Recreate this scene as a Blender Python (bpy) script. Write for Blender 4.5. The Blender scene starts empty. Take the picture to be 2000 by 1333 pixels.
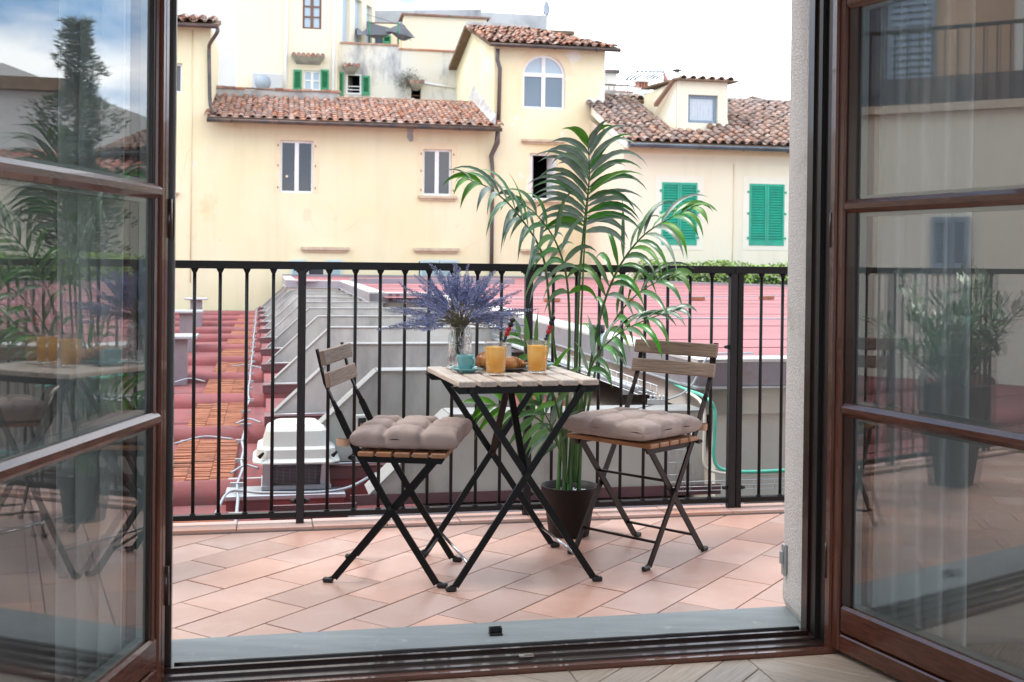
import bpy, bmesh, math, random
import numpy as np
from mathutils import Vector, Matrix, Quaternion, noise as mnoise

random.seed(7)
R_ = random.Random(11)
SC = bpy.context.scene
COL = SC.collection

# ------------------------------------------------------------------ camera
FPX, CX, CY = 2260.0, 1000.0, 666.5
CAM = Vector((0, 0, 1.10))
PITCH, ROLL, SHY = 0.010, 0.0115, -0.0668
cam_data = bpy.data.cameras.new("camera")
cam = bpy.data.objects.new("camera", cam_data)
COL.objects.link(cam)
cam_data.sensor_width = 36.0
cam_data.lens = FPX / 2000.0 * 36.0
cam_data.shift_y = SHY
cam_data.clip_start, cam_data.clip_end = 0.05, 600
RM = Matrix.Rotation(math.pi / 2 - PITCH, 3, 'X') @ Matrix.Rotation(ROLL, 3, 'Z')
cam.matrix_world = Matrix.Translation(CAM) @ RM.to_4x4()
cam_data.dof.use_dof = True
cam_data.dof.focus_distance = 4.2
cam_data.dof.aperture_fstop = 8.0
SC.camera = cam

# ------------------------------------------------------------------ sky, sun, exposure
SUN_EL, SUN_AZ = math.radians(56), math.radians(262)     # azimuth clockwise from +Y
world = bpy.data.worlds.new("World")
SC.world = world
world.use_nodes = True
wn, wl = world.node_tree.nodes, world.node_tree.links
wn.clear()
w_out = wn.new('ShaderNodeOutputWorld')
sky = wn.new('ShaderNodeTexSky')
sky.sky_type = 'NISHITA'
sky.sun_disc = False
sky.sun_elevation = SUN_EL
sky.sun_rotation = SUN_AZ
bg_sky = wn.new('ShaderNodeBackground'); bg_sky.inputs['Strength'].default_value = 0.11
wl.new(sky.outputs[0], bg_sky.inputs['Color'])
tc = wn.new('ShaderNodeTexCoord')
sep = wn.new('ShaderNodeSeparateXYZ'); wl.new(tc.outputs['Generated'], sep.inputs[0])
addz = wn.new('ShaderNodeMath'); addz.operation = 'ADD'; addz.inputs[1].default_value = 0.22
wl.new(sep.outputs['Z'], addz.inputs[0])
mx = wn.new('ShaderNodeMath'); mx.operation = 'MAXIMUM'; mx.inputs[1].default_value = 0.12
wl.new(addz.outputs[0], mx.inputs[0])
dv = wn.new('ShaderNodeVectorMath'); dv.operation = 'DIVIDE'
cmb = wn.new('ShaderNodeCombineXYZ')
for k_ in range(3): wl.new(mx.outputs[0], cmb.inputs[k_])
wl.new(tc.outputs['Generated'], dv.inputs[0]); wl.new(cmb.outputs[0], dv.inputs[1])
nz = wn.new('ShaderNodeTexNoise'); nz.inputs['Scale'].default_value = 1.15
nz.inputs['Detail'].default_value = 7; nz.inputs['Roughness'].default_value = 0.55
mp = wn.new('ShaderNodeMapping'); mp.inputs['Location'].default_value = (3.1, 1.7, 0.4)
wl.new(dv.outputs[0], mp.inputs[0]); wl.new(mp.outputs[0], nz.inputs['Vector'])
cr = wn.new('ShaderNodeValToRGB')
cr.color_ramp.elements[0].position = 0.40; cr.color_ramp.elements[0].color = (0.17, 0.33, 0.56, 1)
cr.color_ramp.elements[1].position = 0.56; cr.color_ramp.elements[1].color = (1.0, 1.0, 1.0, 1)
wl.new(nz.outputs['Fac'], cr.inputs[0])
bg_c = wn.new('ShaderNodeBackground'); bg_c.inputs['Strength'].default_value = 1.28
wl.new(cr.outputs[0], bg_c.inputs['Color'])
wmix = wn.new('ShaderNodeMixShader'); wmix.inputs[0].default_value = 0.86
wl.new(bg_sky.outputs[0], wmix.inputs[1]); wl.new(bg_c.outputs[0], wmix.inputs[2])
wl.new(wmix.outputs[0], w_out.inputs['Surface'])

sl = bpy.data.lights.new("sun", 'SUN')
sl.energy = 0.95; sl.angle = math.radians(20); sl.color = (1.0, 0.96, 0.9)
sun = bpy.data.objects.new("sun", sl); COL.objects.link(sun)
_sd = Vector((math.sin(SUN_AZ) * math.cos(SUN_EL), math.cos(SUN_AZ) * math.cos(SUN_EL), math.sin(SUN_EL)))
sun.rotation_euler = (-_sd).to_track_quat('-Z', 'Y').to_euler()
sun.location = _sd * 40

vs = SC.view_settings
SC.display_settings.display_device = 'sRGB'
vs.view_transform = 'Standard'; vs.look = 'None'; vs.exposure = 1.53; vs.gamma = 1.0
vs.use_curve_mapping = False
SC.cycles.use_denoising = True
SC.cycles.max_bounces = 10
SC.cycles.transparent_max_bounces = 16
SC.cycles.caustics_reflective = False
SC.cycles.caustics_refractive = False
SC.cycles.sample_clamp_indirect = 6.0

# ------------------------------------------------------------------ helpers
def ray(px, py):
    v = Vector(((px - CX) / FPX, -(py - CY) / FPX + SHY * 2000 / FPX, -1.0))
    return RM @ v
def G(px, py, z=0.0):
    d = ray(px, py); t = (z - CAM.z) / d.z
    return CAM + d * t
def DY(px, py, Y):
    d = ray(px, py)
    return CAM + d * (Y / d.y)
YAW = math.radians(12.0)
UU = Vector((math.cos(YAW), math.sin(YAW), 0)); NN = Vector((-math.sin(YAW), math.cos(YAW), 0))
OO = Vector((0, 3.30, 0))
def H(a, b, z=0.0):
    return OO + UU * a + NN * b + Vector((0, 0, z))
def inv_h(p):
    d = Vector(p) - OO
    return d.dot(UU), d.dot(NN)

class Fac:
    """A vertical plane (a facade): u along it, z up, d outward towards the courtyard."""
    def __init__(s, p, yaw=11.0):
        y = math.radians(yaw); s.p = Vector((p[0], p[1], 0))
        s.u = Vector((math.cos(y), math.sin(y), 0)); s.n = Vector((math.sin(y), -math.cos(y), 0))
    def at(s, px, py):
        d = ray(px, py); t = (s.p - CAM).dot(s.n) / d.dot(s.n)
        q = CAM + d * t
        return (q - s.p).dot(s.u), q.z
    def pt(s, u, z, d=0.0):
        q = s.p + s.u * u + s.n * d
        return Vector((q.x, q.y, z))
    def back(s, dd):
        f = Fac((0, 0)); f.p = s.p - s.n * dd; f.u = s.u; f.n = s.n
        return f

class MB:
    def __init__(s): s.v = []; s.f = []; s.sm = []
    def add(s, vs_, fs_, smooth=False):
        o = len(s.v); s.v += [Vector(q) for q in vs_]
        for f in fs_: s.f.append(tuple(o + i for i in f)); s.sm.append(smooth)
        return s
    def quad(s, a, b, c, d): return s.add([a, b, c, d], [(0, 1, 2, 3)])
    def hexa(s, p):   # 8 points: bottom 4 ccw, top 4
        return s.add(p, [(3, 2, 1, 0), (4, 5, 6, 7), (0, 1, 5, 4), (1, 2, 6, 5), (2, 3, 7, 6), (3, 0, 4, 7)])
    def box(s, lo, hi, M=None):
        x0, y0, z0 = lo; x1, y1, z1 = hi
        p = [Vector(q) for q in ((x0, y0, z0), (x1, y0, z0), (x1, y1, z0), (x0, y1, z0), (x0, y0, z1), (x1, y0, z1), (x1, y1, z1), (x0, y1, z1))]
        if M is not None: p = [M @ q for q in p]
        return s.hexa(p)
    def bbox(s, lo, hi, r, M=None):
        """box with chamfered vertical and horizontal edges (cheap bevel)."""
        bm = bmesh.new()
        bmesh.ops.create_cube(bm, size=1)
        for v in bm.verts:
            v.co = Vector([(lo[i] + hi[i]) / 2 + v.co[i] * (hi[i] - lo[i]) for i in range(3)])
        bmesh.ops.bevel(bm, geom=bm.edges[:], offset=r, segments=1, affect='EDGES', profile=.5)
        bm.verts.index_update()
        vv = [(M @ v.co) if M is not None else v.co.copy() for v in bm.verts]
        ff = [[v.index for v in f.verts] for f in bm.faces]
        bm.free(); return s.add(vv, ff)
    def fbox(s, F, u0, u1, z0, z1, d0, d1):
        P = F.pt
        return s.hexa([P(u0, z0, d1), P(u1, z0, d1), P(u1, z0, d0), P(u0, z0, d0), P(u0, z1, d1), P(u1, z1, d1), P(u1, z1, d0), P(u0, z1, d0)])
    def hbox(s, a0, a1, b0, b1, z0, z1):
        return s.hexa([H(a0, b0, z0), H(a1, b0, z0), H(a1, b1, z0), H(a0, b1, z0), H(a0, b0, z1), H(a1, b0, z1), H(a1, b1, z1), H(a0, b1, z1)])
    def bar(s, p0, p1, w, h, side=None):
        """rectangular bar; w across `side`, h across the other."""
        p0, p1 = Vector(p0), Vector(p1); d = (p1 - p0).normalized()
        sd = Vector(side) if side is not None else (Vector((0, 0, 1)) if abs(d.z) < .9 else Vector((0, 1, 0)))
        a = (sd - d * sd.dot(d)).normalized(); b = d.cross(a)
        q = []
        for p in (p0, p1):
            for i, j in ((-1, -1), (1, -1), (1, 1), (-1, 1)): q.append(p + a * (w / 2 * i) + b * (h / 2 * j))
        return s.add(q, [(3, 2, 1, 0), (4, 5, 6, 7), (0, 1, 5, 4), (1, 2, 6, 5), (2, 3, 7, 6), (3, 0, 4, 7)])
    def tube(s, pts, r, n=8, cap=True):
        pts = [Vector(p) for p in pts]; o = len(s.v); m = len(pts)
        rr = r if isinstance(r, (list, tuple)) else [r] * m
        prev = None
        for i, p in enumerate(pts):
            t = (pts[min(i + 1, m - 1)] - pts[max(i - 1, 0)]).normalized()
            if prev is None: a = t.orthogonal().normalized()
            else: a = (prev - t * prev.dot(t)).normalized()
            prev = a; b = t.cross(a)
            for k in range(n):
                an = 2 * math.pi * k / n
                s.v.append(p + (a * math.cos(an) + b * math.sin(an)) * rr[i])
        for i in range(m - 1):
            for k in range(n):
                k2 = (k + 1) % n
                s.f.append((o + i * n + k, o + i * n + k2, o + (i + 1) * n + k2, o + (i + 1) * n + k)); s.sm.append(True)
        if cap:
            s.f.append(tuple(o + k for k in range(n - 1, -1, -1))); s.sm.append(False)
            s.f.append(tuple(o + (m - 1) * n + k for k in range(n))); s.sm.append(False)
        return s
    def lathe(s, prof, n=32, c=(0, 0, 0), rfun=None, smooth=True):
        o = len(s.v); c = Vector(c)
        for i, (r, z) in enumerate(prof):
            for k in range(n):
                an = 2 * math.pi * k / n; q = r * (rfun(an, z) if rfun else 1)
                s.v.append(c + Vector((q * math.cos(an), q * math.sin(an), z)))
        for i in range(len(prof) - 1):
            for k in range(n):
                k2 = (k + 1) % n
                s.f.append((o + i * n + k, o + i * n + k2, o + (i + 1) * n + k2, o + (i + 1) * n + k)); s.sm.append(smooth)
        if prof[0][0] > 1e-5: s.f.append(tuple(o + k for k in range(n - 1, -1, -1))); s.sm.append(False)
        if prof[-1][0] > 1e-5:
            b = o + (len(prof) - 1) * n; s.f.append(tuple(b + k for k in range(n))); s.sm.append(False)
        return s
    def ball(s, c, r, M=None, n=8, m=5, bump=0):
        o = len(s.v); c = Vector(c)
        for i in range(m + 1):
            ph = math.pi * i / m
            for k in range(n):
                an = 2 * math.pi * k / n
                v = Vector((math.sin(ph) * math.cos(an), math.sin(ph) * math.sin(an), math.cos(ph)))
                if bump: v *= 1 + bump * mnoise.noise(v * 3 + c * 50)
                v = Vector((v.x * (r[0] if not isinstance(r, float) else r), v.y * (r[1] if not isinstance(r, float) else r), v.z * (r[2] if not isinstance(r, float) else r)))
                if M is not None: v = M @ v
                s.v.append(c + v)
        for i in range(m):
            for k in range(n):
                k2 = (k + 1) % n
                s.f.append((o + i * n + k, o + (i + 1) * n + k, o + (i + 1) * n + k2, o + i * n + k2)); s.sm.append(True)
        return s
    def prism(s, poly, off):
        """closed planar polygon extruded by vector off."""
        n = len(poly); off = Vector(off)
        p = [Vector(q) for q in poly]; q = [v + off for v in p]
        fs = [tuple(range(n)), tuple(range(2 * n - 1, n - 1, -1))]
        for i in range(n): fs.append((i, i + n, (i + 1) % n + n, (i + 1) % n))
        return s.add(p + q, fs)
    def build(s, name, mat, parent=None, local=False, fix=True, weld=False):
        me = bpy.data.meshes.new(name)
        vv = s.v
        if parent is not None and not local:
            Mi = WM(parent).inverted(); vv = [Mi @ v for v in vv]
        me.from_pydata([tuple(v) for v in vv], [], s.f)
        me.polygons.foreach_set('use_smooth', s.sm)
        if fix:
            bm = bmesh.new(); bm.from_mesh(me)
            if weld: bmesh.ops.remove_doubles(bm, verts=bm.verts, dist=1e-5)
            bmesh.ops.recalc_face_normals(bm, faces=bm.faces)
            bm.to_mesh(me); bm.free()
        if mat: me.materials.append(mat)
        return link(name, me, parent)

def WM(o):
    M = o.matrix_local.copy() if o.parent is None else WM(o.parent) @ Matrix.LocRotScale(o.location, o.rotation_euler, o.scale)
    if o.parent is None: M = Matrix.LocRotScale(o.location, o.rotation_euler, o.scale)
    return M
def link(name, me, parent=None):
    o = bpy.data.objects.new(name, me); COL.objects.link(o)
    if parent is not None: o.parent = parent
    return o
def tag(o, label=None, cat=None, group=None, kind=None):
    if label: o['label'] = label
    if cat: o['category'] = cat
    if group: o['group'] = group
    if kind: o['kind'] = kind
    return o
def thing(name, loc, label, cat, group=None, rz=0.0):
    o = link(name, None); o.location = loc; o.rotation_euler = (0, 0, rz)
    o.empty_display_size = .1
    return tag(o, label, cat, group)
def structure(o): return tag(o, kind='structure')
def copy_tree(o, parent=None):
    c = o.copy(); COL.objects.link(c); c.parent = parent
    for ch in [x for x in COL.objects if x.parent == o]: copy_tree(ch, c)
    return c
def cr_spline(P, n=8):
    P = [Vector(p) for p in P]; Q = [P[0] * 2 - P[1]] + P + [P[-1] * 2 - P[-2]]; out = []
    for i in range(1, len(Q) - 2):
        for k in range(n):
            t = k / n; a, b, c, d = Q[i - 1], Q[i], Q[i + 1], Q[i + 2]
            out.append(.5 * ((2 * b) + (c - a) * t + (2 * a - 5 * b + 4 * c - d) * t * t + (3 * b - a - 3 * c + d) * t ** 3))
    out.append(P[-1]); return out

# ------------------------------------------------------------------ materials
def mat(name, col, rough=.6, metal=0, col2=None, scale=8, bump=0, bscale=60, detail=6, lo=.35, hi=.65,
        vary=0, spec=.5, stretch=None, trans=0, ior=1.45, sss=0, coat=0, dirt=None, dscale=3, dlo=.55, dhi=.7, island=False, glob=True, dstretch=None, chips=None, clo=.66, cscale=2.2):
    m = bpy.data.materials.new(name); m.use_nodes = True
    n, l = m.node_tree.nodes, m.node_tree.links
    b = n['Principled BSDF']
    b.inputs['Roughness'].default_value = rough; b.inputs['Metallic'].default_value = metal
    b.inputs['Specular IOR Level'].default_value = spec; b.inputs['IOR'].default_value = ior
    b.inputs['Transmission Weight'].default_value = trans
    if sss: b.inputs['Subsurface Weight'].default_value = sss; b.inputs['Subsurface Scale'].default_value = .01
    if coat: b.inputs['Coat Weight'].default_value = coat
    c4 = tuple(col) + (1,)
    b.inputs['Base Color'].default_value = c4
    need = col2 or bump or dirt or chips
    if need:
        t = n.new('ShaderNodeTexCoord')
        if glob:
            g = n.new('ShaderNodeNewGeometry'); src = g.outputs['Position']
        else: src = t.outputs['Object']
        if stretch:
            mp_ = n.new('ShaderNodeMapping'); mp_.inputs['Scale'].default_value = stretch
            l.new(src, mp_.inputs[0]); srcs = mp_.outputs[0]
        else: srcs = src
    out = None
    if col2:
        nt = n.new('ShaderNodeTexNoise'); nt.inputs['Scale'].default_value = scale; nt.inputs['Detail'].default_value = detail
        l.new(srcs, nt.inputs['Vector'])
        rp = n.new('ShaderNodeValToRGB')
        rp.color_ramp.elements[0].position = lo; rp.color_ramp.elements[1].position = hi
        rp.color_ramp.elements[0].color = c4; rp.color_ramp.elements[1].color = tuple(col2) + (1,)
        l.new(nt.outputs['Fac'], rp.inputs[0]); out = rp.outputs[0]
    if dirt:
        nd = n.new('ShaderNodeTexNoise'); nd.inputs['Scale'].default_value = dscale; nd.inputs['Detail'].default_value = 8; nd.inputs['Roughness'].default_value = .65
        if dstretch:
            md = n.new('ShaderNodeMapping'); md.inputs['Scale'].default_value = dstretch
            l.new(src, md.inputs[0]); l.new(md.outputs[0], nd.inputs['Vector'])
        else: l.new(src, nd.inputs['Vector'])
        rd = n.new('ShaderNodeMapRange'); rd.inputs[1].default_value = dlo; rd.inputs[2].default_value = dhi
        l.new(nd.outputs['Fac'], rd.inputs[0])
        mxd = n.new('ShaderNodeMix'); mxd.data_type = 'RGBA'; l.new(rd.outputs[0], mxd.inputs[0])
        if out: l.new(out, mxd.inputs[6])
        else: mxd.inputs[6].default_value = c4
        mxd.inputs[7].default_value = tuple(dirt) + (1,); out = mxd.outputs[2]
    if chips:
        nc = n.new('ShaderNodeTexNoise'); nc.inputs['Scale'].default_value = cscale; nc.inputs['Detail'].default_value = 9; nc.inputs['Roughness'].default_value = .62
        mc = n.new('ShaderNodeMapping'); mc.inputs['Location'].default_value = (5.2, 1.1, 7.7); mc.inputs['Scale'].default_value = (1, 1, .8); l.new(src, mc.inputs[0]); l.new(mc.outputs[0], nc.inputs['Vector'])
        rc_ = n.new('ShaderNodeMapRange'); rc_.inputs[1].default_value = clo; rc_.inputs[2].default_value = clo + .025; l.new(nc.outputs['Fac'], rc_.inputs[0])
        mxc = n.new('ShaderNodeMix'); mxc.data_type = 'RGBA'; l.new(rc_.outputs[0], mxc.inputs[0])
        if out: l.new(out, mxc.inputs[6])
        else: mxc.inputs[6].default_value = c4
        mxc.inputs[7].default_value = tuple(chips) + (1,); out = mxc.outputs[2]
        ns = n.new('ShaderNodeTexNoise'); ns.inputs['Scale'].default_value = 1.0; ns.inputs['Detail'].default_value = 5
        ms = n.new('ShaderNodeMapping'); ms.inputs['Scale'].default_value = (3.2, 3.2, .35); l.new(src, ms.inputs[0]); l.new(ms.outputs[0], ns.inputs['Vector'])
        rs_ = n.new('ShaderNodeMapRange'); rs_.inputs[1].default_value = .50; rs_.inputs[2].default_value = .80; rs_.inputs[3].default_value = 1.0; rs_.inputs[4].default_value = .91; l.new(ns.outputs['Fac'], rs_.inputs[0])
        hv = n.new('ShaderNodeHueSaturation'); l.new(rs_.outputs[0], hv.inputs['Value']); l.new(out, hv.inputs['Color']); out = hv.outputs[0]
    if vary:
        if island: oi = n.new('ShaderNodeNewGeometry'); ro = oi.outputs['Random Per Island']
        else: oi = n.new('ShaderNodeObjectInfo'); ro = oi.outputs['Random']
        mr = n.new('ShaderNodeMapRange'); mr.inputs[3].default_value = 1 - vary; mr.inputs[4].default_value = 1 + vary
        l.new(ro, mr.inputs[0])
        hs = n.new('ShaderNodeHueSaturation'); l.new(mr.outputs[0], hs.inputs['Value'])
        m2 = n.new('ShaderNodeMath'); m2.operation = 'MULTIPLY'; m2.inputs[1].default_value = 7.31
        l.new(ro, m2.inputs[0]); fr = n.new('ShaderNodeMath'); fr.operation = 'FRACT'; l.new(m2.outputs[0], fr.inputs[0])
        mr2 = n.new('ShaderNodeMapRange'); mr2.inputs[3].default_value = 1 - vary * .9; mr2.inputs[4].default_value = 1 + vary * .6
        l.new(fr.outputs[0], mr2.inputs[0]); l.new(mr2.outputs[0], hs.inputs['Saturation'])
        if out: l.new(out, hs.inputs['Color'])
        else: hs.inputs['Color'].default_value = c4
        out = hs.outputs[0]
    if out: l.new(out, b.inputs['Base Color'])
    if bump:
        nb = n.new('ShaderNodeTexNoise'); nb.inputs['Scale'].default_value = bscale; nb.inputs['Detail'].default_value = 6
        l.new(srcs, nb.inputs['Vector'])
        bp = n.new('ShaderNodeBump'); bp.inputs['Strength'].default_value = min(1, bump); bp.inputs['Distance'].default_value = .004 * max(1, bump)
        l.new(nb.outputs['Fac'], bp.inputs['Height']); l.new(bp.outputs[0], b.inputs['Normal'])
    return m

def thin_glass(name, ior=1.5, tint=(.93, .97, .96), rough=0.0):
    m = bpy.data.materials.new(name); m.use_nodes = True
    n, l = m.node_tree.nodes, m.node_tree.links
    n.clear(); o = n.new('ShaderNodeOutputMaterial')
    tr = n.new('ShaderNodeBsdfTransparent'); tr.inputs[0].default_value = tuple(tint) + (1,)
    gl = n.new('ShaderNodeBsdfGlossy'); gl.inputs['Roughness'].default_value = rough
    g = n.new('ShaderNodeNewGeometry')
    # fresnel that is the same from both sides of the sheet
    dt = n.new('ShaderNodeVectorMath'); dt.operation = 'DOT_PRODUCT'
    l.new(g.outputs['Normal'], dt.inputs[0]); l.new(g.outputs['Incoming'], dt.inputs[1])
    ab = n.new('ShaderNodeMath'); ab.operation = 'ABSOLUTE'; l.new(dt.outputs['Value'], ab.inputs[0])
    om = n.new('ShaderNodeMath'); om.operation = 'SUBTRACT'; om.inputs[0].default_value = 1; l.new(ab.outputs[0], om.inputs[1])
    pw = n.new('ShaderNodeMath'); pw.operation = 'POWER'; pw.inputs[1].default_value = 5; l.new(om.outputs[0], pw.inputs[0])
    r0 = ((ior - 1) / (ior + 1)) ** 2
    mr = n.new('ShaderNodeMapRange'); mr.inputs[3].default_value = r0; mr.inputs[4].default_value = 1
    l.new(pw.outputs[0], mr.inputs[0])
    mxs = n.new('ShaderNodeMixShader'); l.new(mr.outputs[0], mxs.inputs[0])
    l.new(tr.outputs[0], mxs.inputs[1]); l.new(gl.outputs[0], mxs.inputs[2]); l.new(mxs.outputs[0], o.inputs[0])
    return m

def glass_mat(name, col=(1, 1, 1), ior=1.45, rough=0.0, clear=.55):
    """real glass for tableware: refracting, partly see-through so that light still reaches what is inside."""
    m = bpy.data.materials.new(name); m.use_nodes = True
    n, l = m.node_tree.nodes, m.node_tree.links
    n.clear(); o = n.new('ShaderNodeOutputMaterial')
    g = n.new('ShaderNodeBsdfGlass'); g.inputs['Color'].default_value = tuple(col) + (1,); g.inputs['IOR'].default_value = ior; g.inputs['Roughness'].default_value = rough
    t = n.new('ShaderNodeBsdfTransparent'); t.inputs[0].default_value = (.97, .98, .98, 1)
    mxs = n.new('ShaderNodeMixShader'); mxs.inputs[0].default_value = clear
    l.new(g.outputs[0], mxs.inputs[1]); l.new(t.outputs[0], mxs.inputs[2]); l.new(mxs.outputs[0], o.inputs[0])
    return m

def wood_mat(name, c1, c2, axis_scale=(1, 14, 14), scale=6, rough=.5, vary=0.0, bump=.15, glob=False, coat=0):
    return mat(name, c1, rough, col2=c2, scale=scale, detail=8, lo=.3, hi=.7, stretch=axis_scale, bump=bump, bscale=scale * 6, vary=vary, glob=glob, coat=coat)

M = {}
M['yellow'] = mat('yellow_plaster', (.74, .655, .415), .9, col2=(.76, .69, .475), chips=(.70, .67, .62), scale=.7, bump=.35, bscale=25, dirt=(.70, .53, .29), dscale=1.1, dlo=.60, dhi=.78)
M['yellow2'] = mat('yellow_plaster_side', (.74, .64, .40), .9, chips=(.74, .72, .68), clo=.64, col2=(.79, .715, .50), scale=.8, bump=.35, bscale=25, dirt=(.80, .77, .70), dscale=1.0, dlo=.58, dhi=.66)
M['cream'] = mat('cream_plaster', (.76, .69, .52), .9, chips=(.68, .62, .52), clo=.69, col2=(.78, .72, .57), scale=.5, bump=.3, bscale=25, dirt=(.80, .68, .46), dscale=1.1, dlo=.62, dhi=.78)
M['pale'] = mat('pale_cream_plaster', (.74, .65, .48), .9, col2=(.76, .68, .53), scale=.4, bump=.2, bscale=20)
M['pinkish'] = mat('pinkish_plaster', (.72, .60, .47), .9, col2=(.70, .57, .44), scale=.5, bump=.2)
M['white_wall'] = mat('white_plaster', (.66, .65, .62), .9, col2=(.60, .58, .54), scale=.7, bump=.2)
M['grimy'] = mat('grimy_white_plaster', (.62, .61, .58), .95, col2=(.66, .60, .47), scale=.45, bump=.8, bscale=12, dirt=(.26, .26, .27), dscale=1.1, dlo=.52, dhi=.72, dstretch=(1.4, 1.4, .55), lo=.4, hi=.6)
M['grey_parapet'] = mat('grimy_grey_parapet', (.46, .46, .46), .95, col2=(.30, .31, .32), scale=1.0, bump=.6, bscale=10, dirt=(.20, .20, .21), dscale=1.6, dlo=.56, dhi=.76, dstretch=(1.2, 1.2, .4))
M['surround'] = mat('sand_render_surround', (.78, .66, .45), .9, col2=(.74, .61, .40), scale=3)
M['surround2'] = mat('pale_render_surround', (.74, .70, .58), .9, col2=(.77, .72, .61), scale=3)
M['stone_sill'] = mat('sandstone', (.60, .50, .36), .85, col2=(.48, .37, .26), scale=9, bump=.5)
M['terracotta'] = mat('roof_tile_clay', (.33, .135, .085), .9, col2=(.38, .235, .17), scale=4, bump=.4, bscale=40, vary=.32, dirt=(.15, .12, .105), dscale=6, dlo=.50, dhi=.68)
M['terracotta_i'] = mat('roof_tile_clay_mass', (.34, .16, .11), .9, col2=(.40, .27, .21), scale=4, bump=.4, bscale=40, vary=.32, island=True, dirt=(.14, .115, .10), dscale=6, dlo=.50, dhi=.68)
M['oldtile'] = mat('aged_roof_tile_clay', (.25, .13, .09), .92, col2=(.33, .23, .18), scale=3, bump=.4, bscale=40, vary=.30, dirt=(.15, .13, .12), dscale=5, dlo=.48, dhi=.68)
M['oldtile_i'] = mat('aged_roof_tile_mass', (.22, .125, .09), .92, col2=(.31, .22, .18), scale=3, bump=.4, vary=.30, island=True, dirt=(.13, .115, .11), dscale=5, dlo=.48, dhi=.68)
M['farred'] = mat('far_red_tile', (.40, .17, .12), .9, col2=(.34, .15, .115), scale=5, vary=.2, island=True)
M['mortar'] = mat('roof_mortar', (.48, .46, .44), .95, col2=(.30, .29, .28), scale=3, bump=.7, bscale=14)
M['gutter'] = mat('gutter_metal', (.07, .07, .075), .45, metal=.5, col2=(.16, .11, .09), scale=3)
M['gutter2'] = mat('blue_grey_gutter_metal', (.13, .17, .20), .4, metal=.5, col2=(.09, .11, .13), scale=3)
M['pipe'] = mat('copper_downpipe', (.14, .095, .085), .5, metal=.4, col2=(.13, .12, .12), scale=2)
M['whitepipe'] = mat('white_downpipe', (.74, .74, .74), .5)
M['eave_wood'] = mat('eave_board', (.20, .12, .07), .8, col2=(.12, .08, .05), scale=6)
M['white_paint'] = mat('white_window_paint', (.80, .81, .82), .5)
M['grey_paint'] = mat('blue_grey_window_frame', (.20, .25, .31), .45)
M['darkwood'] = mat('brown_window_frame', (.16, .08, .05), .5)
M['green'] = mat('bright_green_paint', (.018, .37, .235), .5, col2=(.03, .30, .20), scale=5)
M['green2'] = mat('dull_green_paint', (.035, .22, .10), .55, col2=(.05, .28, .14), scale=6)
M['ltblue'] = mat('pale_blue_green_paint', (.50, .62, .63), .55)
M['pane_dark'] = mat('dark_window_pane', (.028, .035, .048), .08, spec=.8)
M['pane_sky'] = mat('reflecting_window_pane', (.10, .15, .20), .05, spec=1.0)
M['pane_pale'] = mat('curtained_window_pane', (.42, .52, .60), .15)
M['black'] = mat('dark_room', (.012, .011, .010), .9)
M['lace'] = mat('white_lace_curtain', (.78, .80, .82), .9, col2=(.60, .64, .68), scale=14, stretch=(6, 6, .3))
M['membrane'] = mat('dark_red_roof_felt', (.28, .085, .085), .92, col2=(.20, .06, .06), scale=2.2, bump=.6, bscale=260, dirt=(.17, .10, .10), dscale=2.4, dlo=.50, dhi=.74)
M['membrane2'] = mat('pink_red_roof_felt', (.36, .145, .15), .8, col2=(.31, .12, .125), scale=.9, bump=.5, bscale=140, dirt=(.26, .12, .12), dscale=.9, dlo=.5, dhi=.8)
M['seam'] = mat('roof_felt_seam', (.31, .125, .13), .85)
M['brick_orange'] = mat('orange_ribbed_brick', (.38, .145, .075), .9, col2=(.29, .10, .055), scale=7, bump=.8, bscale=60, dirt=(.15, .07, .04), dscale=5, dlo=.52, dhi=.7)
M['concrete'] = mat('pale_concrete', (.60, .595, .55), .92, col2=(.44, .44, .40), scale=1.6, bump=.7, bscale=18, dirt=(.22, .22, .21), dscale=1.5, dlo=.45, dhi=.72, dstretch=(1, 1, .45))
M['concrete_warm'] = mat('warm_grey_render', (.56, .53, .47), .92, col2=(.49, .46, .41), scale=1.8, bump=.6, bscale=22, dirt=(.22, .20, .17), dscale=2.5, dlo=.58, dhi=.78, dstretch=(1, 1, .4))
M['cap_metal'] = mat('mauve_grey_sheet_metal', (.30, .27, .29), .42, metal=.35, col2=(.25, .23, .26), scale=2, dirt=(.22, .15, .13), dscale=3, dlo=.58, dhi=.72)
M['cap_pale'] = mat('pale_coping', (.60, .57, .54), .6, col2=(.54, .51, .49), scale=2)
M['flash'] = mat('dark_red_flashing', (.17, .08, .085), .5, metal=.2, col2=(.14, .07, .075), scale=3)
M['sheet'] = mat('dull_sheet_metal', (.25, .22, .24), .35, metal=.5, col2=(.32, .31, .34), scale=4, dirt=(.15, .12, .12), dscale=5, dlo=.5, dhi=.7)
M['galv'] = mat('galvanised_metal', (.52, .55, .57), .38, metal=.6, col2=(.44, .47, .50), scale=5)
M['cable'] = mat('grey_cable', (.34, .37, .40), .5)
M['hood'] = mat('off_white_fibreglass', (.62, .63, .58), .4, col2=(.56, .57, .52), scale=4)
M['mint'] = mat('green_hose', (.10, .50, .38), .4)
M['cream_hose'] = mat('cream_conduit', (.72, .68, .60), .5)
M['hedge'] = mat('hedge_leaf', (.22, .36, .07), .6, vary=.5, island=True, col2=(.20, .28, .07), scale=4)
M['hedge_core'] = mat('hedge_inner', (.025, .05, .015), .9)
M['conifer'] = mat('conifer_leaf', (.035, .065, .022), .7, vary=.45, island=True)
M['bark'] = mat('bark', (.11, .08, .055), .9, bump=.5, bscale=30)
M['dryplant'] = mat('dry_plant', (.20, .19, .13), .8, vary=.4, island=True)
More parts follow.
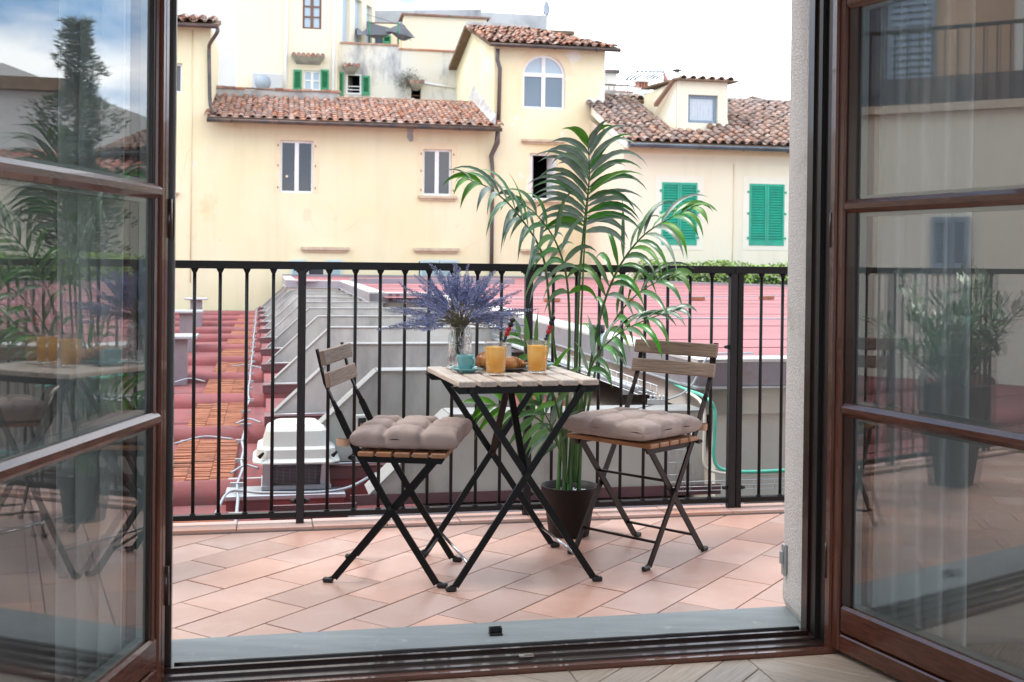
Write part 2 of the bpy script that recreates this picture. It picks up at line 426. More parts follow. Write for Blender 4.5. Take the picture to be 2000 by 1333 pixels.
M['tile'] = mat('terracotta_floor_tile', (.52, .33, .27), .36, col2=(.44, .265, .21), scale=2.2, bump=.22, bscale=150, vary=.19, dirt=(.56, .39, .33), dscale=4, dlo=.5, dhi=.75, spec=.4)
M['tile_edge'] = mat('pale_terracotta_kerb', (.60, .42, .37), .5, col2=(.56, .31, .23), scale=3, bump=.2, bscale=150, vary=.06)
M['grout'] = mat('floor_grout', (.21, .19, .18), .9, col2=(.28, .26, .25), scale=6)
M['slate'] = mat('blue_grey_stone', (.245, .28, .29), .55, col2=(.20, .235, .25), scale=5, bump=.3, bscale=60, dirt=(.36, .39, .40), dscale=14, dlo=.6, dhi=.78, stretch=(1, 5, 1))
M['iron'] = mat('painted_iron', (.009, .008, .009), .42, bump=.25, bscale=500, spec=.3)
M['rail_grey'] = mat('dark_grey_iron', (.022, .020, .023), .42, bump=.2, bscale=500, spec=.3)
M['chair_metal'] = mat('black_powder_coat', (.006, .0055, .006), .38, bump=.15, bscale=600, spec=.22)
M['brown_metal'] = mat('brown_powder_coat', (.020, .013, .012), .4, bump=.15, bscale=600, spec=.25)
M['chrome'] = mat('bright_steel_rod', (.55, .60, .66), .18, metal=1)
M['acacia'] = wood_mat('greyed_acacia', (.34, .24, .185), (.17, .11, .08), (26, 1.2, 26), 9, .55, vary=.12)
M['acacia_w'] = wood_mat('warm_acacia', (.38, .18, .085), (.22, .10, .045), (26, 1.2, 26), 9, .5, vary=.12)
M['table_wood'] = wood_mat('pale_acacia', (.62, .54, .47), (.40, .32, .26), (26, 1.2, 26), 8, .5, vary=.08)
M['cushion'] = mat('taupe_cotton', (.375, .30, .275), .88, col2=(.33, .26, .235), scale=14, bump=.3, bscale=900, spec=.2, glob=False)
M['strap'] = mat('tan_strap', (.44, .27, .18), .85)
M['frame_wood'] = mat('red_brown_lacquered_wood', (.145, .048, .027), .26, col2=(.09, .028, .017), scale=5, stretch=(14, 14, 1.1), bump=.12, bscale=40, coat=.35, detail=8)
M['frame_wood_h'] = mat('red_brown_lacquered_rail', (.15, .05, .028), .26, col2=(.09, .030, .018), scale=5, stretch=(3, 3, 30), bump=.12, bscale=40, coat=.35, detail=8)
M['gasket'] = mat('black_rubber_seal', (.010, .009, .009), .45)
M['darkframe'] = mat('dark_brown_frame', (.028, .013, .010), .3, coat=.2)
M['spacer'] = mat('grey_glazing_spacer', (.26, .30, .29), .45)
M['stucco'] = mat('coarse_grey_stucco', (.80, .79, .77), .95, col2=(.62, .61, .59), scale=130, bump=1.6, bscale=170, dirt=(.36, .25, .15), dscale=2.6, dlo=.60, dhi=.80)
M['inner_wall'] = mat('interior_taupe_paint', (.26, .24, .225), .85)
M['sheer'] = None
M['oak'] = mat('oak_plank', (.50, .41, .33), .40, col2=(.36, .28, .21), scale=5, detail=8, stretch=(1.5, 22, 22), bump=.12, bscale=40, vary=.14, glob=False)
M['brass'] = mat('steel_strike_plate', (.55, .52, .46), .3, metal=1)
M['plastic'] = mat('black_plastic', (.012, .012, .013), .4)
M['pot'] = mat('dark_brown_pot', (.014, .010, .010), .55, spec=.25)
M['recess_shade'] = mat('shade_toned_render', (.34, .30, .26), .95, col2=(.24, .21, .185), scale=2)  # wall render coloured darker to paint in the shade below the overhang
M['gravel'] = mat('pale_gravel', (.45, .48, .50), .8, vary=.35, island=True)
M['leaf'] = mat('palm_leaf', (.030, .135, .035), .27, vary=.45, spec=.9, col2=(.085, .25, .05), scale=10)
M['leaf_lt'] = mat('young_palm_leaf', (.085, .25, .018), .38, vary=.25, spec=.5)
M['leaf_pale'] = mat('painted_sheen_palm_leaf', (.13, .22, .13), .32, vary=.30, spec=.8, col2=(.22, .30, .25), scale=25)  # silvery sky sheen put into the leaf's base colour
M['stem'] = mat('palm_stem', (.035, .105, .025), .4, col2=(.08, .15, .05), scale=20, stretch=(3, 3, .6))
M['lav'] = mat('lavender_floret', (.22, .255, .45), .85, vary=.35, island=True)
M['lav_stem'] = mat('dried_stem', (.13, .115, .065), .8, vary=.2)
M['glassware'] = glass_mat('clear_glassware', clear=.82)
M['jar'] = glass_mat('jar_glass', (.97, 1, 1), clear=.62)
M['juice'] = mat('orange_juice', (.99, .50, .07), .35, col2=(.99, .62, .18), scale=18)
def juicy():
    m = bpy.data.materials.new('orange_juice'); m.use_nodes = True
    n, l = m.node_tree.nodes, m.node_tree.links
    n.clear(); o = n.new('ShaderNodeOutputMaterial')
    g = n.new('ShaderNodeNewGeometry'); nt = n.new('ShaderNodeTexNoise'); nt.inputs['Scale'].default_value = 30; l.new(g.outputs['Position'], nt.inputs['Vector'])
    rp = n.new('ShaderNodeValToRGB'); rp.color_ramp.elements[0].position = .35; rp.color_ramp.elements[1].position = .65
    rp.color_ramp.elements[0].color = (1.0, .60, .17, 1); rp.color_ramp.elements[1].color = (1.0, .72, .30, 1); l.new(nt.outputs['Fac'], rp.inputs[0])
    d = n.new('ShaderNodeBsdfDiffuse'); t = n.new('ShaderNodeBsdfTranslucent'); l.new(rp.outputs[0], d.inputs[0]); l.new(rp.outputs[0], t.inputs[0])
    x = n.new('ShaderNodeMixShader'); x.inputs[0].default_value = .55; l.new(d.outputs[0], x.inputs[1]); l.new(t.outputs[0], x.inputs[2]); l.new(x.outputs[0], o.inputs[0])
    return m
M['juice'] = juicy()
M['juice2'] = mat('juice_pulp', (.80, .36, .05), .5)
M['teal'] = mat('teal_glazed_ceramic', (.15, .37, .39), .22, coat=.3)
M['plate'] = mat('dark_rim_plate', (.06, .055, .05), .3)
M['plate_in'] = mat('pale_plate_glaze', (.62, .62, .60), .25)
M['croissant'] = mat('baked_pastry', (.42, .14, .04), .34, col2=(.66, .33, .11), scale=22, bump=.4, bscale=120, coat=.15, lo=.4, hi=.62)
M['tart'] = mat('tart_crust', (.42, .20, .07), .6)
M['custard'] = mat('orange_custard', (.88, .42, .06), .3)
M['blackberry'] = mat('blackberry', (.012, .008, .014), .22)
M['raspberry'] = mat('raspberry', (.40, .010, .020), .3)
M['blueberry'] = mat('blueberry', (.018, .025, .055), .45)
M['skewer'] = mat('bamboo_skewer', (.42, .24, .11), .6)
M['pane'] = thin_glass('door_glass', 2.5, (.92, .94, .935))
M['coping_c'] = mat('concrete_coping', (.33, .33, .32), .92, col2=(.22, .22, .21), scale=3, bump=.6, bscale=20)
M['sail'] = mat('grey_shade_net', (.16, .165, .18), .8)
M['ac'] = mat('white_ac_case', (.50, .50, .49), .4)
M['acgrey'] = mat('grey_ac_grille', (.30, .34, .38), .5)
M['floor_far'] = mat('courtyard_ground', (.22, .21, .20), .9, col2=(.17, .165, .16), scale=1)

def sheer():
    m = bpy.data.materials.new('sheer_white_voile'); m.use_nodes = True
    n, l = m.node_tree.nodes, m.node_tree.links
    n.clear(); o = n.new('ShaderNodeOutputMaterial')
    d = n.new('ShaderNodeBsdfDiffuse'); d.inputs[0].default_value = (.90, .93, .93, 1)
    t = n.new('ShaderNodeBsdfTranslucent'); t.inputs[0].default_value = (.90, .93, .93, 1)
    tr = n.new('ShaderNodeBsdfTransparent')
    a = n.new('ShaderNodeMixShader'); a.inputs[0].default_value = .5; l.new(d.outputs[0], a.inputs[1]); l.new(t.outputs[0], a.inputs[2])
    b = n.new('ShaderNodeMixShader'); b.inputs[0].default_value = .06; l.new(a.outputs[0], b.inputs[1]); l.new(tr.outputs[0], b.inputs[2])
    l.new(b.outputs[0], o.inputs[0]); return m
M['sheer'] = sheer()

# ================================================================== ground far below, everything stands on it
g = MB().box((-60, -12, -6.2), (60, 95, -6.0)).build('courtyard_ground', M['floor_far']); structure(g)

# ================================================================== interior room
def ho(name, a0, a1, b0, b1, z0, z1, m, parent=None): return MB().hbox(a0, a1, b0, b1, z0, z1).build(name, m, parent)
structure(ho('ceiling', -2.7, 2.9, -4.9, -.02, 2.75, 2.85, M['inner_wall']))
structure(ho('wall_left', -2.8, -2.7, -4.8, -.02, -.2, 2.85, M['inner_wall']))
structure(ho('wall_right', 2.9, 3.0, -4.8, -.02, -.2, 2.85, M['inner_wall']))
m_ = MB(); m_.hbox(-2.8, -2.45, -4.9, -4.8, -.2, 2.85); m_.hbox(2.65, 3.0, -4.9, -4.8, -.2, 2.85); m_.hbox(-2.45, 2.65, -4.9, -4.8, 2.62, 2.85)
structure(m_.build('wall_back', M['inner_wall']))           # wide unseen opening behind the camera, added to let daylight onto the door
A0, A1 = -.935, .925                       # clear door opening
m_ = MB(); m_.hbox(-2.7, A0 - .13, -.17, -.02, -.2, 2.75); m_.hbox(A1 + .13, 2.9, -.17, -.02, -.2, 2.75); m_.hbox(A0 - .13, A1 + .13, -.17, -.02, 2.47, 2.75)
structure(m_.build('wall_front_inside', M['inner_wall']))
# outside skin of the house, stuccoed, with the door reveal
m_ = MB(); m_.hbox(-6, A0 - .10, -.02, .215, -.35, 3.6); m_.hbox(A0 - .10, A1 - .035, -.02, .215, 2.42, 3.6)
w_ = m_.build('stucco_wall', M['stucco']); tag(w_, 'stuccoed outer wall above the open balcony door, carrying the lintel', 'wall')
m_ = MB()
pa, pb = A1 - .019, A1 + 5; SPL = .043
n_ = 14                                    # reveal face slightly uneven at its foot
prof = []
for i in range(n_ + 1):
    z = [0, .03, .06, .09, .12, .16, .22, .35, .6, .9, 1.3, 1.8, 2.2, 2.42, 3.6][i]
    prof.append((pa + .012 * mnoise.noise(Vector((z * 9, 1, 2))) * (1 if z < .15 else .12) + (.010 if z < .03 else 0), z))
for i in range(n_):
    (x0, z0), (x1, z1) = prof[i], prof[i + 1]
    m_.quad(H(x0, -.02, z0), H(x0 + SPL, .215, z0), H(x1 + SPL, .215, z1), H(x1, -.02, z1))
    m_.quad(H(x0 + SPL, .215, z0), H(pb, .215, z0), H(pb, .215, z1), H(x1 + SPL, .215, z1))
m_.quad(H(pa, -.02, 3.6), H(pa + SPL, .215, 3.6), H(pb, .215, 3.6), H(pb, -.02, 3.6)); m_.quad(H(pb, -.02, 0), H(pb, .215, 0), H(pb, .215, 3.6), H(pb, -.02, 3.6))
m_.quad(H(pa, -.02, 0), H(pb, -.02, 0), H(pb, -.02, 3.6), H(pa, -.02, 3.6))
w_ = m_.build('stucco_wall', M['stucco'], fix=False); tag(w_, 'coarse grey stucco door reveal right of the opening, crumbled at its foot', 'wall')
m_ = MB(); m_.hbox(-7, 7, -4.9, .42, 3.6, 3.75)
tag(m_.build('eave_slab', M['inner_wall']), 'roof slab over the balcony door', 'roof')

# parquet: chevron of oak planks, each plank a piece
fl = MB().hbox(-2.7, 2.9, -6.2, -.19, -.06, -.022).build('floor', M['oak']); structure(fl)
def clip_poly(poly, a0, a1, b0, b1):
    def cl(P, ax, v, s):
        out = []
        for i in range(len(P)):
            p, q = P[i], P[(i + 1) % len(P)]
            ip, iq = (p[ax] - v) * s >= 0, (q[ax] - v) * s >= 0
            if ip: out.append(p)
            if ip != iq:
                t = (v - p[ax]) / (q[ax] - p[ax]); out.append((p[0] + (q[0] - p[0]) * t, p[1] + (q[1] - p[1]) * t))
        return out
    for ax, v, s in ((0, a0, 1), (0, a1, -1), (1, b0, 1), (1, b1, -1)):
        if len(poly) < 3: return []
        poly = cl(poly, ax, v, s)
    return poly if len(poly) >= 3 else []
def inset_poly(poly, g_):
    c = (sum(p[0] for p in poly) / len(poly), sum(p[1] for p in poly) / len(poly)); n = len(poly); out = []
    area = sum(poly[i][0] * poly[(i + 1) % n][1] - poly[(i + 1) % n][0] * poly[i][1] for i in range(n))
    if area < 0: poly = poly[::-1]
    L = []
    for i in range(n):
        p, q = Vector(poly[i]), Vector(poly[(i + 1) % n]); d = (q - p)
        if d.length < 1e-6: continue
        d.normalize(); nn = Vector((-d.y, d.x)); L.append((p + nn * g_, d))
    for i in range(len(L)):
        (p, d), (q, e) = L[i - 1], L[i]
        cr_ = d.x * e.y - d.y * e.x
        if abs(cr_) < 1e-6: out.append((q.x, q.y)); continue
        t = ((q.x - p.x) * e.y - (q.y - p.y) * e.x) / cr_
        out.append((p.x + d.x * t, p.y + d.y * t))
    return out
def plank(mb, poly, z0, z1, g_=.0012, ch=.0025):
    lo = inset_poly(poly, g_); hi = inset_poly(poly, g_ + ch); n = len(lo)
    if n < 3 or n != len(hi): return False
    v = [H(p[0], p[1], z0) for p in lo] + [H(p[0], p[1], z1 - ch * .6) for p in lo] + [H(p[0], p[1], z1) for p in hi]
    f = []
    for i in range(n):
        j = (i + 1) % n; f.append((i, j, n + j, n + i)); f.append((n + i, n + j, 2 * n + j, 2 * n + i))
    f.append(tuple(range(2 * n, 3 * n))); mb.add(v, f); return True
def floor_piece(name, poly, z0, z1, m, parent, ang, g_=.0012, ch=.0025):
    mb = MB()
    if not plank(mb, poly, z0, z1, g_, ch): return None
    ca = sum(p[0] for p in poly) / len(poly); cb = sum(p[1] for p in poly) / len(poly)
    o = mb.build(name, m, None, fix=False)
    Mx = Matrix.Translation(H(ca, cb, z1)) @ Matrix.Rotation(YAW + ang, 4, 'Z')
    o.data.transform(Mx.inverted()); o.matrix_world = Mx
    o.parent = parent; o.matrix_parent_inverse = WM(parent).inverted(); return o
cw, pw, = .52, .105
masspq = MB(); cnt = 0
for ci in range(-6, 7):
    c0 = ci * cw + .13
    sgn = 1 if ci % 2 == 0 else -1
    for k in range(-70, 3):
        b_ = k * pw * 1.414 + .1
        poly = [(c0, b_ + (0 if sgn > 0 else cw)), (c0 + cw, b_ + (cw if sgn > 0 else 0)), (c0 + cw, b_ + (cw if sgn > 0 else 0) + pw * 1.414), (c0, b_ + (0 if sgn > 0 else cw) + pw * 1.414)]
        poly = clip_poly(poly, -2.7, 2.9, -6.2, -.195)
        if not poly: continue
        mb_ = min(p[1] for p in poly); ma = [p[0] for p in poly]
        if max(p[1] for p in poly) > -1.15 and max(ma) > -1.6 and min(ma) < 1.7 and cnt < 290:
            if floor_piece('parquet_plank', poly, -.021, -.012, M['oak'], fl, sgn * math.pi / 4): cnt += 1
        else: plank(masspq, poly, -.021, -.012)
o = masspq.build('parquet_plank_mass', M['oak'], fl, fix=False); tag(o, kind='stuff')

# ================================================================== threshold and terrace floor
th = MB().hbox(A0 - .03, A1 + .03, -.02, .205, -.05, .004).build('threshold', M['slate']); structure(th)
terr = MB(); terr.hbox(-3.6, 5.2, .206, 1.66, -.30, -.007)
terrace = terr.build('terrace_floor', M['grout']); structure(terrace)
TL, TW = .3694, .1856
d1, d2 = (.70711, .70711), (.70711, -.70711); T0 = (-.6813, .5878)
def gp(i, j): return (T0[0] + i * TL * d1[0] + (j - 5) * TW * d2[0], T0[1] + i * TL * d1[1] + (j - 5) * TW * d2[1])
nt_ = 0
for j in range(-14, 36):
    off = 0 if j % 2 else .5
    for i in range(-22, 24):
        poly = [gp(i + off, j), gp(i + off + 1, j), gp(i + off + 1, j + 1), gp(i + off, j + 1)]
        c_ = gp(i + off + .5, j + .5)
        if not (-3.5 < c_[0] < 5.2 and 0 < c_[1] < 1.8): continue
        poly = clip_poly(poly, -3.1, 4.6, .208, 1.508)
        if len(poly) < 3 or nt_ >= 296: continue
        ar = abs(sum(poly[q][0] * poly[(q + 1) % len(poly)][1] - poly[(q + 1) % len(poly)][0] * poly[q][1] for q in range(len(poly)))) / 2
        if ar < .0012: continue
        dz = R_.uniform(-.0006, .0006)
        if floor_piece('floor_tile', poly, -.0065, 0 + dz, M['tile'], terrace, math.pi / 4, .0026, .0018): nt_ += 1
kerb = MB().hbox(-3.6, 5.2, 1.512, 1.66, -.0065, .004).build('kerb', M['grout']); structure(kerb)
a_ = -3.58
a_ += .07
while a_ < 5.1:
    mb = MB(); plank(mb, [(a_, 1.513), (a_ + .302, 1.513), (a_ + .302, 1.655), (a_, 1.655)], .0045, .0165 + R_.uniform(-.001, .001), .002, .003)
    mb.build('kerb_tile', M['tile_edge'], kerb, fix=False); a_ += .302

# door stop and strike plates lying on the threshold and sill
p_ = G(968, 1240, .004); t = thing('door_stop', (p_.x, p_.y, .004), 'small black plastic door stop bracket on the blue-grey stone threshold', 'door stop', rz=YAW)
mb = MB(); mb.bbox((-.020, -.014, 0), (.020, .016, .005), .002); mb.build('base_plate', M['plastic'], t, local=True)
mb = MB(); mb.bbox((-.019, .006, .005), (.019, .012, .022), .0015); mb.bbox((-.019, -.004, .005), (-.014, .006, .020), .001); mb.bbox((.014, -.004, .005), (.019, .006, .020), .001); mb.build('catch', M['plastic'], t, local=True)
p_ = G(1536, 1085, .17)
t = thing('wall_catch', H(A1 + .010, .18, .16), 'small grey shutter catch fixed low on the stucco reveal', 'catch', rz=YAW)
mb = MB(); mb.bbox((-.006, -.008, -.05), (.006, .014, .05), .003); mb.build('plate', M['galv'], t, local=True)
mb = MB(); mb.bbox((-.016, -.006, -.012), (-.006, .008, .030), .003); mb.build('hook', M['galv'], t, local=True)

# ================================================================== door frame
fr = thing('door_frame', H(0, -.1, 0), 'dark brown timber frame with black seals around the open balcony doorway', 'door frame')
def frp(name, boxes, m):
    mb = MB()
    for q in boxes: mb.hbox(*q)
    return mb.build(name, m, fr)
o = frp('jamb', [(A1 - .028, A1 + .13, -.190, -.166, -.04, 2.47)], M['frame_wood'])
frp('seal', [(A1 - .026, A1 + .06, -.165, -.142, .007, 2.42), (A1 - .034, A1 + .05, -.118, -.096, .007, 2.42)], M['gasket'])
frp('jamb_core', [(A1 - .022, A1 + .12, -.1415, -.1185, -.0, 2.42), (A1 - .022, A1 + .12, -.0955, -.0575, -.0, 2.42)], M['darkframe'])
frp('jamb_stop', [(A1 - .030, A1 + .10, -.057, -.0205, -.0, 2.42)], M['darkframe'])
frp('jamb', [(A0 - .13, A0 - .02, -.19, -.03, -.04, 2.47)], M['frame_wood'])
frp('seal', [(A0 - .02, A0 - .004, -.15, -.05, .02, 2.42)], M['gasket'])
frp('jamb_stop', [(A0 - .03, A0 + .012, -.055, -.021, -.0, 2.42)], M['darkframe'])
frp('head', [(A0 - .02, A1 + .055, -.19, -.03, 2.42, 2.47)], M['frame_wood'])
frp('sill_rail', [(A0 - .02, A1 - .023, -.165, -.0205, -.04, .0065)], M['darkframe'])
frp('sill_ridge', [(A0 - .004, A1 - .036, -.078, -.066, .0066, .018)], M['darkframe'])
frp('sill_ridge', [(A0 - .004, A1 - .036, -.128, -.112, .0066, .014)], M['darkframe'])
frp('sill_nosing', [(A0 - .02, A1 - .029, -.192, -.1655, -.04, .001)], M['frame_wood_h'])
# loose wavy seal along the inner threshold edge
pts = []
for i in range(60):
    a = A0 + .02 + (A1 - A0 - .07) * i / 59
    w_ = .004 * mnoise.noise(Vector((a * 5, 3, 1))) * (1 if -.2 < a < .5 else .3)
    pts.append(H(a, -.046 + w_, .014 + abs(w_) * .8))
MB().tube(pts, .009, 6).build('threshold_seal', M['gasket'], fr)
p_ = G(1028, 1284, .012)
t = thing('strike_plate', (p_.x, p_.y, .0145), 'small bright metal strike plate screwed to the door sill', 'strike plate', rz=YAW)
mb = MB(); mb.bbox((-.020, -.007, 0), (.020, .007, .004), .001); mb.build('plate', M['brass'], t, local=True)
mb = MB(); mb.bbox((-.006, -.004, .004), (.018, .003, .007), .001); mb.build('tongue', M['brass'], t, local=True)

# ================================================================== door leaves
def leaf(name, hx, hy, ang, flip, label):
    """local x from the hinge stile to the free stile, local y through the thickness."""
    W, T = .915, .058
    t = thing(name, (hx, hy, 0), label, 'glazed door', rz=ang)
    z0, z1 = .002, 2.41; st = .085
    s = flip
    def P(nm, lo, hi, m, r=.004, parent=t): mb = MB(); mb.bbox(lo, hi, r); return mb.build(nm, m, parent, local=True)
    P('stile', (0, -T / 2, z0), (.046, T / 2, z1), M['frame_wood'], .005)
    P('stile', (W - .046, -T / 2, z0), (W, T / 2, z1), M['frame_wood'], .005)
    P('glazing_rebate', (.0465, -.020, .136), (st, .020, z1 - .10), M['darkframe'], .002)
    P('glazing_rebate', (W - st, -.020, .136), (W - .0465, .020, z1 - .10), M['darkframe'], .002)
    P('bottom_rail', (.047, -T / 2 + .002, z0), (W - .047, T / 2 - .002, .052), M['frame_wood_h'], .004)
    P('bottom_rail', (.047, -T / 2 + .002, .055), (W - .047, T / 2 - .002, .135), M['frame_wood_h'], .008)
    P('top_rail', (.047, -T / 2 + .002, z1 - .10), (W - .047, T / 2 - .002, z1), M['frame_wood_h'])
    zs = [.135, .69, 1.265, 1.84, z1 - .10]
    for z in zs[1:4]:
        P('glazing_bar', (.040, -T / 2 - .004, z - .019), (W - .040, T / 2 + .004, z + .019), M['frame_wood_h'], .012)
    for k in range(4):
        a, b = zs[k] + (.019 if k else 0), zs[k + 1] - (.019 if k < 3 else 0)
        for yy in (-.011, .011):
            g_ = MB(); g_.add([(st - .004, yy, a), (W - st + .004, yy, a), (W - st + .004, yy, b), (st - .004, yy, b)], [(0, 1, 2, 3)])
            g_.build('glass_pane', M['pane'], t, local=True, fix=False)
        mb = MB()
        for (xa, xb, za, zb) in ((st, st + .012, a, b), (W - st - .012, W - st, a, b), (st + .012, W - st - .012, a, a + .010), (st + .012, W - st - .012, b - .010, b)):
            mb.box((xa, -.0095, za), (xb, .0095, zb))
        mb.build('spacer_bar', M['spacer'], t, local=True)
    for z in (.25, 1.2, 2.15):
        mb = MB(); mb.tube([(-.004, s * T / 2, z - .05), (-.004, s * T / 2, z + .05)], .008, 10); mb.build('hinge', M['darkframe'], t, local=True)
    return t
LH = Vector((-.915, 2.985, 0)); RHh = Vector((.945, 3.33, 0))
leaf('balcony_door', LH.x, LH.y, math.atan2(-.997, -.079), 1, 'left glazed door leaf swung inward, its glass reflecting conifer and sky')
leaf('balcony_door', RHh.x, RHh.y, math.atan2(-.916, .400), -1, 'right glazed door leaf swung inward, its glass reflecting a beige wall')

# curtains
def curtain(a0, b0, a1, b1, n, label, seed):
    rr = random.Random(seed); P = []
    N = n * 10
    ph = [rr.uniform(.7, 1.4) for _ in range(n + 2)]
    mb = MB(); nz_ = 14
    for i in range(N + 1):
        t = i / N; k = t * n; am = .030 * ph[int(k)]
        for j in range(nz_ + 1):
            z = -.035 + (2.62 + .035) * j / nz_
            sway = .012 * mnoise.noise(Vector((t * 6, z * 1.3, seed))) * (1.6 - z / 2.0)
            off = am * math.sin(k * 2 * math.pi) + sway
            q = H(a0 + (a1 - a0) * t + off * .35, b0 + (b1 - b0) * t + off, z); mb.v.append(q)
    for i in range(N):
        for j in range(nz_):
            a = i * (nz_ + 1) + j; mb.f.append((a, a + nz_ + 1, a + nz_ + 2, a + 1)); mb.sm.append(True)
    o = mb.build('curtain', M['sheer'], fix=False); tag(o, label, 'curtain')
    return o
curtain(-1.03, -.27, -1.16, -.36, 3, 'sheer white curtain hanging behind the left door leaf', 3)
curtain(1.00, -.25, 1.27, -.29, 4, 'sheer white curtain hanging behind the right door leaf', 5)
mb = MB(); mb.tube([H(-2.2, -.30, 2.66), H(2.2, -.30, 2.66)], .012, 10)
tag(mb.build('curtain_rod', M['brown_metal']), 'thin dark rod carrying the sheer curtains over the door', 'curtain rod')

# ================================================================== balcony railing
RB = 1.592
def a_at(px, py=1030):
    q = G(px, py, .0165)                      # where the pixel column crosses the railing line
    d = ray(px, py); t_ = ((OO + NN * RB) - CAM).dot(NN) / d.dot(NN); return inv_h(CAM + d * t_)[0]
rail = thing('balcony_railing', H(0, RB, 0), 'dark iron balcony railing with slim round balusters behind the table', 'railing')
posts = [a_at(585.5), a_at(1027.5, 1015), a_at(1426, 1000)]
EL, ER = -3.05, 4.6
def hpt(a, z, db=0): return H(a, RB + db, z)
ztop = 1.088
def rbar(name, a0, a1, z0, z1, hw, m): mb = MB(); mb.hbox(a0, a1, RB - hw, RB + hw, z0, z1); return mb.build(name, m, rail)
segs = [(EL, posts[2] + .002), (posts[2] + .006, ER)]
for (s0, s1) in segs: rbar('top_rail', s0, s1, ztop - .032, ztop, .020, M['iron'])
def post(a, w=.032, m='rail_grey'):
    mb = MB(); Mx = Matrix.Translation(H(a, RB, 0)) @ Matrix.Rotation(YAW, 4, 'Z')
    mb.bbox((-w / 2, -.018, .012), (w / 2, .018, ztop - .032), .002, Mx)
    # coved shoulders under the top rail
    for s in (-1, 1):
        for q in range(3):
            r0 = .018 * (1 - q / 3) ** 2
            mb.box((min(s * w / 2, s * (w / 2 + r0)), -.006, ztop - .032 - .018 * (q + 1) / 3), (max(s * w / 2, s * (w / 2 + r0)), .006, ztop - .032 - .018 * q / 3), Mx)
    o = mb.build('post', M[m], rail)
    for s in (-1, 1):
        for z in (.045, .105):
            MB().tube([Mx @ Vector((s * (w / 2), -.002, z)), Mx @ Vector((s * (w / 2 + .022), -.002, z))], [.010, .008], 10).build('clamp_bolt', M['plastic'], o)
    if a != posts[0] and a != posts[1]:
        MB().tube([Mx @ Vector((-w / 2, -.002, .73)), Mx @ Vector((-w / 2 - .022, -.002, .73))], [.010, .006], 10).build('clamp_bolt', M['plastic'], o)
    return o
post(posts[0]); post(posts[1]); post(posts[2]); post(posts[2] + .031, .026, 'iron')
post(-1.70); post(-2.6); post(2.55); post(3.5)
bal = {'iron': []}
for px in (378, 428, 480, 532, 640.5, 692, 740.5, 788.5, 835.5, 882, 930, 977, 1078, 1123, 1168, 1212.5, 1257.5, 1301.5, 1345, 1387.5, 1484, 1525.5):
    bal['iron'].append(a_at(px, 800))
a0_ = bal['iron'][0]
for k in range(1, 17): 
    a = a0_ - .104 * k
    if a > EL + .02 and abs(a + 1.70) > .03 and abs(a + 2.6) > .03: bal['iron'].append(a)
a1_ = bal['iron'][21]
for k in range(1, 26):
    a = a1_ + .104 * k
    if abs(a - 2.55) > .03 and abs(a - 3.5) > .03: bal['iron'].append(a)
def bal_mesh():
    mb = MB(); mb.tube([(0, 0, .062), (0, 0, ztop - .034)], .0072, 10)
    mb.tube([(0, 0, .060), (0, 0, .068)], [.013, .009], 10)
    mb.tube([(0, 0, ztop - .050), (0, 0, ztop - .032)], [.0072, .016], 10)
    return mb
first = None
for a in bal['iron']:
    if first is None:
        first = bal_mesh().build('baluster', M['iron'], rail, local=True); first.location = WM(rail).inverted() @ H(a, RB, 0)
    else:
        c = link('baluster', first.data, rail); c.location = WM(rail).inverted() @ H(a, RB, 0)
pl = [EL, -2.6, -1.70, posts[0], posts[1], posts[2]]
cuts = sorted([EL, -2.6, -1.70] + posts + [2.55, 3.5, ER])
for i in range(len(cuts) - 1):
    e0, e1 = cuts[i] + .017, cuts[i + 1] - .017
    if cuts[i] == posts[2]: e0 += .031
    rbar('bottom_rail', e0, e1, .040, .061, .014, M['iron'])
# railing that closes the far left end of the terrace
rl = thing('balcony_railing', H(EL, 1.0, 0), 'dark iron side railing closing the far left end of the terrace', 'railing')
mb = MB(); mb.hbox(EL - .04, EL, .25, RB - .03, ztop - .032, ztop); mb.build('top_rail', M['iron'], rl)
mb = MB(); mb.hbox(EL - .034, EL - .006, .25, RB - .03, .040, .061); mb.build('bottom_rail', M['iron'], rl)
for k in range(13):
    c = link('baluster', first.data, rl); c.location = WM(rl).inverted() @ H(EL - .02, .30 + k * .1, 0)

# ================================================================== folding table
c4 = [G(867, 1152), G(1158, 1138), G(1093, 1071), G(826, 1082)]
tc_ = sum(c4, Vector()) / 4; tyaw = math.atan2((c4[1] - c4[0] + c4[2] - c4[3]).y, (c4[1] - c4[0] + c4[2] - c4[3]).x)
tab = thing('folding_table', (tc_.x + .006, tc_.y, 0), 'square folding bistro table with pale wooden slats on black crossed legs', 'table', rz=math.radians(15.2))
TZ = .700
def L_(p, m): return m
SW = .502 / 7
for k in range(7):
    x = -.251 + SW * (k + .5); mb = MB(); mb.bbox((x - SW / 2 + .006, -.272, TZ - .020), (x + SW / 2 - .006, .272, TZ), .0035)
    mb.build('slat', M['table_wood'], tab, local=True)
def flatbar(mb, p0, p1, w, th): mb.bar(p0, p1, th, w, side=(0, 1, 0))
def foot(mb, x, y, s, w=.019):
    mb.bbox((min(x, x + s * .036), y - w / 2, 0), (max(x, x + s * .036), y + w / 2, .017), .004)
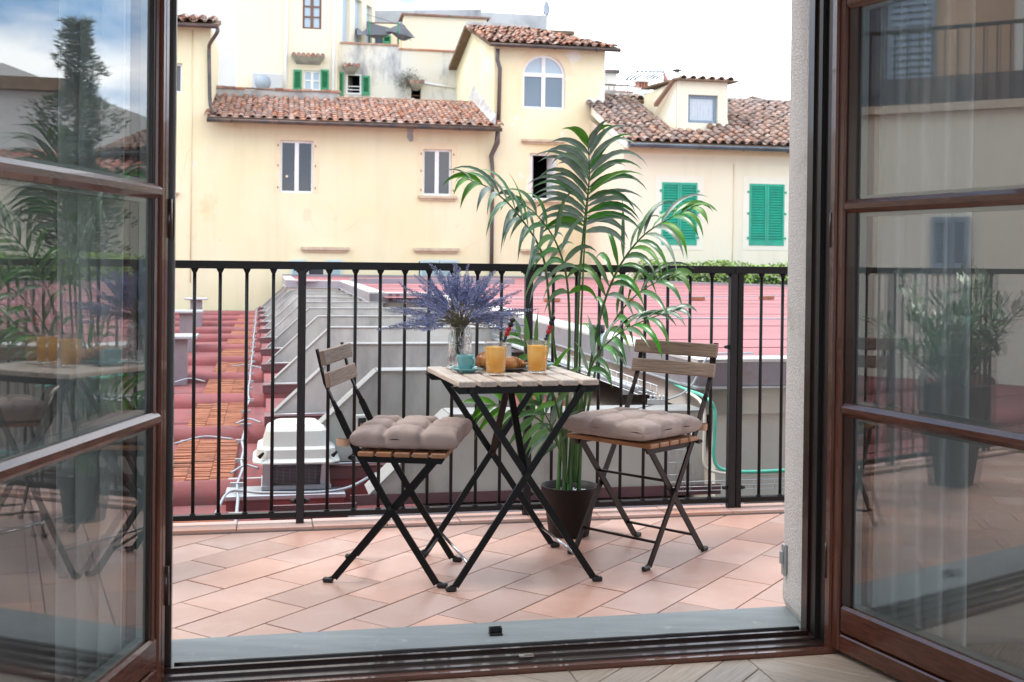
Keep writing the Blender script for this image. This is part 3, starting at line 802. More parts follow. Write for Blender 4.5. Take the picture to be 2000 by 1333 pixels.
for y in (-.232, .232):
    mb = MB(); mb.prism([(-.262, y - .008, TZ - .021), (.262, y - .008, TZ - .021), (.236, y - .008, TZ - .046), (-.236, y - .008, TZ - .046)], (0, .012, 0))
    mb.build('apron', M['chair_metal'], tab, local=True)
    yo = -.014 if y < 0 else .010
    for s in (-1, 1):
        yy = y + yo + (s * .004)
        mb = MB(); flatbar(mb, (-s * .197, yy, TZ - .030), (s * .243, yy, .016), .023, .007); mb.bar((s * .237, yy, .020), (s * .262, yy, .013), .008, .012, side=(0, 1, 0))
        lg = mb.build('leg', M['chair_metal'], tab, local=True)
        mb = MB(); foot(mb, s * .240, yy, s); mb.build('foot_cap', M['plastic'], lg, local=True)
    for x in (-.197, .197): MB().tube([(x, y - .024, TZ - .034), (x, y + .006, TZ - .034)], .0075, 10).build('bolt', M['brown_metal'], tab, local=True)
    MB().tube([(0, y - .022, .372), (0, y + .022, .372)], .008, 10).build('bolt', M['brown_metal'], tab, local=True)
    mb = MB(); flatbar(mb, (0, .0, TZ - .03), (0, y * .97, .375), .024, .007); mb.v = [Vector(v) for v in mb.v]
    mb.build('strut', M['brown_metal'] if y > 0 else M['chair_metal'], tab, local=True)
for s in (-1, 1):
    mb = MB(); mb.tube([(s * .196, -.245, .085), (s * .196, .245, .085)], .0052, 8); mb.build('tie_rod', M['chrome'], tab, local=True)

# ================================================================== folding chairs
def make_chair(feet, label, mm):
    """feet: near-right order -> front right, rear right, rear left, front left (chair's own right/left)."""
    c = sum(feet, Vector()) / 4; f = (feet[0] + feet[3] - feet[1] - feet[2])
    ch = thing('folding_chair', (c.x, c.y, 0), label, 'chair', 'folding chairs at the table', rz=math.atan2(f.y, f.x))
    hy = .172
    up = [(-.240, .790), (-.212, .680), (-.184, .620), (-.164, .580), (-.112, .475), (.016, .262), (.176, .016)]
    for s in (-1, 1):
        y = s * hy
        mb = MB()
        for i in range(len(up) - 1):
            a, b = up[i], up[i + 1]
            wd, th = ((.007, .016) if i < 2 else ((.009, .015) if i == 2 else (.023, .0075)))
            d = Vector((b[0] - a[0], 0, b[1] - a[1])).normalized() * .004
            if i == 2:   # the twist
                mb.tube([(a[0], y, a[1]), (b[0], y, b[1])], [.008, .0105], 6)
            elif i < 2: mb.bar(Vector((a[0], y, a[1])) - d, Vector((b[0], y, b[1])) + d, .018, .007, side=(0, 1, 0))
            else: mb.bar(Vector((a[0], y, a[1])) - d, Vector((b[0], y, b[1])) + d, .0075, .023, side=(0, 1, 0))
        mb.bar((.172, y, .020), (.196, y, .012), .009, .012, side=(0, 1, 0))
        o = mb.build('back_upright', mm, ch, local=True)
        mb = MB(); foot(mb, .180, y, 1); mb.build('foot_cap', M['plastic'], o, local=True)
        yi = s * (hy - .014)
        mb = MB(); mb.bar((.168, yi, .432), (-.176, yi, .016), .0075, .023, side=(0, 1, 0)); mb.bar((-.172, yi, .020), (-.194, yi, .012), .009, .012, side=(0, 1, 0))
        o = mb.build('rear_leg', mm, ch, local=True)
        mb = MB(); foot(mb, -.180, yi, -1); mb.build('foot_cap', M['plastic'], o, local=True)
        ys = s * (hy - .005)
        mb = MB(); mb.prism([(-.085, ys - .005, .437), (.205, ys - .005, .437), (.190, ys - .005, .415), (-.060, ys - .005, .415)], (0, .010, 0)); mb.build('seat_rail', mm, ch, local=True)
        MB().tube([(-.112, y - .018 * (s < 0), .43), (-.112, y + .018 * (s > 0), .43)], .008, 8).build('bolt', M['plastic'], ch, local=True); MB().tube([(.016, y - .008, .262), (.016, y + .008, .262)], .007, 8).build('bolt', M['plastic'], ch, local=True)
    for k in range(5):
        x = -.092 + k * .062
        mb = MB(); mb.bbox((x, -.194, .438), (x + .054, .194, .454), .003); mb.build('seat_slat', M['acacia_w'], ch, local=True)
    for (z, x) in ((.764, -.233), (.690, -.215)):
        Mx = Matrix.Translation((x + .010, 0, z)) @ Matrix.Rotation(math.radians(-11), 4, 'Y')
        mb = MB(); mb.bbox((-.001, -.193, -.026), (.015, .193, .026), .003, Mx); mb.build('back_slat', M['acacia'], ch, local=True)
    mb = MB(); mb.tube([(.128, -hy, .088), (.128, hy, .088)], .0052, 8); mb.build('stretcher', mm, ch, local=True)
    mb = MB(); mb.tube([(-.128, -hy + .014, .072), (-.128, hy - .014, .072)], .0052, 8); mb.build('stretcher', mm, ch, local=True)
    mb = MB(); mb.tube([(.055, -hy + .014, .300), (.055, hy - .014, .300)], .0052, 8); mb.build('stretcher', mm, ch, local=True)
    mb = MB(); mb.tube([(-.120, -hy - .02, .432), (-.120, hy + .02, .432)], .006, 8); mb.build('pivot_rod', mm, ch, local=True)
    return ch
chL = make_chair([G(860, 1150), G(643, 1138), G(686, 1091), G(893, 1096)], 'folding slatted chair left of the table, seen side on with its back to the left', M['chair_metal'])
chR = make_chair([G(1127, 1077), G(1234, 1049), G(1376, 1079), G(1264, 1117)], 'folding slatted chair right of the table beside the palm pot', M['brown_metal'])

def make_cushion(ch, label, seed, x0=.062):
    Wm = WM(ch); base = Wm @ Vector((x0, 0, .4545))
    cu = thing('seat_cushion', base, label, 'cushion', 'tufted cushions on the folding chairs', rz=ch.rotation_euler.z)
    N = 84; hx, hy, T = .178, .185, .041
    rr = random.Random(seed)
    tf = [(sx * .36 + rr.uniform(-.03, .03), sy * .36 + rr.uniform(-.03, .03)) for sx in (-1, 1) for sy in (-1, 1)]
    segs_ = []
    for (x, y) in tf:
        segs_.append(((x, y), (x, 1.05 if y > 0 else -1.05))); segs_.append(((x, y), (1.05 if x > 0 else -1.05, y)))
    segs_ += [(tf[0], tf[1]), (tf[2], tf[3]), (tf[0], tf[2]), (tf[1], tf[3])]
    def dseg(p, a, b):
        ax, ay = a; bx, by = b; vx, vy = bx - ax, by - ay
        t = max(0, min(1, ((p[0] - ax) * vx + (p[1] - ay) * vy) / (vx * vx + vy * vy)))
        return math.hypot(p[0] - ax - vx * t, p[1] - ay - vy * t)
    mb = MB(); V0 = []
    def surf(u, v, top):
        e = (max(0, 1 - abs(u) ** 12)) ** .30 * (max(0, 1 - abs(v) ** 12)) ** .30
        dome = .80 + .30 * math.cos(u * 1.3) * math.cos(v * 1.3)
        z = T * e * dome
        if top:
            dm = sum(math.exp(-((u - a) ** 2 + (v - b) ** 2) / .022) for a, b in tf)
            cz = max(math.exp(-(dseg((u, v), a, b) / .060) ** 2) for a, b in segs_)
            z -= T * (.85 * min(1, dm) + .34 * cz * e) * 1.0
            z += .006 * mnoise.noise(Vector((u * 3, v * 3, seed))) + .0022 * mnoise.noise(Vector((u * 9, v * 9, seed + 3))) + .0022 * abs(mnoise.noise(Vector((u * 5 + v * 2, v * 13 - u * 3, seed + 7)))) * e
            z = max(z, -T * .3) if e > .3 else z
        else: z = -z * .95
        cz = max(math.exp(-(dseg((u, v), a, b) / .07) ** 2) for a, b in segs_)
        sh = 1 - .035 * cz * max(abs(u), abs(v)) ** 4
        pull = 1 + .03 * abs(u * v) ** 2
        return Vector((u * hx * sh * pull, v * hy * sh * pull, T * .98 + z))
    def mp_(t): return math.copysign(1 - (1 - abs(t)) ** 2.0, t)
    for top in (1, 0):
        o = len(mb.v)
        for i in range(N + 1):
            for j in range(N + 1):
                mb.v.append(surf(mp_(-1 + 2 * i / N), mp_(-1 + 2 * j / N), top))
        for i in range(N):
            for j in range(N):
                a = o + i * (N + 1) + j; f = (a, a + N + 1, a + N + 2, a + 1)
                mb.f.append(f if top else f[::-1]); mb.sm.append(True)
    mb.build('cover', M['cushion'], cu, local=True, weld=True)
    # piped seam round the side
    pts = []
    for k in range(65):
        an = 2 * math.pi * k / 64; c, s = math.cos(an), math.sin(an)
        q = max(abs(c), abs(s)) if False else (abs(c) ** 9 + abs(s) ** 9) ** (1 / 9)
        u, v = c / q, s / q
        pts.append((u * hx * 1.004, v * hy * 1.004, T * .62 + .002 * math.sin(k * 1.7)))
    mb = MB(); mb.tube(pts, .0011, 5, cap=False); mb.build('seam', M['cushion'], cu, local=True)
    for s in (-1, 1):
        if ch is chL and s > 0: pass
        # tan strap looped round the chair's back upright
        Wc = WM(cu).inverted() @ Wm
        cen = Wc @ Vector((-.128, s * .172, .478)); anch = Vector((-hx * .97, s * .155, T * .75))
        lp = [anch + Vector((.01, -.006 * s, 0)), anch + Vector((-.006, .010 * s, .0)), cen + Vector((-.004, .024 * s, .004)), cen + Vector((-.034, .016 * s, .006)), cen + Vector((-.040, -.004 * s, .004)), cen + Vector((-.020, -.022 * s, 0)), anch + Vector((.0, -.030 * s, -.002))]
        lp = cr_spline(lp, 5); mb = MB()
        for i in range(len(lp) - 1):
            a, b = lp[i], lp[i + 1]; h = Vector((0, 0, .012))
            mb.quad(a - h, b - h, b + h, a + h)
        mb.build('strap', M['strap'], cu, local=True, weld=True)
        sol = COL.objects[-1] if False else None
    return cu
cuL = make_cushion(chL, 'taupe tufted cushion on the left chair seen side on', 4)
cuR = make_cushion(chR, 'taupe tufted cushion on the right chair beside the palm', 9)

# ================================================================== things on the table
def tpos(px, Y): # a point on the table top
    q = DY(px, 720, Y); return Vector((q.x, q.y, TZ + .0006))
# mason jar
jp = tpos(897.5, 4.275)
jar = thing('glass_jar', jp, 'ribbed clear glass jar holding the lavender on the table', 'jar')
rib = lambda an, z: 1 + (.012 * math.cos(an * 32) if z < .088 else 0)
outer = [(.030, 0), (.041, .004), (.0445, .012), (.0445, .030), (.0445, .090), (.0450, .094), (.0445, .098), (.0445, .118), (.040, .130), (.0365, .136), (.0365, .140), (.039, .142), (.0365, .144), (.0365, .150), (.0380, .152), (.0370, .156)]
inner = [(.034, .156), (.0335, .150), (.0335, .136), (.038, .128), (.0415, .116), (.0415, .030), (.040, .012), (.028, .008)]
mb = MB(); mb.lathe(outer + inner, 64, rfun=rib); mb.build('glass', M['jar'], jar, local=True)
mb = MB(); mb.tube([Vector((.0435 * math.cos(a), .0435 * math.sin(a), .092)) for a in [k * .262 for k in range(25)]], .0007, 4)
mb.tube(cr_spline([(.043, -.008, .092), (.052, -.010, .088), (.054, -.006, .100), (.048, -.004, .118), (.040, 0, .138)], 4), .0007, 4)
mb.build('wire', M['chrome'], jar, local=True)

# lavender bouquet: each sprig a piece
bq = thing('lavender_bouquet', jp + Vector((0, 0, .10)), 'big bunch of blue-purple lavender sprigs in the glass jar', 'flowers')
neck = jp + Vector((.0, 0, .150))
rl_ = random.Random(21); spr = []
for k in range(84):
    side = -1 if k % 2 else 1
    th_ = rl_.uniform(0, 2 * math.pi)
    el = math.radians(rl_.choice([rl_.uniform(-8, 30), rl_.uniform(10, 60), rl_.uniform(40, 88)]))
    ln = rl_.uniform(.17, .235) * (1.12 if el < .35 else .98)
    d = Vector((math.cos(th_) * math.cos(el) * 1.12, math.sin(th_) * math.cos(el) * .85, math.sin(el)))
    if abs(d.x) < .3 and el < .5: d.x += math.copysign(.4, d.x)
    spr.append((d, ln, side))
# a few sprigs placed where the photo shows them
for (tx, ty, dY) in ((757, 641, .05), (792, 645, -.02), (755, 600, 0), (845, 513, .04), (899, 518, .02), (951, 532, 0), (983, 551, .05), (1010, 568, 0), (1018, 606, -.03), (785, 548, .02), (782, 562, -.05), (770, 585, .0), (812, 536, .03), (872, 540, 0), (925, 560, -.06), (1000, 590, .02)):
    tip = DY(tx, ty, jp.y + dY); v = tip - neck - Vector((0, 0, .02)); spr.append((v.normalized(), v.length * .98, 1 if tx > 900 else -1))
for si, (d, ln, side) in enumerate(spr):
    base = jp + Vector((rl_.uniform(-.02, .02), rl_.uniform(-.02, .02), rl_.uniform(.035, .10)))
    nk = neck + Vector((side * .010 + rl_.uniform(-.014, .014), rl_.uniform(-.018, .018), rl_.uniform(-.002, .006)))
    hub = nk + Vector((side * -.002, 0, .02)) + d * .03
    tip = nk + Vector((0, 0, .02)) + d * ln
    sag = Vector((0, 0, rl_.uniform(-.004, .016)))
    mid = (hub + tip) / 2 + sag + Vector((rl_.uniform(-.008, .008), rl_.uniform(-.008, .008), 0))
    pts = cr_spline([nk, hub, mid, tip], 6)
    mb = MB()
    if si % 5 == 0: mb.tube([base, nk], .0017, 5)
    mb.tube(pts, [.0011] * (len(pts) - 1) + [.0005], 5)
    st_ = mb.build('lavender_sprig', M['lav_stem'], bq)
    fb = MB()
    tot = len(pts) - 1; tt = rl_.uniform(.46, .60)
    while tt < 1.0:
        f_ = tt * tot; i0 = min(int(f_), tot - 1); p = pts[i0].lerp(pts[i0 + 1], f_ - i0); t_ = (pts[i0 + 1] - pts[i0]).normalized()
        a_ = t_.orthogonal().normalized(); b_ = t_.cross(a_)
        sz = .0056 * (1.1 - .55 * max(0, (tt - .6) / .4)) * (.75 if tt < .58 else 1)
        for q in range(5 if tt > .56 else 3):
            an = rl_.uniform(0, 6.28); o_ = (a_ * math.cos(an) + b_ * math.sin(an))
            c_ = p + o_ * (.0050 + rl_.uniform(-.001, .0026)) * (1.15 - .7 * max(0, (tt - .8) / .2))
            e1 = (t_ * .9 + o_ * .7).normalized(); e2 = e1.orthogonal().normalized(); e3 = e1.cross(e2)
            s1 = sz * rl_.uniform(.7, 1.2)
            vv = [c_ - e1 * s1 * .8, c_ + e2 * s1 * .55, c_ - e2 * s1 * .3 + e3 * s1 * .5, c_ - e2 * s1 * .3 - e3 * s1 * .5, c_ + e1 * s1]
            fb.add(vv, [(0, 2, 1), (0, 3, 2), (0, 1, 3), (4, 1, 2), (4, 2, 3), (4, 3, 1)])
        tt += .0215
    fb.build('floret_spike', M['lav'], st_, fix=False)
# loose twiggy lower leaves
for k in range(22):
    an = rl_.uniform(0, 6.28); mb = MB()
    p0 = neck + Vector((math.cos(an) * .02, math.sin(an) * .02, .01)); e = Vector((math.cos(an), math.sin(an), rl_.uniform(-.15, .5)))
    mb.tube(cr_spline([p0, p0 + e * .03 + Vector((0, 0, .006)), p0 + e * .055 - Vector((0, 0, rl_.uniform(-.01, .014)))], 3), .0008, 4)
    mb.build('dry_leaf', M['lav_stem'], bq)

# espresso cups and saucers
def make_saucer(p, label):
    t = thing('saucer', p, label, 'saucer', 'teal saucers on the table')
    mb = MB(); mb.lathe([(.020, 0), (.030, 0), (.032, .003), (.050, .011), (.0565, .0155), (.0560, .0170), (.049, .0135), (.031, .0062), (.0001, .0055)], 48); mb.build('dish', M['teal'], t, local=True)
    return t
def make_cup(p, label, rz):
    t = thing('espresso_cup', p, label, 'cup', 'teal espresso cups', rz=rz)
    mb = MB(); mb.lathe([(.0001, 0), (.0205, 0), (.024, .003), (.0275, .018), (.0312, .048), (.0322, .0555), (.0312, .0562), (.0300, .050), (.0262, .018), (.022, .006), (.0001, .005)], 48); mb.build('bowl', M['teal'], t, local=True)
    mb = MB(); hp = cr_spline([(.029, 0, .044), (.040, 0, .046), (.0455, 0, .036), (.042, 0, .022), (.0275, 0, .016)], 6); mb.tube(hp, .0036, 10); mb.build('handle', M['teal'], t, local=True)
    return t
p = tpos(909.5, 4.13); make_saucer(p, 'teal saucer at the left front of the table under the cup')
make_cup(p + Vector((0, 0, .0065)), 'teal espresso cup with its handle to the right, in front of the jar', math.radians(-42))
p = tpos(1053, 4.355); make_saucer(p, 'teal saucer mostly hidden behind the right juice glass')
make_cup(p + Vector((0, 0, .0065)), 'teal espresso cup hidden behind the right juice glass', math.radians(200))

# juice glasses
def make_tumbler(p, label):
    t = thing('juice_glass', p, label, 'glass', 'glasses of orange juice')
    rb = lambda an, z: 1 + (.014 * math.cos(an * 30) if .006 < z < .110 else 0)
    mb = MB(); mb.lathe([(.0001, 0), (.030, 0), (.0325, .003), (.0345, .012), (.0398, .110), (.0405, .119), (.0398, .1205), (.0388, .119), (.0380, .110), (.0325, .016), (.028, .010), (.0001, .009)], 90, rfun=rb)
    mb.build('tumbler', M['glassware'], t, local=True)
    mb = MB(); rj = lambda an, z: 1 + .010 * math.cos(an * 30)
    mb.lathe([(.0001, .0098), (.0270, .0105), (.0318, .017), (.0364, .0990), (.0001, .0992)], 90, rfun=rj); mb.build('juice', M['juice'], t, local=True)
    return t
gl1 = tpos(968, 4.03); make_tumbler(gl1, 'left glass of orange juice, nearest to the front edge')
gl2 = tpos(1049.5, 4.12); make_tumbler(gl2, 'right glass of orange juice, at the right of the pastries')
def make_skewer(p0, p1, label):
    d = (p1 - p0).normalized(); L = (p1 - p0).length
    t = thing('fruit_skewer', p0, label, 'fruit skewer', 'fruit skewers leaning in the glasses')
    mb = MB(); mb.tube([p0, p1], [.0012, .0008], 6); mb.build('stick', M['skewer'], t)
    s = .485; rr = random.Random(int(L * 10000))
    seq = [('blueberry', .0074), ('blueberry', .0066), ('raspberry', .0092), ('raspberry', .0088), ('blackberry', .0096), ('blackberry', .0092)]
    pos = L - .148 + .028
    pos = L * .47
    for nm, r in seq:
        pos += r * .92; c = p0 + d * pos; mb = MB()
        if nm == 'blueberry':
            mb.ball(c, r, n=14, m=9); mb.tube([c + Vector((-.6, -.7, .2)).normalized() * r * .96, c + Vector((-.6, -.7, .2)).normalized() * r * 1.08], [r * .35, r * .28], 7)
        else:
            for q in range(34):
                z = 1 - 2 * (q + .5) / 34; a = q * 2.39996; rr_ = math.sqrt(1 - z * z)
                v = Vector((rr_ * math.cos(a), rr_ * math.sin(a), z)); mb.ball(c + v * r * .74, r * .34 * rr.uniform(.9, 1.1), n=6, m=4)
        mb.build(nm, M[nm], t); pos += r * .90
    return t
make_skewer(gl1 + Vector((-.012, -.004, .016)), DY(1008.5, 607, 4.02), 'fruit skewer with dark and red berries leaning right in the left glass')
make_skewer(gl2 + Vector((-.004, -.006, .016)), DY(1086, 603, 4.10), 'fruit skewer with dark and red berries leaning right in the right glass')

# plate with pastries
pp = tpos(985, 4.235)
pl_ = thing('pastry_plate', pp, 'round plate with a dark rim under the croissants', 'plate')
mb = MB(); mb.lathe([(.055, 0), (.062, .001), (.092, .010), (.0945, .0115), (.0925, .0125), (.088, .0108)], 56); mb.build('rim', M['plate'], pl_, local=True)
mb = MB(); mb.lathe([(.0878, .0106), (.064, .0044), (.0001, .0040)], 56); mb.build('well', M['plate_in'], pl_, local=True)
def make_croissant(c, rz, L, r, label, curve=.5, seed=1):
    t = thing('croissant', c, label, 'croissant', 'croissants on the plate', rz=rz); rr = random.Random(seed)
    mb = MB(); n = 20; m = 64; o = 0
    for i in range(m + 1):
        s = -1 + 2 * i / m; an = s * curve * 1.7; Rc = L / (curve * 3.4)
        cx, cy = Rc * math.sin(an), Rc * (1 - math.cos(an)); prof = (1 - abs(s) ** 2.2) ** .62
        ph = (abs(s) * 4.1 + .15) % 1.0
        ridge = 1 + .24 * (1 - ph) ** .7 * (1 if abs(s) < .96 else 0) - .06
        rad = max(.0004, r * (.10 + .90 * prof) * ridge)
        for k in range(n):
            a = 2 * math.pi * k / n
            w = rad * (1 + .05 * mnoise.noise(Vector((s * 4, math.cos(a) * 2, math.sin(a) * 2 + seed))))
            y, z = w * math.cos(a), w * .86 * math.sin(a)
            z = max(z, -r * .72)
            # ridges run a little askew, as the dough is rolled
            mb.v.append(Vector((cx - y * math.sin(an), cy + y * math.cos(an), z + r * .72)))
    for i in range(m):
        for k in range(n):
            k2 = (k + 1) % n; mb.f.append((i * n + k, i * n + k2, (i + 1) * n + k2, (i + 1) * n + k)); mb.sm.append(True)
    mb.f.append(tuple(range(n))); mb.sm.append(False); mb.f.append(tuple(m * n + k for k in range(n))); mb.sm.append(False)
    mb.build('pastry', M['croissant'], t, local=True); return t
make_croissant(pp + Vector((-.052, -.012, .006)), math.radians(-40), .145, .036, 'large dark glazed croissant behind the left juice glass', .42, 2)
make_croissant(pp + Vector((.022, -.018, .006)), math.radians(-128), .115, .027, 'smaller croissant between the two juice glasses', .40, 5)
tp = pp + Vector((.060, .014, .007))
tt_ = thing('custard_tart', tp, 'small tart with orange filling beside the croissant', 'tart')
mb = MB(); mb.lathe([(.0001, 0), (.0155, 0), (.0225, .016), (.0235, .0185), (.0215, .0175), (.0001, .015)], 40, rfun=lambda an, z: 1 + .03 * math.cos(an * 14)); mb.build('crust', M['tart'], tt_, local=True)
mb = MB(); mb.ball((0, 0, .0165), (.0195, .0195, .0085), n=20, m=10, bump=.25)
for k in range(7): mb.ball((.010 * math.cos(k * .9), .010 * math.sin(k * .9), .0225), .0042, n=8, m=5)
mb.build('filling', M['custard'], tt_, local=True)
mb = MB(); mb.ball((.014, -.004, .024), (.005, .005, .003), n=8, m=5); mb.build('berry', M['raspberry'], tt_, local=True)

# ================================================================== potted palm
pc = G(1111, 1044)
palm = thing('potted_palm', (pc.x, pc.y, 0), 'tall palm plant in a dark brown plastic pot by the railing', 'potted plant')
mb = MB(); mb.lathe([(.0001, 0), (.079, 0), (.0815, .003), (.103, .158), (.1095, .160), (.1150, .196), (.1160, .2005), (.1130, .2005), (.1060, .166), (.100, .150), (.092, .100), (.0001, .100)], 64)
mb.build('pot', M['pot'], palm, local=True)
gr = MB(); rg = random.Random(4)
for k in range(520):
    a = rg.uniform(0, 6.28); r = .100 * math.sqrt(rg.random()); gr.ball((r * math.cos(a), r * math.sin(a), .166 + rg.uniform(-.003, .005)), (rg.uniform(.003, .006), rg.uniform(.003, .006), rg.uniform(.0025, .004)), n=5, m=3)
o = gr.build('gravel', M['gravel'], palm, local=True, fix=False); tag(o, kind='stuff')
mb = MB(); mb.lathe([(.0001, .162), (.103, .162)], 32); mb.build('soil', M['bark'], palm, local=True)
leaf_count = [0]; leaf_mass = MB()
rp_ = random.Random(31)
def leaflet(P, D, L, wmax, nrm, droop, twist=0.0, curl=0.0, up=.0):
    """one blade: starts along D, bends down with `droop`; nrm is roughly the blade normal."""
    seg = 9; mb = MB(); p = Vector(P); d = Vector(D).normalized(); pts = [p.copy()]; dirs = [d.copy()]
    for i in range(seg):
        t = (i + 1) / seg
        d = (d + Vector((0, 0, -1)) * droop * (.35 + 1.3 * t) / seg * 2.0 + nrm * curl / seg).normalized()
        p = p + d * (L / seg); pts.append(p.copy()); dirs.append(d.copy())
    for i, (q, dd) in enumerate(zip(pts, dirs)):
        t = i / seg; w = wmax * (min(1, t * 5 + .18)) * (1 - t ** 2.2) ** .8 * (.6 + .4 * math.sin(math.pi * min(1, t * 1.15)))
        sd = dd.cross(nrm)
        if sd.length < .05: sd = dd.orthogonal()
        sd.normalize(); n2 = sd.cross(dd).normalized()
        tw = twist * t; sd2 = sd * math.cos(tw) + n2 * math.sin(tw); n3 = sd2.cross(dd)
        ed = n3 * (w * .28)
        wob = 1 + .10 * mnoise.noise(q * 60)
        mb.v += [q - sd2 * w * .5 * wob + ed, q, q + sd2 * w * .5 * wob + ed]
    for i in range(seg):
        a = i * 3; mb.f += [(a, a + 3, a + 4, a + 1), (a + 1, a + 4, a + 5, a + 2)]; mb.sm += [True, True]
    return mb
def frond(ctrl, n, L, wmax, nrm, start, droop=.5, angle=48, m='leaf', rad=.0065, tipm=None, lean=0, side_lean=0.0, only=None, gap=0, drop2=None, young=0.0, pale=.16):
    pts = cr_spline([DY(*c) for c in ctrl], 8)
    # base always roots in the pot
    k = len(pts)
    mb = MB(); mb.tube(pts, [rad * 1.15 * (1 - .78 * (i / (k - 1)) ** .8) for i in range(k)], 7)
    fo = mb.build('frond', M['stem'], palm)
    cum = [0]
    for i in range(1, k): cum.append(cum[-1] + (pts[i] - pts[i - 1]).length)
    tot = cum[-1]
    def at(s):
        s *= tot
        for i in range(1, k):
            if cum[i] >= s: f = (s - cum[i - 1]) / (cum[i] - cum[i - 1] + 1e-9); return pts[i - 1].lerp(pts[i], f), (pts[i] - pts[i - 1]).normalized()
        return pts[-1], (pts[-1] - pts[-2]).normalized()
    nv = Vector(nrm).normalized(); n = max(6, round(n * .74))
    for q in range(n):
        t = q / (n - 1); s = start + (1 - start) * (t * .985)
        for sd_ in (-1, 1):
            if only and sd_ != only and rp_.random() < .85: continue
            if rp_.random() < gap: continue
            P, T = at(min(1, s + rp_.uniform(-.004, .004)))
            side = T.cross(nv).normalized() * sd_
            n2 = side.cross(T) * sd_
            an = math.radians(angle * (1 - .55 * t) + rp_.uniform(-7, 7))
            D = (T * math.cos(an) + side * math.sin(an) + n2 * (.12 + rp_.uniform(-.10, .10))).normalized()
            ll = L * (.55 + .45 * math.sin(math.pi * (.18 + .62 * t))) * (1 - .42 * max(0, t - .7) / .3) * rp_.uniform(.88, 1.08)
            blade_n = (n2 + T * .25 + side * rp_.uniform(-.3, .3)).normalized()
            dr = droop * rp_.uniform(.75, 1.25) * (1 if sd_ > 0 or drop2 is None else drop2)
            mm = m
            if tipm and (t > .86 or rp_.random() < young): mm = tipm
            if rp_.random() < young: mm = 'leaf_lt'
            elif m == 'leaf' and rp_.random() < pale: mm = 'leaf_pale'
            lf = leaflet(P, D, ll * 1.30, wmax * 1.22 * rp_.uniform(.85, 1.1), blade_n, dr, rp_.uniform(-.7, .7), rp_.uniform(-.2, .2))
            leaf_count[0] += 1
            lf.build('leaflet', M[mm], fo, fix=False)
    return fo
PZ = pc.y
FR = (0, -1, .15)
# upright central frond
frond([(1115, 938, PZ), (1124, 760, PZ - .02), (1131, 560, PZ - .05), (1141, 440, PZ - .09), (1151, 345, PZ - .12), (1148, 276, PZ - .14)], 20, .215, .022, (0, -1, .05), .735, .85, 52, 'leaf', .0075, 'leaf_lt', young=.05, pale=.62)
frond([(1120, 938, PZ), (1130, 760, PZ - .02), (1136, 600, PZ - .06), (1142, 470, PZ - .08), (1149, 380, PZ - .10), (1151, 330, PZ - .11)], 9, .19, .021, (0, -1, .0), .80, .75, 66, 'leaf_pale', .006, 'leaf_pale')
# long frond arching to the upper left
frond([(1104, 940, PZ), (1092, 760, PZ - .05), (1075, 620, PZ - .12), (1060, 500, PZ - .20), (1012, 420, PZ - .30), (962, 372, PZ - .38), (918, 352, PZ - .43)], 18, .205, .021, (.28, -.55, .75), .60, .85, 60, 'leaf', .007, 'leaf_lt', young=.03)
# second left frond, fuller and nearer the middle
frond([(1101, 940, PZ + .03), (1108, 760, PZ - .03), (1112, 640, PZ - .06), (1106, 540, PZ - .10), (1084, 470, PZ - .15), (1046, 418, PZ - .20), (1004, 388, PZ - .25)], 12, .165, .021, (.35, -.7, .5), .62, 1.05, 52, 'leaf', .007, 'leaf', young=.05)
# long frond to the upper right
frond([(1122, 940, PZ), (1146, 760, PZ - .02), (1172, 620, PZ - .06), (1205, 530, PZ - .10), (1252, 465, PZ - .15), (1306, 428, PZ - .20), (1352, 408, PZ - .24)], 17, .200, .022, (-.30, -.6, .7), .60, .95, 50, 'leaf', .007, 'leaf_lt', young=.05)
# right mid frond
frond([(1120, 942, PZ + .02), (1150, 790, PZ - .03), (1172, 690, PZ - .06), (1208, 615, PZ - .12), (1258, 565, PZ - .20), (1318, 538, PZ - .26)], 10, .190, .023, (-.25, -.6, .75), .55, 1.0, 50, 'leaf', .0065, 'leaf_lt', young=.06)
# low right frond reaching over the chair back
frond([(1124, 942, PZ), (1132, 800, PZ - .08), (1160, 705, PZ - .14), (1205, 655, PZ - .22), (1262, 625, PZ - .30), (1320, 606, PZ - .36)], 12, .165, .022, (-.2, -.55, .8), .50, .85, 42, 'leaf', .0062, 'leaf_pale')
# bright frond opening behind the juice glasses
frond([(1104, 942, PZ), (1098, 850, PZ - .08), (1082, 775, PZ - .13), (1058, 720, PZ - .17), (1032, 682, PZ - .20), (1012, 655, PZ - .21)], 10, .150, .021, (.3, -.8, .5), .52, .45, 62, 'leaf_lt', .006, 'leaf_lt')
# low frond spreading left under the table top
frond([(1108, 945, PZ), (1094, 880, PZ - .08), (1066, 832, PZ - .12), (1028, 806, PZ - .15), (985, 792, PZ - .18), (945, 792, PZ - .20)], 12, .175, .025, (.2, -.75, .6), .40, .50, 62, 'leaf_lt', .006, 'leaf_lt')
frond([(1108, 945, PZ - .02), (1100, 900, PZ - .05), (1085, 850, PZ - .10), (1060, 800, PZ - .12), (1046, 770, PZ - .13)], 6, .150, .022, (.2, -.8, .5), .45, .6, 62, 'leaf', .005, 'leaf')
# one long thin blade reaching left past the jar
lf = leaflet(DY(985, 745, PZ - .25), (DY(865, 672, PZ - .28) - DY(985, 745, PZ - .25)), .24, .012, Vector((0, -.5, 1)), .30)
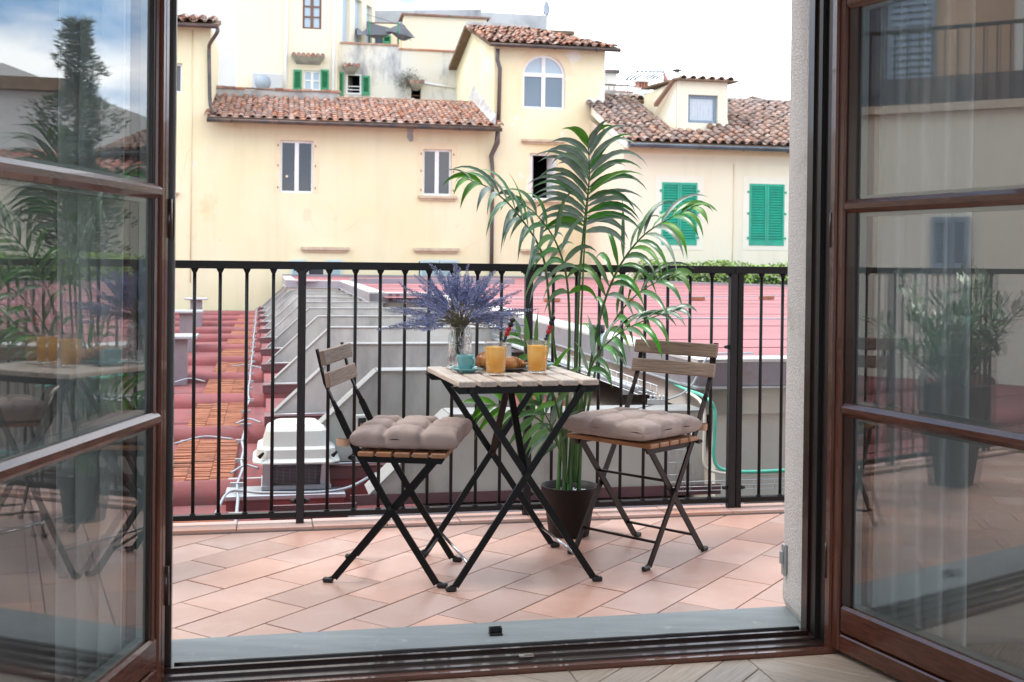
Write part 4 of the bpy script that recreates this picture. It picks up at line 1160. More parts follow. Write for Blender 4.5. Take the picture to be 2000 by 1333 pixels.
# bare stalk sheaths at the base
for (px, w_, m_) in ((1090, .010, 'stem'), (1101, .011, 'stem'), (1112, .014, 'stem'), (1130, .010, 'stem')):
    mb = MB(); b_ = G(px, 0, .16) if False else DY(px, 952, PZ)
    b_.z = .16
    mb.tube(cr_spline([b_, b_ + Vector((.004, 0, .12)), b_ + Vector((.008, -.01, .26)), b_ + Vector((.010, -.01, .40))], 5), [w_ * (1 - .04 * i) for i in range(16)], 8)
    mb.build('sheath', M['stem'], palm)
print('leaflets', leaf_count[0])

# ================================================================== low roof on the left with concrete fins
low = thing('low_building', H(-4, 12, -6.0), 'low flat-roofed building with dark red felt rolls and stepped concrete fins beyond the railing', 'building')
ZR = -.164
def lbox(name, a0, a1, b0, b1, z0, z1, m, parent=low, kind=None):
    o = MB().hbox(a0, a1, b0, b1, z0, z1).build(name, m, parent)
    if kind: tag(o, kind=kind)
    return o
body = lbox('wall', -9.5, 1.6, 1.70, 25.5, -5.98, ZR - .06, M['concrete'])
# felt roof deck, gently uneven
mb = MB(); na, nb = 60, 120
for i in range(na + 1):
    for j in range(nb + 1):
        a = -9.5 + 9.6 * i / na; b = 1.70 + 23.7 * j / nb
        mb.v.append(H(a, b, ZR + .010 * mnoise.noise(Vector((a * 1.3, b * 1.3, 0))) - .004))
for i in range(na):
    for j in range(nb):
        k = i * (nb + 1) + j; mb.f.append((k, k + nb + 1, k + nb + 2, k + 1)); mb.sm.append(True)
mb.build('roof_membrane', M['membrane'], low, fix=False)
rb = random.Random(5)
def seam_tube(mb, pts, ry, rz, n=10):
    o = len(mb.v)
    for p in pts:
        for k in range(n + 1):
            an = math.pi * k / n; w = 1 + .16 * mnoise.noise(p * 2.3 + Vector((k * .4, 0, 0)))
            mb.v.append(p + NN * (ry * math.cos(an)) + Vector((0, 0, rz * w * math.sin(an) ** .7)))
    for i in range(len(pts) - 1):
        for k in range(n):
            a = o + i * (n + 1) + k; mb.f.append((a, a + 1, a + n + 2, a + n + 1)); mb.sm.append(True)
BK = [2.95 + 1.98 * k for k in range(11)]
for k in range(-1, 11):
    b = 3.02 + 1.98 * k - .35 * 0
    aR = -.62 if k >= 0 else -.30
    if k < 0: b = 1.95
    mb = MB()
    pts = [H(-9.4 + (aR + 9.4) * i / 40, b + .012 * mnoise.noise(Vector((i * .5, k, 0))), ZR - .004) for i in range(41)]
    seam_tube(mb, pts, .150, .098)
    mb.build('felt_roll', M['membrane'], low, fix=False)
# ribbed orange brick beds between the rolls
for k in range(-1, 10):
    b0 = (3.02 + 1.98 * k + .16) if k >= 0 else 1.95 + .14
    b1 = 3.02 + 1.98 * (k + 1) - .75
    if k < 0: b1 = 2.35
    if k >= 0: b0, b1 = 3.02 + 1.98 * k + .15, 3.02 + 1.98 * k + 1.80
    mb = MB(); mb.hbox(-1.235, -.855, b0, b1, ZR - .01, ZR + .030)
    n = max(3, int((b1 - b0) / .042)) if k < 4 else max(3, int((b1 - b0) / .07))
    for i in range(n):
        bb = b0 + (b1 - b0) * (i + .5) / n
        for q in range(3 if k < 4 else 1):
            a0 = -1.235 + .38 * q / (3 if k < 4 else 1); a1 = a0 + .38 / (3 if k < 4 else 1) - .004
            dz = rb.uniform(-.003, .004); mb.hbox(a0, a1, bb - (b1 - b0) / n * .34, bb + (b1 - b0) / n * .34, ZR + .029, ZR + .040 + dz)
    o = mb.build('brick_bed', M['brick_orange'], low); tag(o, kind='stuff')
# second row of beds farther left (seen past the door edge)
for k in range(2, 10):
    lbox('brick_bed', -2.9, -2.55, 3.02 + 1.98 * k + .25, 3.02 + 1.98 * k + 1.2, ZR - .01, ZR + .035, M['brick_orange'])
# fins
def fin(a_top, a_tip, a_right, b, zt, zb, th, name='concrete_fin', m='concrete'):
    poly = [(a_tip, zb), (a_top, zt), (a_right, zt), (a_right, zb)]
    mb = MB(); fr_ = [H(a, b, z) for a, z in poly]; mb.prism(fr_, NN * th)
    o = mb.build(name, M[m], low)
    # thin rough lip along the top
    mb = MB(); mb.hbox(a_top, a_right, b - .010, b + th + .010, zt + .001, zt + .008)
    for i in range(6):
        t0, t1 = i / 6, (i + 1) / 6
        p0, p1 = (a_top + (a_tip - a_top) * t0, zt + (zb - zt) * t0), (a_top + (a_tip - a_top) * t1, zt + (zb - zt) * t1)
        nx, nz = -(zt - zb), -(a_tip - a_top); l_ = math.hypot(nx, nz); nx, nz = nx / l_ * .008, nz / l_ * .008
        mb.prism([H(p0[0], b - .012, p0[1] + .002), H(p1[0], b - .012, p1[1] + .002), H(p1[0] + nx, b - .012, p1[1] + nz), H(p0[0] + nx, b - .012, p0[1] + nz)], NN * (th + .024))
    mb.build('coping', M['coping_c'], o)
for k, b in enumerate(BK):
    fin(-.10 - .018 * k, -.60 - .018 * k, .62 if k == 0 else (1.05 if k == 1 else (1.40 if b < 12.5 else .9)), b, .50, .028, .16)
fin(.16, -.21, 1.42, 2.10, .375, .015, .22, m='concrete_warm')
for k, b in enumerate(BK):
    mb = MB(); mb.hbox(-.66 - .018 * k, 1.6, b - .10, b + 1.0, ZR, .012); mb.build('fin_plinth', M['membrane'], low)
    mb = MB(); mb.hbox(-.67 - .018 * k, 1.6, b - .108, b - .101, -.045, .020); mb.hbox(-.67 - .018 * k, 1.6, b - .108, b + .1, .0125, .021); mb.build('flashing', M['flash'], low)
    mb = MB(); mb.tube([H(-.62 - .018 * k, b - .12, .035), H(-.05, b - .12, .04)], .006, 6); mb.build('flashing_clip', M['galv'], low)
# base of the nearest fin: red flashing band and dull sheet metal gutter floor
lbox('flashing', -.30, 1.50, 2.085, 2.097, -.028, .020, M['flash'])
lbox('gutter_sheet', -.32, 1.55, 1.665, 2.084, -.12, -.040, M['sheet'])
lbox('flashing', -.66, -.28, 1.96, 1.975, -.13, .010, M['flash'])
# seams in the felt
for b in (2.6, 4.1, 5.9, 7.9, 9.8):
    lbox('felt_seam', -9.4, -1.24, b, b + .02, ZR, ZR + .006, M['seam'])
# light-coloured lapped cloth near far wall
mb = MB(); mb.prism([H(-6.5, 24.6, ZR), H(-5.4, 24.6, ZR), H(-5.5, 25.2, ZR + .55), H(-6.2, 25.2, ZR + .65)], UU * .02)

# ================================================================== pink-red roof on the right
pink = thing('flat_roofed_building', H(8, 12, -6.0), 'building with a wide pink-red felt roof and mauve metal coping beyond the railing', 'building')
def pbox(name, *q, parent=pink): return MB().hbox(*q[:6]).build(name, M[q[6]], parent)
EDGE = [(14.0, 2.40), (1.50, 2.40), (1.50, 13.0), (.74, 13.0), (.74, 20.0), (-.30, 20.6), (-.30, 25.2)]
FARE = [(7.15, 25.2), (7.75, 22.0), (9.4, 19.4), (12.2, 15.6), (14.0, 12.0)]
def zroof(b): return .50 + .17 * min(1, max(0, (b - 3) / 21))
def zcap(b): return .600 + .085 * min(1, max(0, (b - 3) / 21))
mb = MB()
outl = EDGE + FARE[:]
# deck as triangle fan strips in b
def a_right(b):
    F_ = FARE
    for i in range(len(F_) - 1):
        if F_[i + 1][1] <= b <= F_[i][1]: t = (b - F_[i][1]) / (F_[i + 1][1] - F_[i][1]); return F_[i][0] + (F_[i + 1][0] - F_[i][0]) * t
    return 14.0
def a_left(b): return 1.50 if b < 13 else (.74 if b < 20.3 else -.30)
bs = [2.45 + (25.15 - 2.45) * i / 60 for i in range(61)]
for i in range(60):
    b0, b1 = bs[i], bs[i + 1]
    l0 = a_left(b0) + .18; l1 = a_left(b1) + .18
    if abs(l0 - l1) > .3: l1 = l0 = min(l0, l1)
    mb.quad(H(l0, b0, zroof(b0)), H(a_right(b0), b0, zroof(b0)), H(a_right(b1), b1, zroof(b1)), H(l1, b1, zroof(b1)))
mb.build('roof_membrane', M['membrane2'], pink, fix=False)
for i in range(1, 19):
    b = 3.0 + i * 1.17 + .25 * math.sin(i * 2.3)
    mb = MB(); mb.hexa([H(a_left(b) + .2, b, zroof(b) + .001), H(a_right(b), b + .0, zroof(b) + .001), H(a_right(b), b + .012, zroof(b) + .001), H(a_left(b) + .2, b + .018, zroof(b) + .001), H(a_left(b) + .2, b, zroof(b) + .005), H(a_right(b), b, zroof(b) + .005), H(a_right(b), b + .012, zroof(b) + .003), H(a_left(b) + .2, b + .012, zroof(b) + .003)])
    mb.build('felt_seam', M['seam'], pink)
mb = MB(); poly = EDGE + FARE
ins = [(a + .04 * (1 if i not in (0,) else 0), b + .03) for i, (a, b) in enumerate(poly)]
mb.prism([H(a + .15, b + .12, -5.98) for a, b in poly], (0, 0, 6.05)); mb.build('wall', M['recess_shade'], pink)
# overhanging concrete beam, then sheet-metal fascia and pale coping on top, segment by segment
def run(p, q, w, z0f, z1f, off, name, m):
    """box along the edge from p to q, from `off` outside to `w` inside (inside lies to the right of p->q)."""
    P, Q = Vector((p[0], p[1])), Vector((q[0], q[1])); d = (Q - P).normalized(); r = Vector((d.y, -d.x))
    A, B, C_, D_ = P - r * off - d * off, Q - r * off + d * off, Q + r * w + d * off, P + r * w - d * off
    lo = [H(v.x, v.y, z0f(v.y)) for v in (A, B, C_, D_)]; hi = [H(v.x, v.y, z1f(v.y)) for v in (A, B, C_, D_)]
    return MB().hexa(lo + hi).build(name, m, pink)
for i in range(len(EDGE) - 1):
    p, q = EDGE[i], EDGE[i + 1]
    eps = .003 * (i % 3)
    run(p, q, .26, lambda b: zcap(b) - .285, lambda b: zcap(b) - .136 - eps, -.03, 'concrete_beam', M['concrete_warm'])
    run(p, q, .20, lambda b: zcap(b) - .135 - eps, lambda b: zcap(b) - .012 - eps, 0, 'metal_fascia', M['cap_metal'])
    run(p, q, .22, lambda b: zcap(b) - .145 - eps, lambda b: zcap(b) - .137 - eps, .022, 'drip_edge', M['galv'])
    run(p, q, .205, lambda b: zcap(b) - .0115 - eps, lambda b: zcap(b) + .004 - eps, .004, 'coping', M['cap_pale'])
for i in range(len(FARE) - 1):
    p, q = FARE[i], FARE[i + 1]
    run(q, p, .10, lambda b: zroof(b) - .2, lambda b: zroof(b) + .045, 0, 'far_kerb', M['cap_metal'])
run((7.15, 25.2), (-.3, 25.2), .10, lambda b: zroof(b) - .2, lambda b: zroof(b) + .05, 0, 'far_kerb', M['cap_metal'])
run((.9, 19.4), (4.2, 19.9), .25, lambda b: zroof(b) - .01, lambda b: zroof(b) + .10, 0, 'far_kerb', M['cap_metal'])
for (a, b0) in ((1.0, 13.6), (1.1, 13.3)):
    pbox('rust_streak', a, a + .05, 12.990, 12.999, zcap(13) - .128, zcap(13) - .02, 'flash')
MB().hbox(1.62, 9.0, 2.455, 2.51, -.12, .32).build('lower_wall', M['concrete_warm'], pink)
# bricks that hold the lightning cable
for k, (px, py) in enumerate(((1078, 590), (1222, 588), (1361, 587), (1497, 585))):
    z = .56; q = G(px, py, z); a, b = inv_h(q); z = zroof(b); q = G(px, py, z)
    o = MB().bbox((-.10, -.06, 0), (.10, .06, .06), .006, Matrix.Translation(q) @ Matrix.Rotation(YAW, 4, 'Z')).build('brick', M['brick_orange'])
    tag(o, ['loose orange brick on the pink roof, behind the palm stems', 'loose orange brick on the pink roof, beneath the right palm fronds', 'loose orange brick on the pink roof, left of the railing post on the right', 'loose orange brick on the pink roof, right of the railing post on the right'][k], 'brick', 'bricks weighting the roof cable')
def wire(pts, r, m, name, label, cat='cable', parent=None, n=6, sub=8):
    mb = MB(); mb.tube(cr_spline(pts, sub), r, n); o = mb.build(name, M[m], parent)
    if parent is None: tag(o, label, cat)
    return o
wire([G(960, 583, zroof(12) + .09), G(1150, 582, zroof(12) + .09), G(1361, 580, zroof(11) + .10), G(1545, 578, zroof(11) + .11)], .006, 'cable', 'roof_cable', 'thin pale cable stretched over the bricks across the pink roof')
wire([G(1220, 622, .60), G(1330, 622, .60), G(1545, 623, .60)], .007, 'cable', 'roof_cable', 'thin pale cable crossing the nearer part of the pink roof')
# short metal vent pipe
vp = G(1168, 690, .52)
t = thing('roof_vent_pipe', vp, 'short metal vent pipe with a black cap on the pink roof behind the palm', 'vent pipe')
MB().tube([(0, 0, -.02), (0, 0, .13)], .035, 14).build('pipe', M['galv'], t, local=True); MB().tube([(0, 0, .131), (0, 0, .18)], .042, 14).build('cap', M['plastic'], t, local=True)

# cable tray hung under the fascia: wire mesh with cables, and hoses dropping from it
tray = thing('cable_tray', H(1.42, 3.8, .42), 'galvanised wire-mesh cable tray under the mauve coping right of the table', 'cable tray')
mb = MB(); ta = 1.40
for (da, z) in ((0, .385), (-.055, .385), (-.11, .385), (-.11, .43), (0, .43)):
    mb.tube([H(ta + da, 2.75, z), H(ta + da, 9.5, z + .04)], .0032, 5)
nw = 62
for i in range(nw):
    b = 2.76 + i * .105; z = .385 + .04 * (b - 2.75) / 6.75
    mb.tube([H(ta, b, z + .045), H(ta, b, z), H(ta - .11, b, z), H(ta - .11, b, z + .045)], .0028, 4)
mb.build('mesh', M['galv'], tray)
mb = MB(); mb.hbox(ta - .10, ta - .02, 2.9, 9.4, .392, .408); mb.build('conduit', M['galv'], tray)
for b in (3.0, 4.4, 6.0):
    MB().hbox(ta - .125, ta + .06, b, b + .03, .355, .380).build('bracket', M['galv'], tray)
dn = thing('cable_tray', H(1.35, 2.3, .2), 'vertical wire-mesh cable tray section dropping to the gutter right of the right chair', 'cable tray')
mb = MB(); xa, xb, bb = 1.215, 1.330, 2.045
for a in (xa, xa + .04, xb - .04, xb):
    mb.tube([H(a, bb, .33), H(a, bb, .0)], .0026, 4)
for z in (.02, .08, .14, .20, .26, .32): mb.tube([H(xa, bb, z), H(xb, bb, z)], .0024, 4)
for z in (.0, .02, .045): mb.tube([H(xa, bb, z), H(2.6, bb, z - .0)], .0026, 4)
for k in range(12): mb.tube([H(xa + .11 * k, bb, 0), H(xa + .11 * k, bb, .045)], .0024, 4)
mb.build('mesh', M['galv'], dn)
def hp(px, py, Yv): return DY(px, py, Yv)
Yh = H(1.3, 2.03).y
wire([hp(1290, 733, Yh + 1.1), hp(1330, 757, Yh + .6), hp(1375, 775, Yh + .05), hp(1395, 800, Yh), hp(1396, 850, Yh), hp(1394, 890, Yh), hp(1402, 912, Yh), hp(1425, 920, Yh), hp(1470, 922, Yh), hp(1560, 918, Yh + .05)], .0088, 'mint', 'green_hose', 'green hose curving down from the cable tray beside the railing post', 'hose', n=10)
wire([hp(1340, 765, Yh + .4), hp(1366, 782, Yh + .05), hp(1376, 810, Yh), hp(1375, 870, Yh), hp(1376, 905, Yh), hp(1390, 920, Yh), hp(1440, 926, Yh), hp(1560, 926, Yh + .05)], .0080, 'cream_hose', 'cream_conduit', 'cream conduit curving down just left of the green hose', 'conduit', n=10)
wire([hp(1060, 800, Yh + .1), hp(1140, 804, Yh + .1), hp(1230, 800, Yh + .06), hp(1290, 785, Yh + .05), hp(1345, 760, Yh + .15), hp(1380, 700, Yh + .2), hp(1400, 692, Yh + .4), hp(1470, 690, Yh + .6)], .0055, 'cable', 'grey_cable', 'grey cable with metal clamps looping above the cushion of the right chair')
t = thing('cable_clamp', hp(1283, 785, Yh + .05), 'small metal cable clamps with bolts above the right cushion', 'clamp')
mb = MB()
mb.box((-.045, -.012, -.010), (.045, .012, .012)); mb.build('body', M['galv'], t, local=True)
for x in (-.030, -.01, .015, .032):
    MB().tube([(x, 0, .012), (x, 0, .032)], .005, 6).build('bolt', M['galv'], t, local=True)

# ================================================================== roof fan with off-white hood
vc = G(587, 990, ZR); va, vb = inv_h(G(585, 965, ZR))
fan = thing('roof_fan', H(va, vb, ZR), 'square roof fan with an off-white fibreglass hood over a wire grille, behind the left chair', 'roof fan', rz=YAW)
fan.scale = (.68, .68, .68); fan.location = H(*inv_h(G(580, 978, ZR)), ZR)
mb = MB(); mb.box((-.52, -.30, 0), (.34, .40, .070)); mb.build('base_curb', M['membrane'], fan, local=True)
mb = MB(); mb.bbox((-.53, -.31, .071), (.35, .42, .112), .008); mb.build('base_tray', M['galv'], fan, local=True)
mb = MB(); mb.bbox((-.27, -.17, .113), (.25, .30, .150), .006); mb.build('plinth', M['galv'], fan, local=True)
mb = MB(); mb.box((-.13, -.02, .150), (.10, .18, .33)); mb.build('core', M['cap_metal'], fan, local=True)
for (x, y) in ((-.225, -.14), (.205, -.14), (-.225, .27), (.205, .27)):
    mb = MB(); mb.hexa([(x - .038, y - .006, .15), (x + .038, y - .006, .15), (x + .038, y + .012, .15), (x - .038, y + .012, .15), (x - .026, y - .006, .335), (x + .026, y - .006, .335), (x + .026, y + .012, .335), (x - .026, y + .012, .335)])
    mb.build('corner_bracket', M['galv'], fan, local=True)
mb = MB()
for i in range(17):
    z = .158 + i * .0105; mb.tube([(-.20, -.135, z), (.18, -.135, z), (.18, .26, z), (-.20, .26, z), (-.20, -.135, z)], .0024, 4)
for i in range(9):
    x = -.20 + .38 * i / 8; mb.tube([(x, -.137, .155), (x, -.137, .335)], .0026, 4)
mb.build('wire_grille', M['acgrey'], fan, local=True)
def ring(w, d, z, r): # rounded rectangle ring of 16 points
    out = []
    for k in range(24):
        a = 2 * math.pi * (k + .5) / 24; c, s = math.cos(a), math.sin(a); q = (abs(c) ** 8 + abs(s) ** 8) ** .125
        out.append(Vector((-.01 + w * c / q, .06 + d * s / q, z)))
    return out
hd = MB(); R4 = [ring(.325, .32, .325, 0), ring(.325, .32, .335, 0), ring(.300, .29, .360, 0), ring(.290, .28, .425, 0), ring(.255, .25, .445, 0), ring(.225, .225, .555, 0), ring(.205, .205, .575, 0), ring(.185, .19, .580, 0), ring(.150, .16, .605, 0), ring(.10, .11, .612, 0)]
for r in R4: hd.v += r
for i in range(len(R4) - 1):
    for k in range(24): hd.f.append((i * 24 + k, i * 24 + (k + 1) % 24, (i + 1) * 24 + (k + 1) % 24, (i + 1) * 24 + k)); hd.sm.append(False)
hd.f.append(tuple(9 * 24 + k for k in range(24))); hd.sm.append(False)
hd.build('hood', M['hood'], fan, local=True)
for x in (-.285, .255):
    mb = MB(); mb.tube([(x, -.22, .375), (x + (.03 if x < 0 else .03), -.235, .41)], [.016, .010], 8); mb.build('latch', M['brown_metal'], fan, local=True)
wire([G(420, 1005, -.06), G(450, 960, -.05), G(520, 963, -.03), G(660, 958, -.02), G(735, 925, 0)], .007, 'cable', 'grey_cable', 'grey cable running along the base tray of the roof fan')
# small switch box behind the left chair, glass dome light
sb = thing('switch_box', H(-.10, 2.93, .12) - NN * .02, 'small pale switch box on a concrete fin behind the left chair', 'switch box', rz=YAW)
sbp = DY(706, 825, H(-.1, 2.93).y); sb.location = sbp
MB().bbox((-.035, -.03, -.045), (.035, .0, .045), .006).build('case', M['hood'], sb, local=True)
MB().bbox((-.020, -.036, -.020), (.022, -.030, .028), .003).build('cover', M['plastic'], sb, local=True)

# ================================================================== metal vent stacks on the left roof
for k, (px, py, w, h, lab) in enumerate(((345, 751, .34, .40, 'nearest brown metal vent stack with a flat cap, on the red roof at the left'), (366, 687, .34, .40, 'middle brown metal vent stack with a flat cap, on the red roof at the left'), (383, 640, .34, .40, 'farthest brown metal vent stack with a flat cap, by the yellow wall'))):
    q = G(px, py, ZR); sc = 1.0
    t = thing('vent_stack', q, lab, 'vent', 'metal vent stacks on the red roof', rz=YAW)
    hh = [.46, .52, .50][k]
    MB().box((-.10, -.10, 0), (.10, .10, hh)).build('duct', M['cap_metal'], t, local=True)
    mb = MB(); mb.bbox((-.20, -.20, hh + .001), (.20, .20, hh + .035), .006); mb.build('cap', M['galv'], t, local=True)
    if k == 0: MB().box((-.16, -.16, .0), (-.101, -.101, .25)).build('duct', M['cap_metal'], t, local=True)
# pale twisted cable with clamps running along the brick beds
pts = []
for i in range(64):
    b = 1.75 + i * .36; pts.append(H(-.80 + .03 * mnoise.noise(Vector((i * .9, 0, 2))) - .012 * b * .3, b, ZR + .065 + .05 * max(0, 1 - abs(((b - 3.02) % 1.98) / 1.98 * 2 - 0) * 4) + .04))
lc = thing('roof_cable', H(-.8, 2, ZR), 'pale clamped cable running away along the orange brick beds of the left roof', 'cable')
MB().tube(pts, .008, 6).build('run', M['cable'], lc)
for i in range(1, 62, 2): 
    q = pts[i]; MB().box((-.035, -.010, -.010), (.035, .010, .012), Matrix.Translation(q) @ Matrix.Rotation(YAW, 4, 'Z')).build('clamp', M['galv'], lc)
for k, (p0, p1) in enumerate((((340, 867), (455, 858)), ((452, 716), (520, 722)), ((460, 828), (510, 826)), ((450, 925), (505, 915)), ((340, 747), (400, 745)))):
    wire([G(*p0, ZR + .12), (G(*p0, ZR + .1) + G(*p1, ZR + .1)) / 2 + Vector((0, 0, .03)), G(*p1, ZR + .12)], .006, 'cable', 'branch', '', parent=lc)

# ================================================================== facades
FM = Fac(DY(410, 235, 28.0), 11); FM_p = FM.p.copy()
q = Vector((2.55, 26.8, 0)); FR_ = Fac(q, 11)
def cells(mb, F, u0, u1, z0, z1, holes, d=0.0, rev=.16, zf=None):
    us = sorted({u0, u1} | {h[0] for h in holes} | {h[1] for h in holes}); zs_ = sorted({z0, z1} | {h[2] for h in holes} | {h[3] for h in holes})
    us = [u for u in us if u0 <= u <= u1]; zs_ = [z for z in zs_ if z0 <= z <= z1]
    for i in range(len(us) - 1):
        for j in range(len(zs_) - 1):
            uc, zc = (us[i] + us[i + 1]) / 2, (zs_[j] + zs_[j + 1]) / 2
            if any(h[0] < uc < h[1] and h[2] < zc < h[3] for h in holes): continue
            mb.quad(F.pt(us[i], zs_[j], d), F.pt(us[i + 1], zs_[j], d), F.pt(us[i + 1], zs_[j + 1], d), F.pt(us[i], zs_[j + 1], d))
    for h in holes:
        a, b, c, e = h[:4]; r = h[4] if len(h) > 4 else rev
        P = F.pt
        mb.quad(P(a, c, d), P(a, e, d), P(a, e, d - r), P(a, c, d - r)); mb.quad(P(b, e, d), P(b, c, d), P(b, c, d - r), P(b, e, d - r))
        mb.quad(P(a, e, d), P(b, e, d), P(b, e, d - r), P(a, e, d - r)); mb.quad(P(b, c, d), P(a, c, d), P(a, c, d - r), P(b, c, d - r))
def rect(F, x0, y0, x1, y1):
    """pixel-measured opening -> (u0,u1,z0,z1) on the facade."""
    a = F.at(x0, (y0 + y1) / 2)[0]; b = F.at(x1, (y0 + y1) / 2)[0]; e = F.at((x0 + x1) / 2, y0)[1]; c = F.at((x0 + x1) / 2, y1)[1]
    return (min(a, b), max(a, b), min(c, e), max(c, e))
def window(F, r, root, d=0.0, rev=.16, frame=.055, cols=2, rows=1, fm='white_paint', pane='pane_dark', arch=False, back=True, mid=.08):
    u0, u1, z0, z1 = r; d0 = d - rev
    mb = MB()
    mb.fbox(F, u0, u0 + frame, z0, z1, d0 - .03, d0 + .03); mb.fbox(F, u1 - frame, u1, z0, z1, d0 - .03, d0 + .03)
    mb.fbox(F, u0 + frame, u1 - frame, z0, z0 + frame, d0 - .03, d0 + .03); mb.fbox(F, u0 + frame, u1 - frame, z1 - frame, z1, d0 - .03, d0 + .03)
    iu0, iu1, iz0, iz1 = u0 + frame, u1 - frame, z0 + frame, z1 - frame
    for c in range(1, cols):
        u = iu0 + (iu1 - iu0) * c / cols; mb.fbox(F, u - mid / 2, u + mid / 2, iz0, iz1, d0 - .028, d0 + .032)
    for q in range(1, rows):
        z = iz0 + (iz1 - iz0) * q / rows
        for c in range(cols):
            ua = iu0 + (iu1 - iu0) * c / cols + (mid / 2 if c else 0); ub = iu0 + (iu1 - iu0) * (c + 1) / cols - (mid / 2 if c < cols - 1 else 0)
            mb.fbox(F, ua, ub, z - .022, z + .022, d0 - .026, d0 + .028)
    w = mb.build('window', M[fm], root)
    for c in range(cols):
        for q in range(rows):
            ua = iu0 + (iu1 - iu0) * c / cols; ub = iu0 + (iu1 - iu0) * (c + 1) / cols; za = iz0 + (iz1 - iz0) * q / rows; zb = iz0 + (iz1 - iz0) * (q + 1) / rows
            pm = MB(); e = .002 * ((c + q) % 2); pm.fbox(F, ua, ub, za, zb, d0 - .016, d0 - .008 + e); pm.build('pane', M[pane], w)
    return w
def hood_(F, r, root, over=.12, z=None, h=.10, dd=.14, m='stone_sill', name='lintel'):
    u0, u1, z0, z1 = r
    mb = MB(); mb.fbox(F, u0, u1, z0 + h * .5, z1, .001, dd); mb.fbox(F, u0 + .05, u1 - .05, z0, z0 + h * .49, .001, dd * .6); return mb.build(name, M[m], root)
def shutter(F, r, root, d, m, n, ang=0, side=1, slatm=None, parent_name='shutter', open_=0):
    """louvred leaf on rect r; when open_ it lies flat against the wall already (same drawing)."""
    u0, u1, z0, z1 = r; fw = .045
    mb = MB(); mb.fbox(F, u0, u0 + fw, z0, z1, d, d + .045); mb.fbox(F, u1 - fw, u1, z0, z1, d, d + .045)
    mb.fbox(F, u0 + fw, u1 - fw, z0, z0 + .10, d + .001, d + .044); mb.fbox(F, u0 + fw, u1 - fw, z1 - .06, z1, d + .001, d + .044)
    sh = mb.build(parent_name, M[m], root)
    mbk = MB(); mbk.fbox(F, u0 + fw, u1 - fw, z0 + .1, z1 - .06, d + .002, d + .006); mbk.build('backing', M[m], sh)
    iz0, iz1 = z0 + .10, z1 - .06; st = (iz1 - iz0) / n
    base = None
    for k in range(n):
        zc = iz0 + st * (k + .5); P = F.pt; a, b = u0 + fw, u1 - fw
        s_ = MB().hexa([P(a, zc - st * .50, d + .040), P(b, zc - st * .50, d + .040), P(b, zc + st * .12, d + .010), P(a, zc + st * .12, d + .010), P(a, zc - st * .34, d + .044), P(b, zc - st * .34, d + .044), P(b, zc + st * .28, d + .014), P(a, zc + st * .28, d + .014)])
        if base is None: base = s_.build('slat', M[m], sh); z_first = zc
        else:
            c = link('slat', base.data, sh); c.location = (0, 0, zc - z_first)
    return sh

cap_cache = {}
def tile_cap_mesh(m, L=.42, r0=.085, r1=.068, th=.012):
    key = (m, L, r0)
    if key in cap_cache: return cap_cache[key]
    mb = MB(); n = 6
    for (x, r) in ((0, r0), (L, r1)):
        for rr in (r, r - th):
            for k in range(n + 1):
                a = math.pi * k / n; mb.v.append(Vector((x, rr * math.cos(a), rr * math.sin(a) * .92 + (.012 if x == 0 else 0))))
    N = n + 1
    for k in range(n):
        mb.f += [(k, k + 1, 2 * N + k + 1, 2 * N + k), (N + k + 1, N + k, 3 * N + k, 3 * N + k + 1), (k + 1, k, N + k, N + k + 1), (2 * N + k, 2 * N + k + 1, 3 * N + k + 1, 3 * N + k)]; mb.sm += [True, True, False, False]
    mb.f += [(0, 2 * N, 3 * N, N), (n, N + n, 3 * N + n, 2 * N + n)]; mb.sm += [False, False]
    me = bpy.data.meshes.new('tile'); me.from_pydata([tuple(v) for v in mb.v], [], mb.f); me.polygons.foreach_set('use_smooth', mb.sm); me.materials.append(M[m]); cap_cache[key] = (me, mb); return me, mb
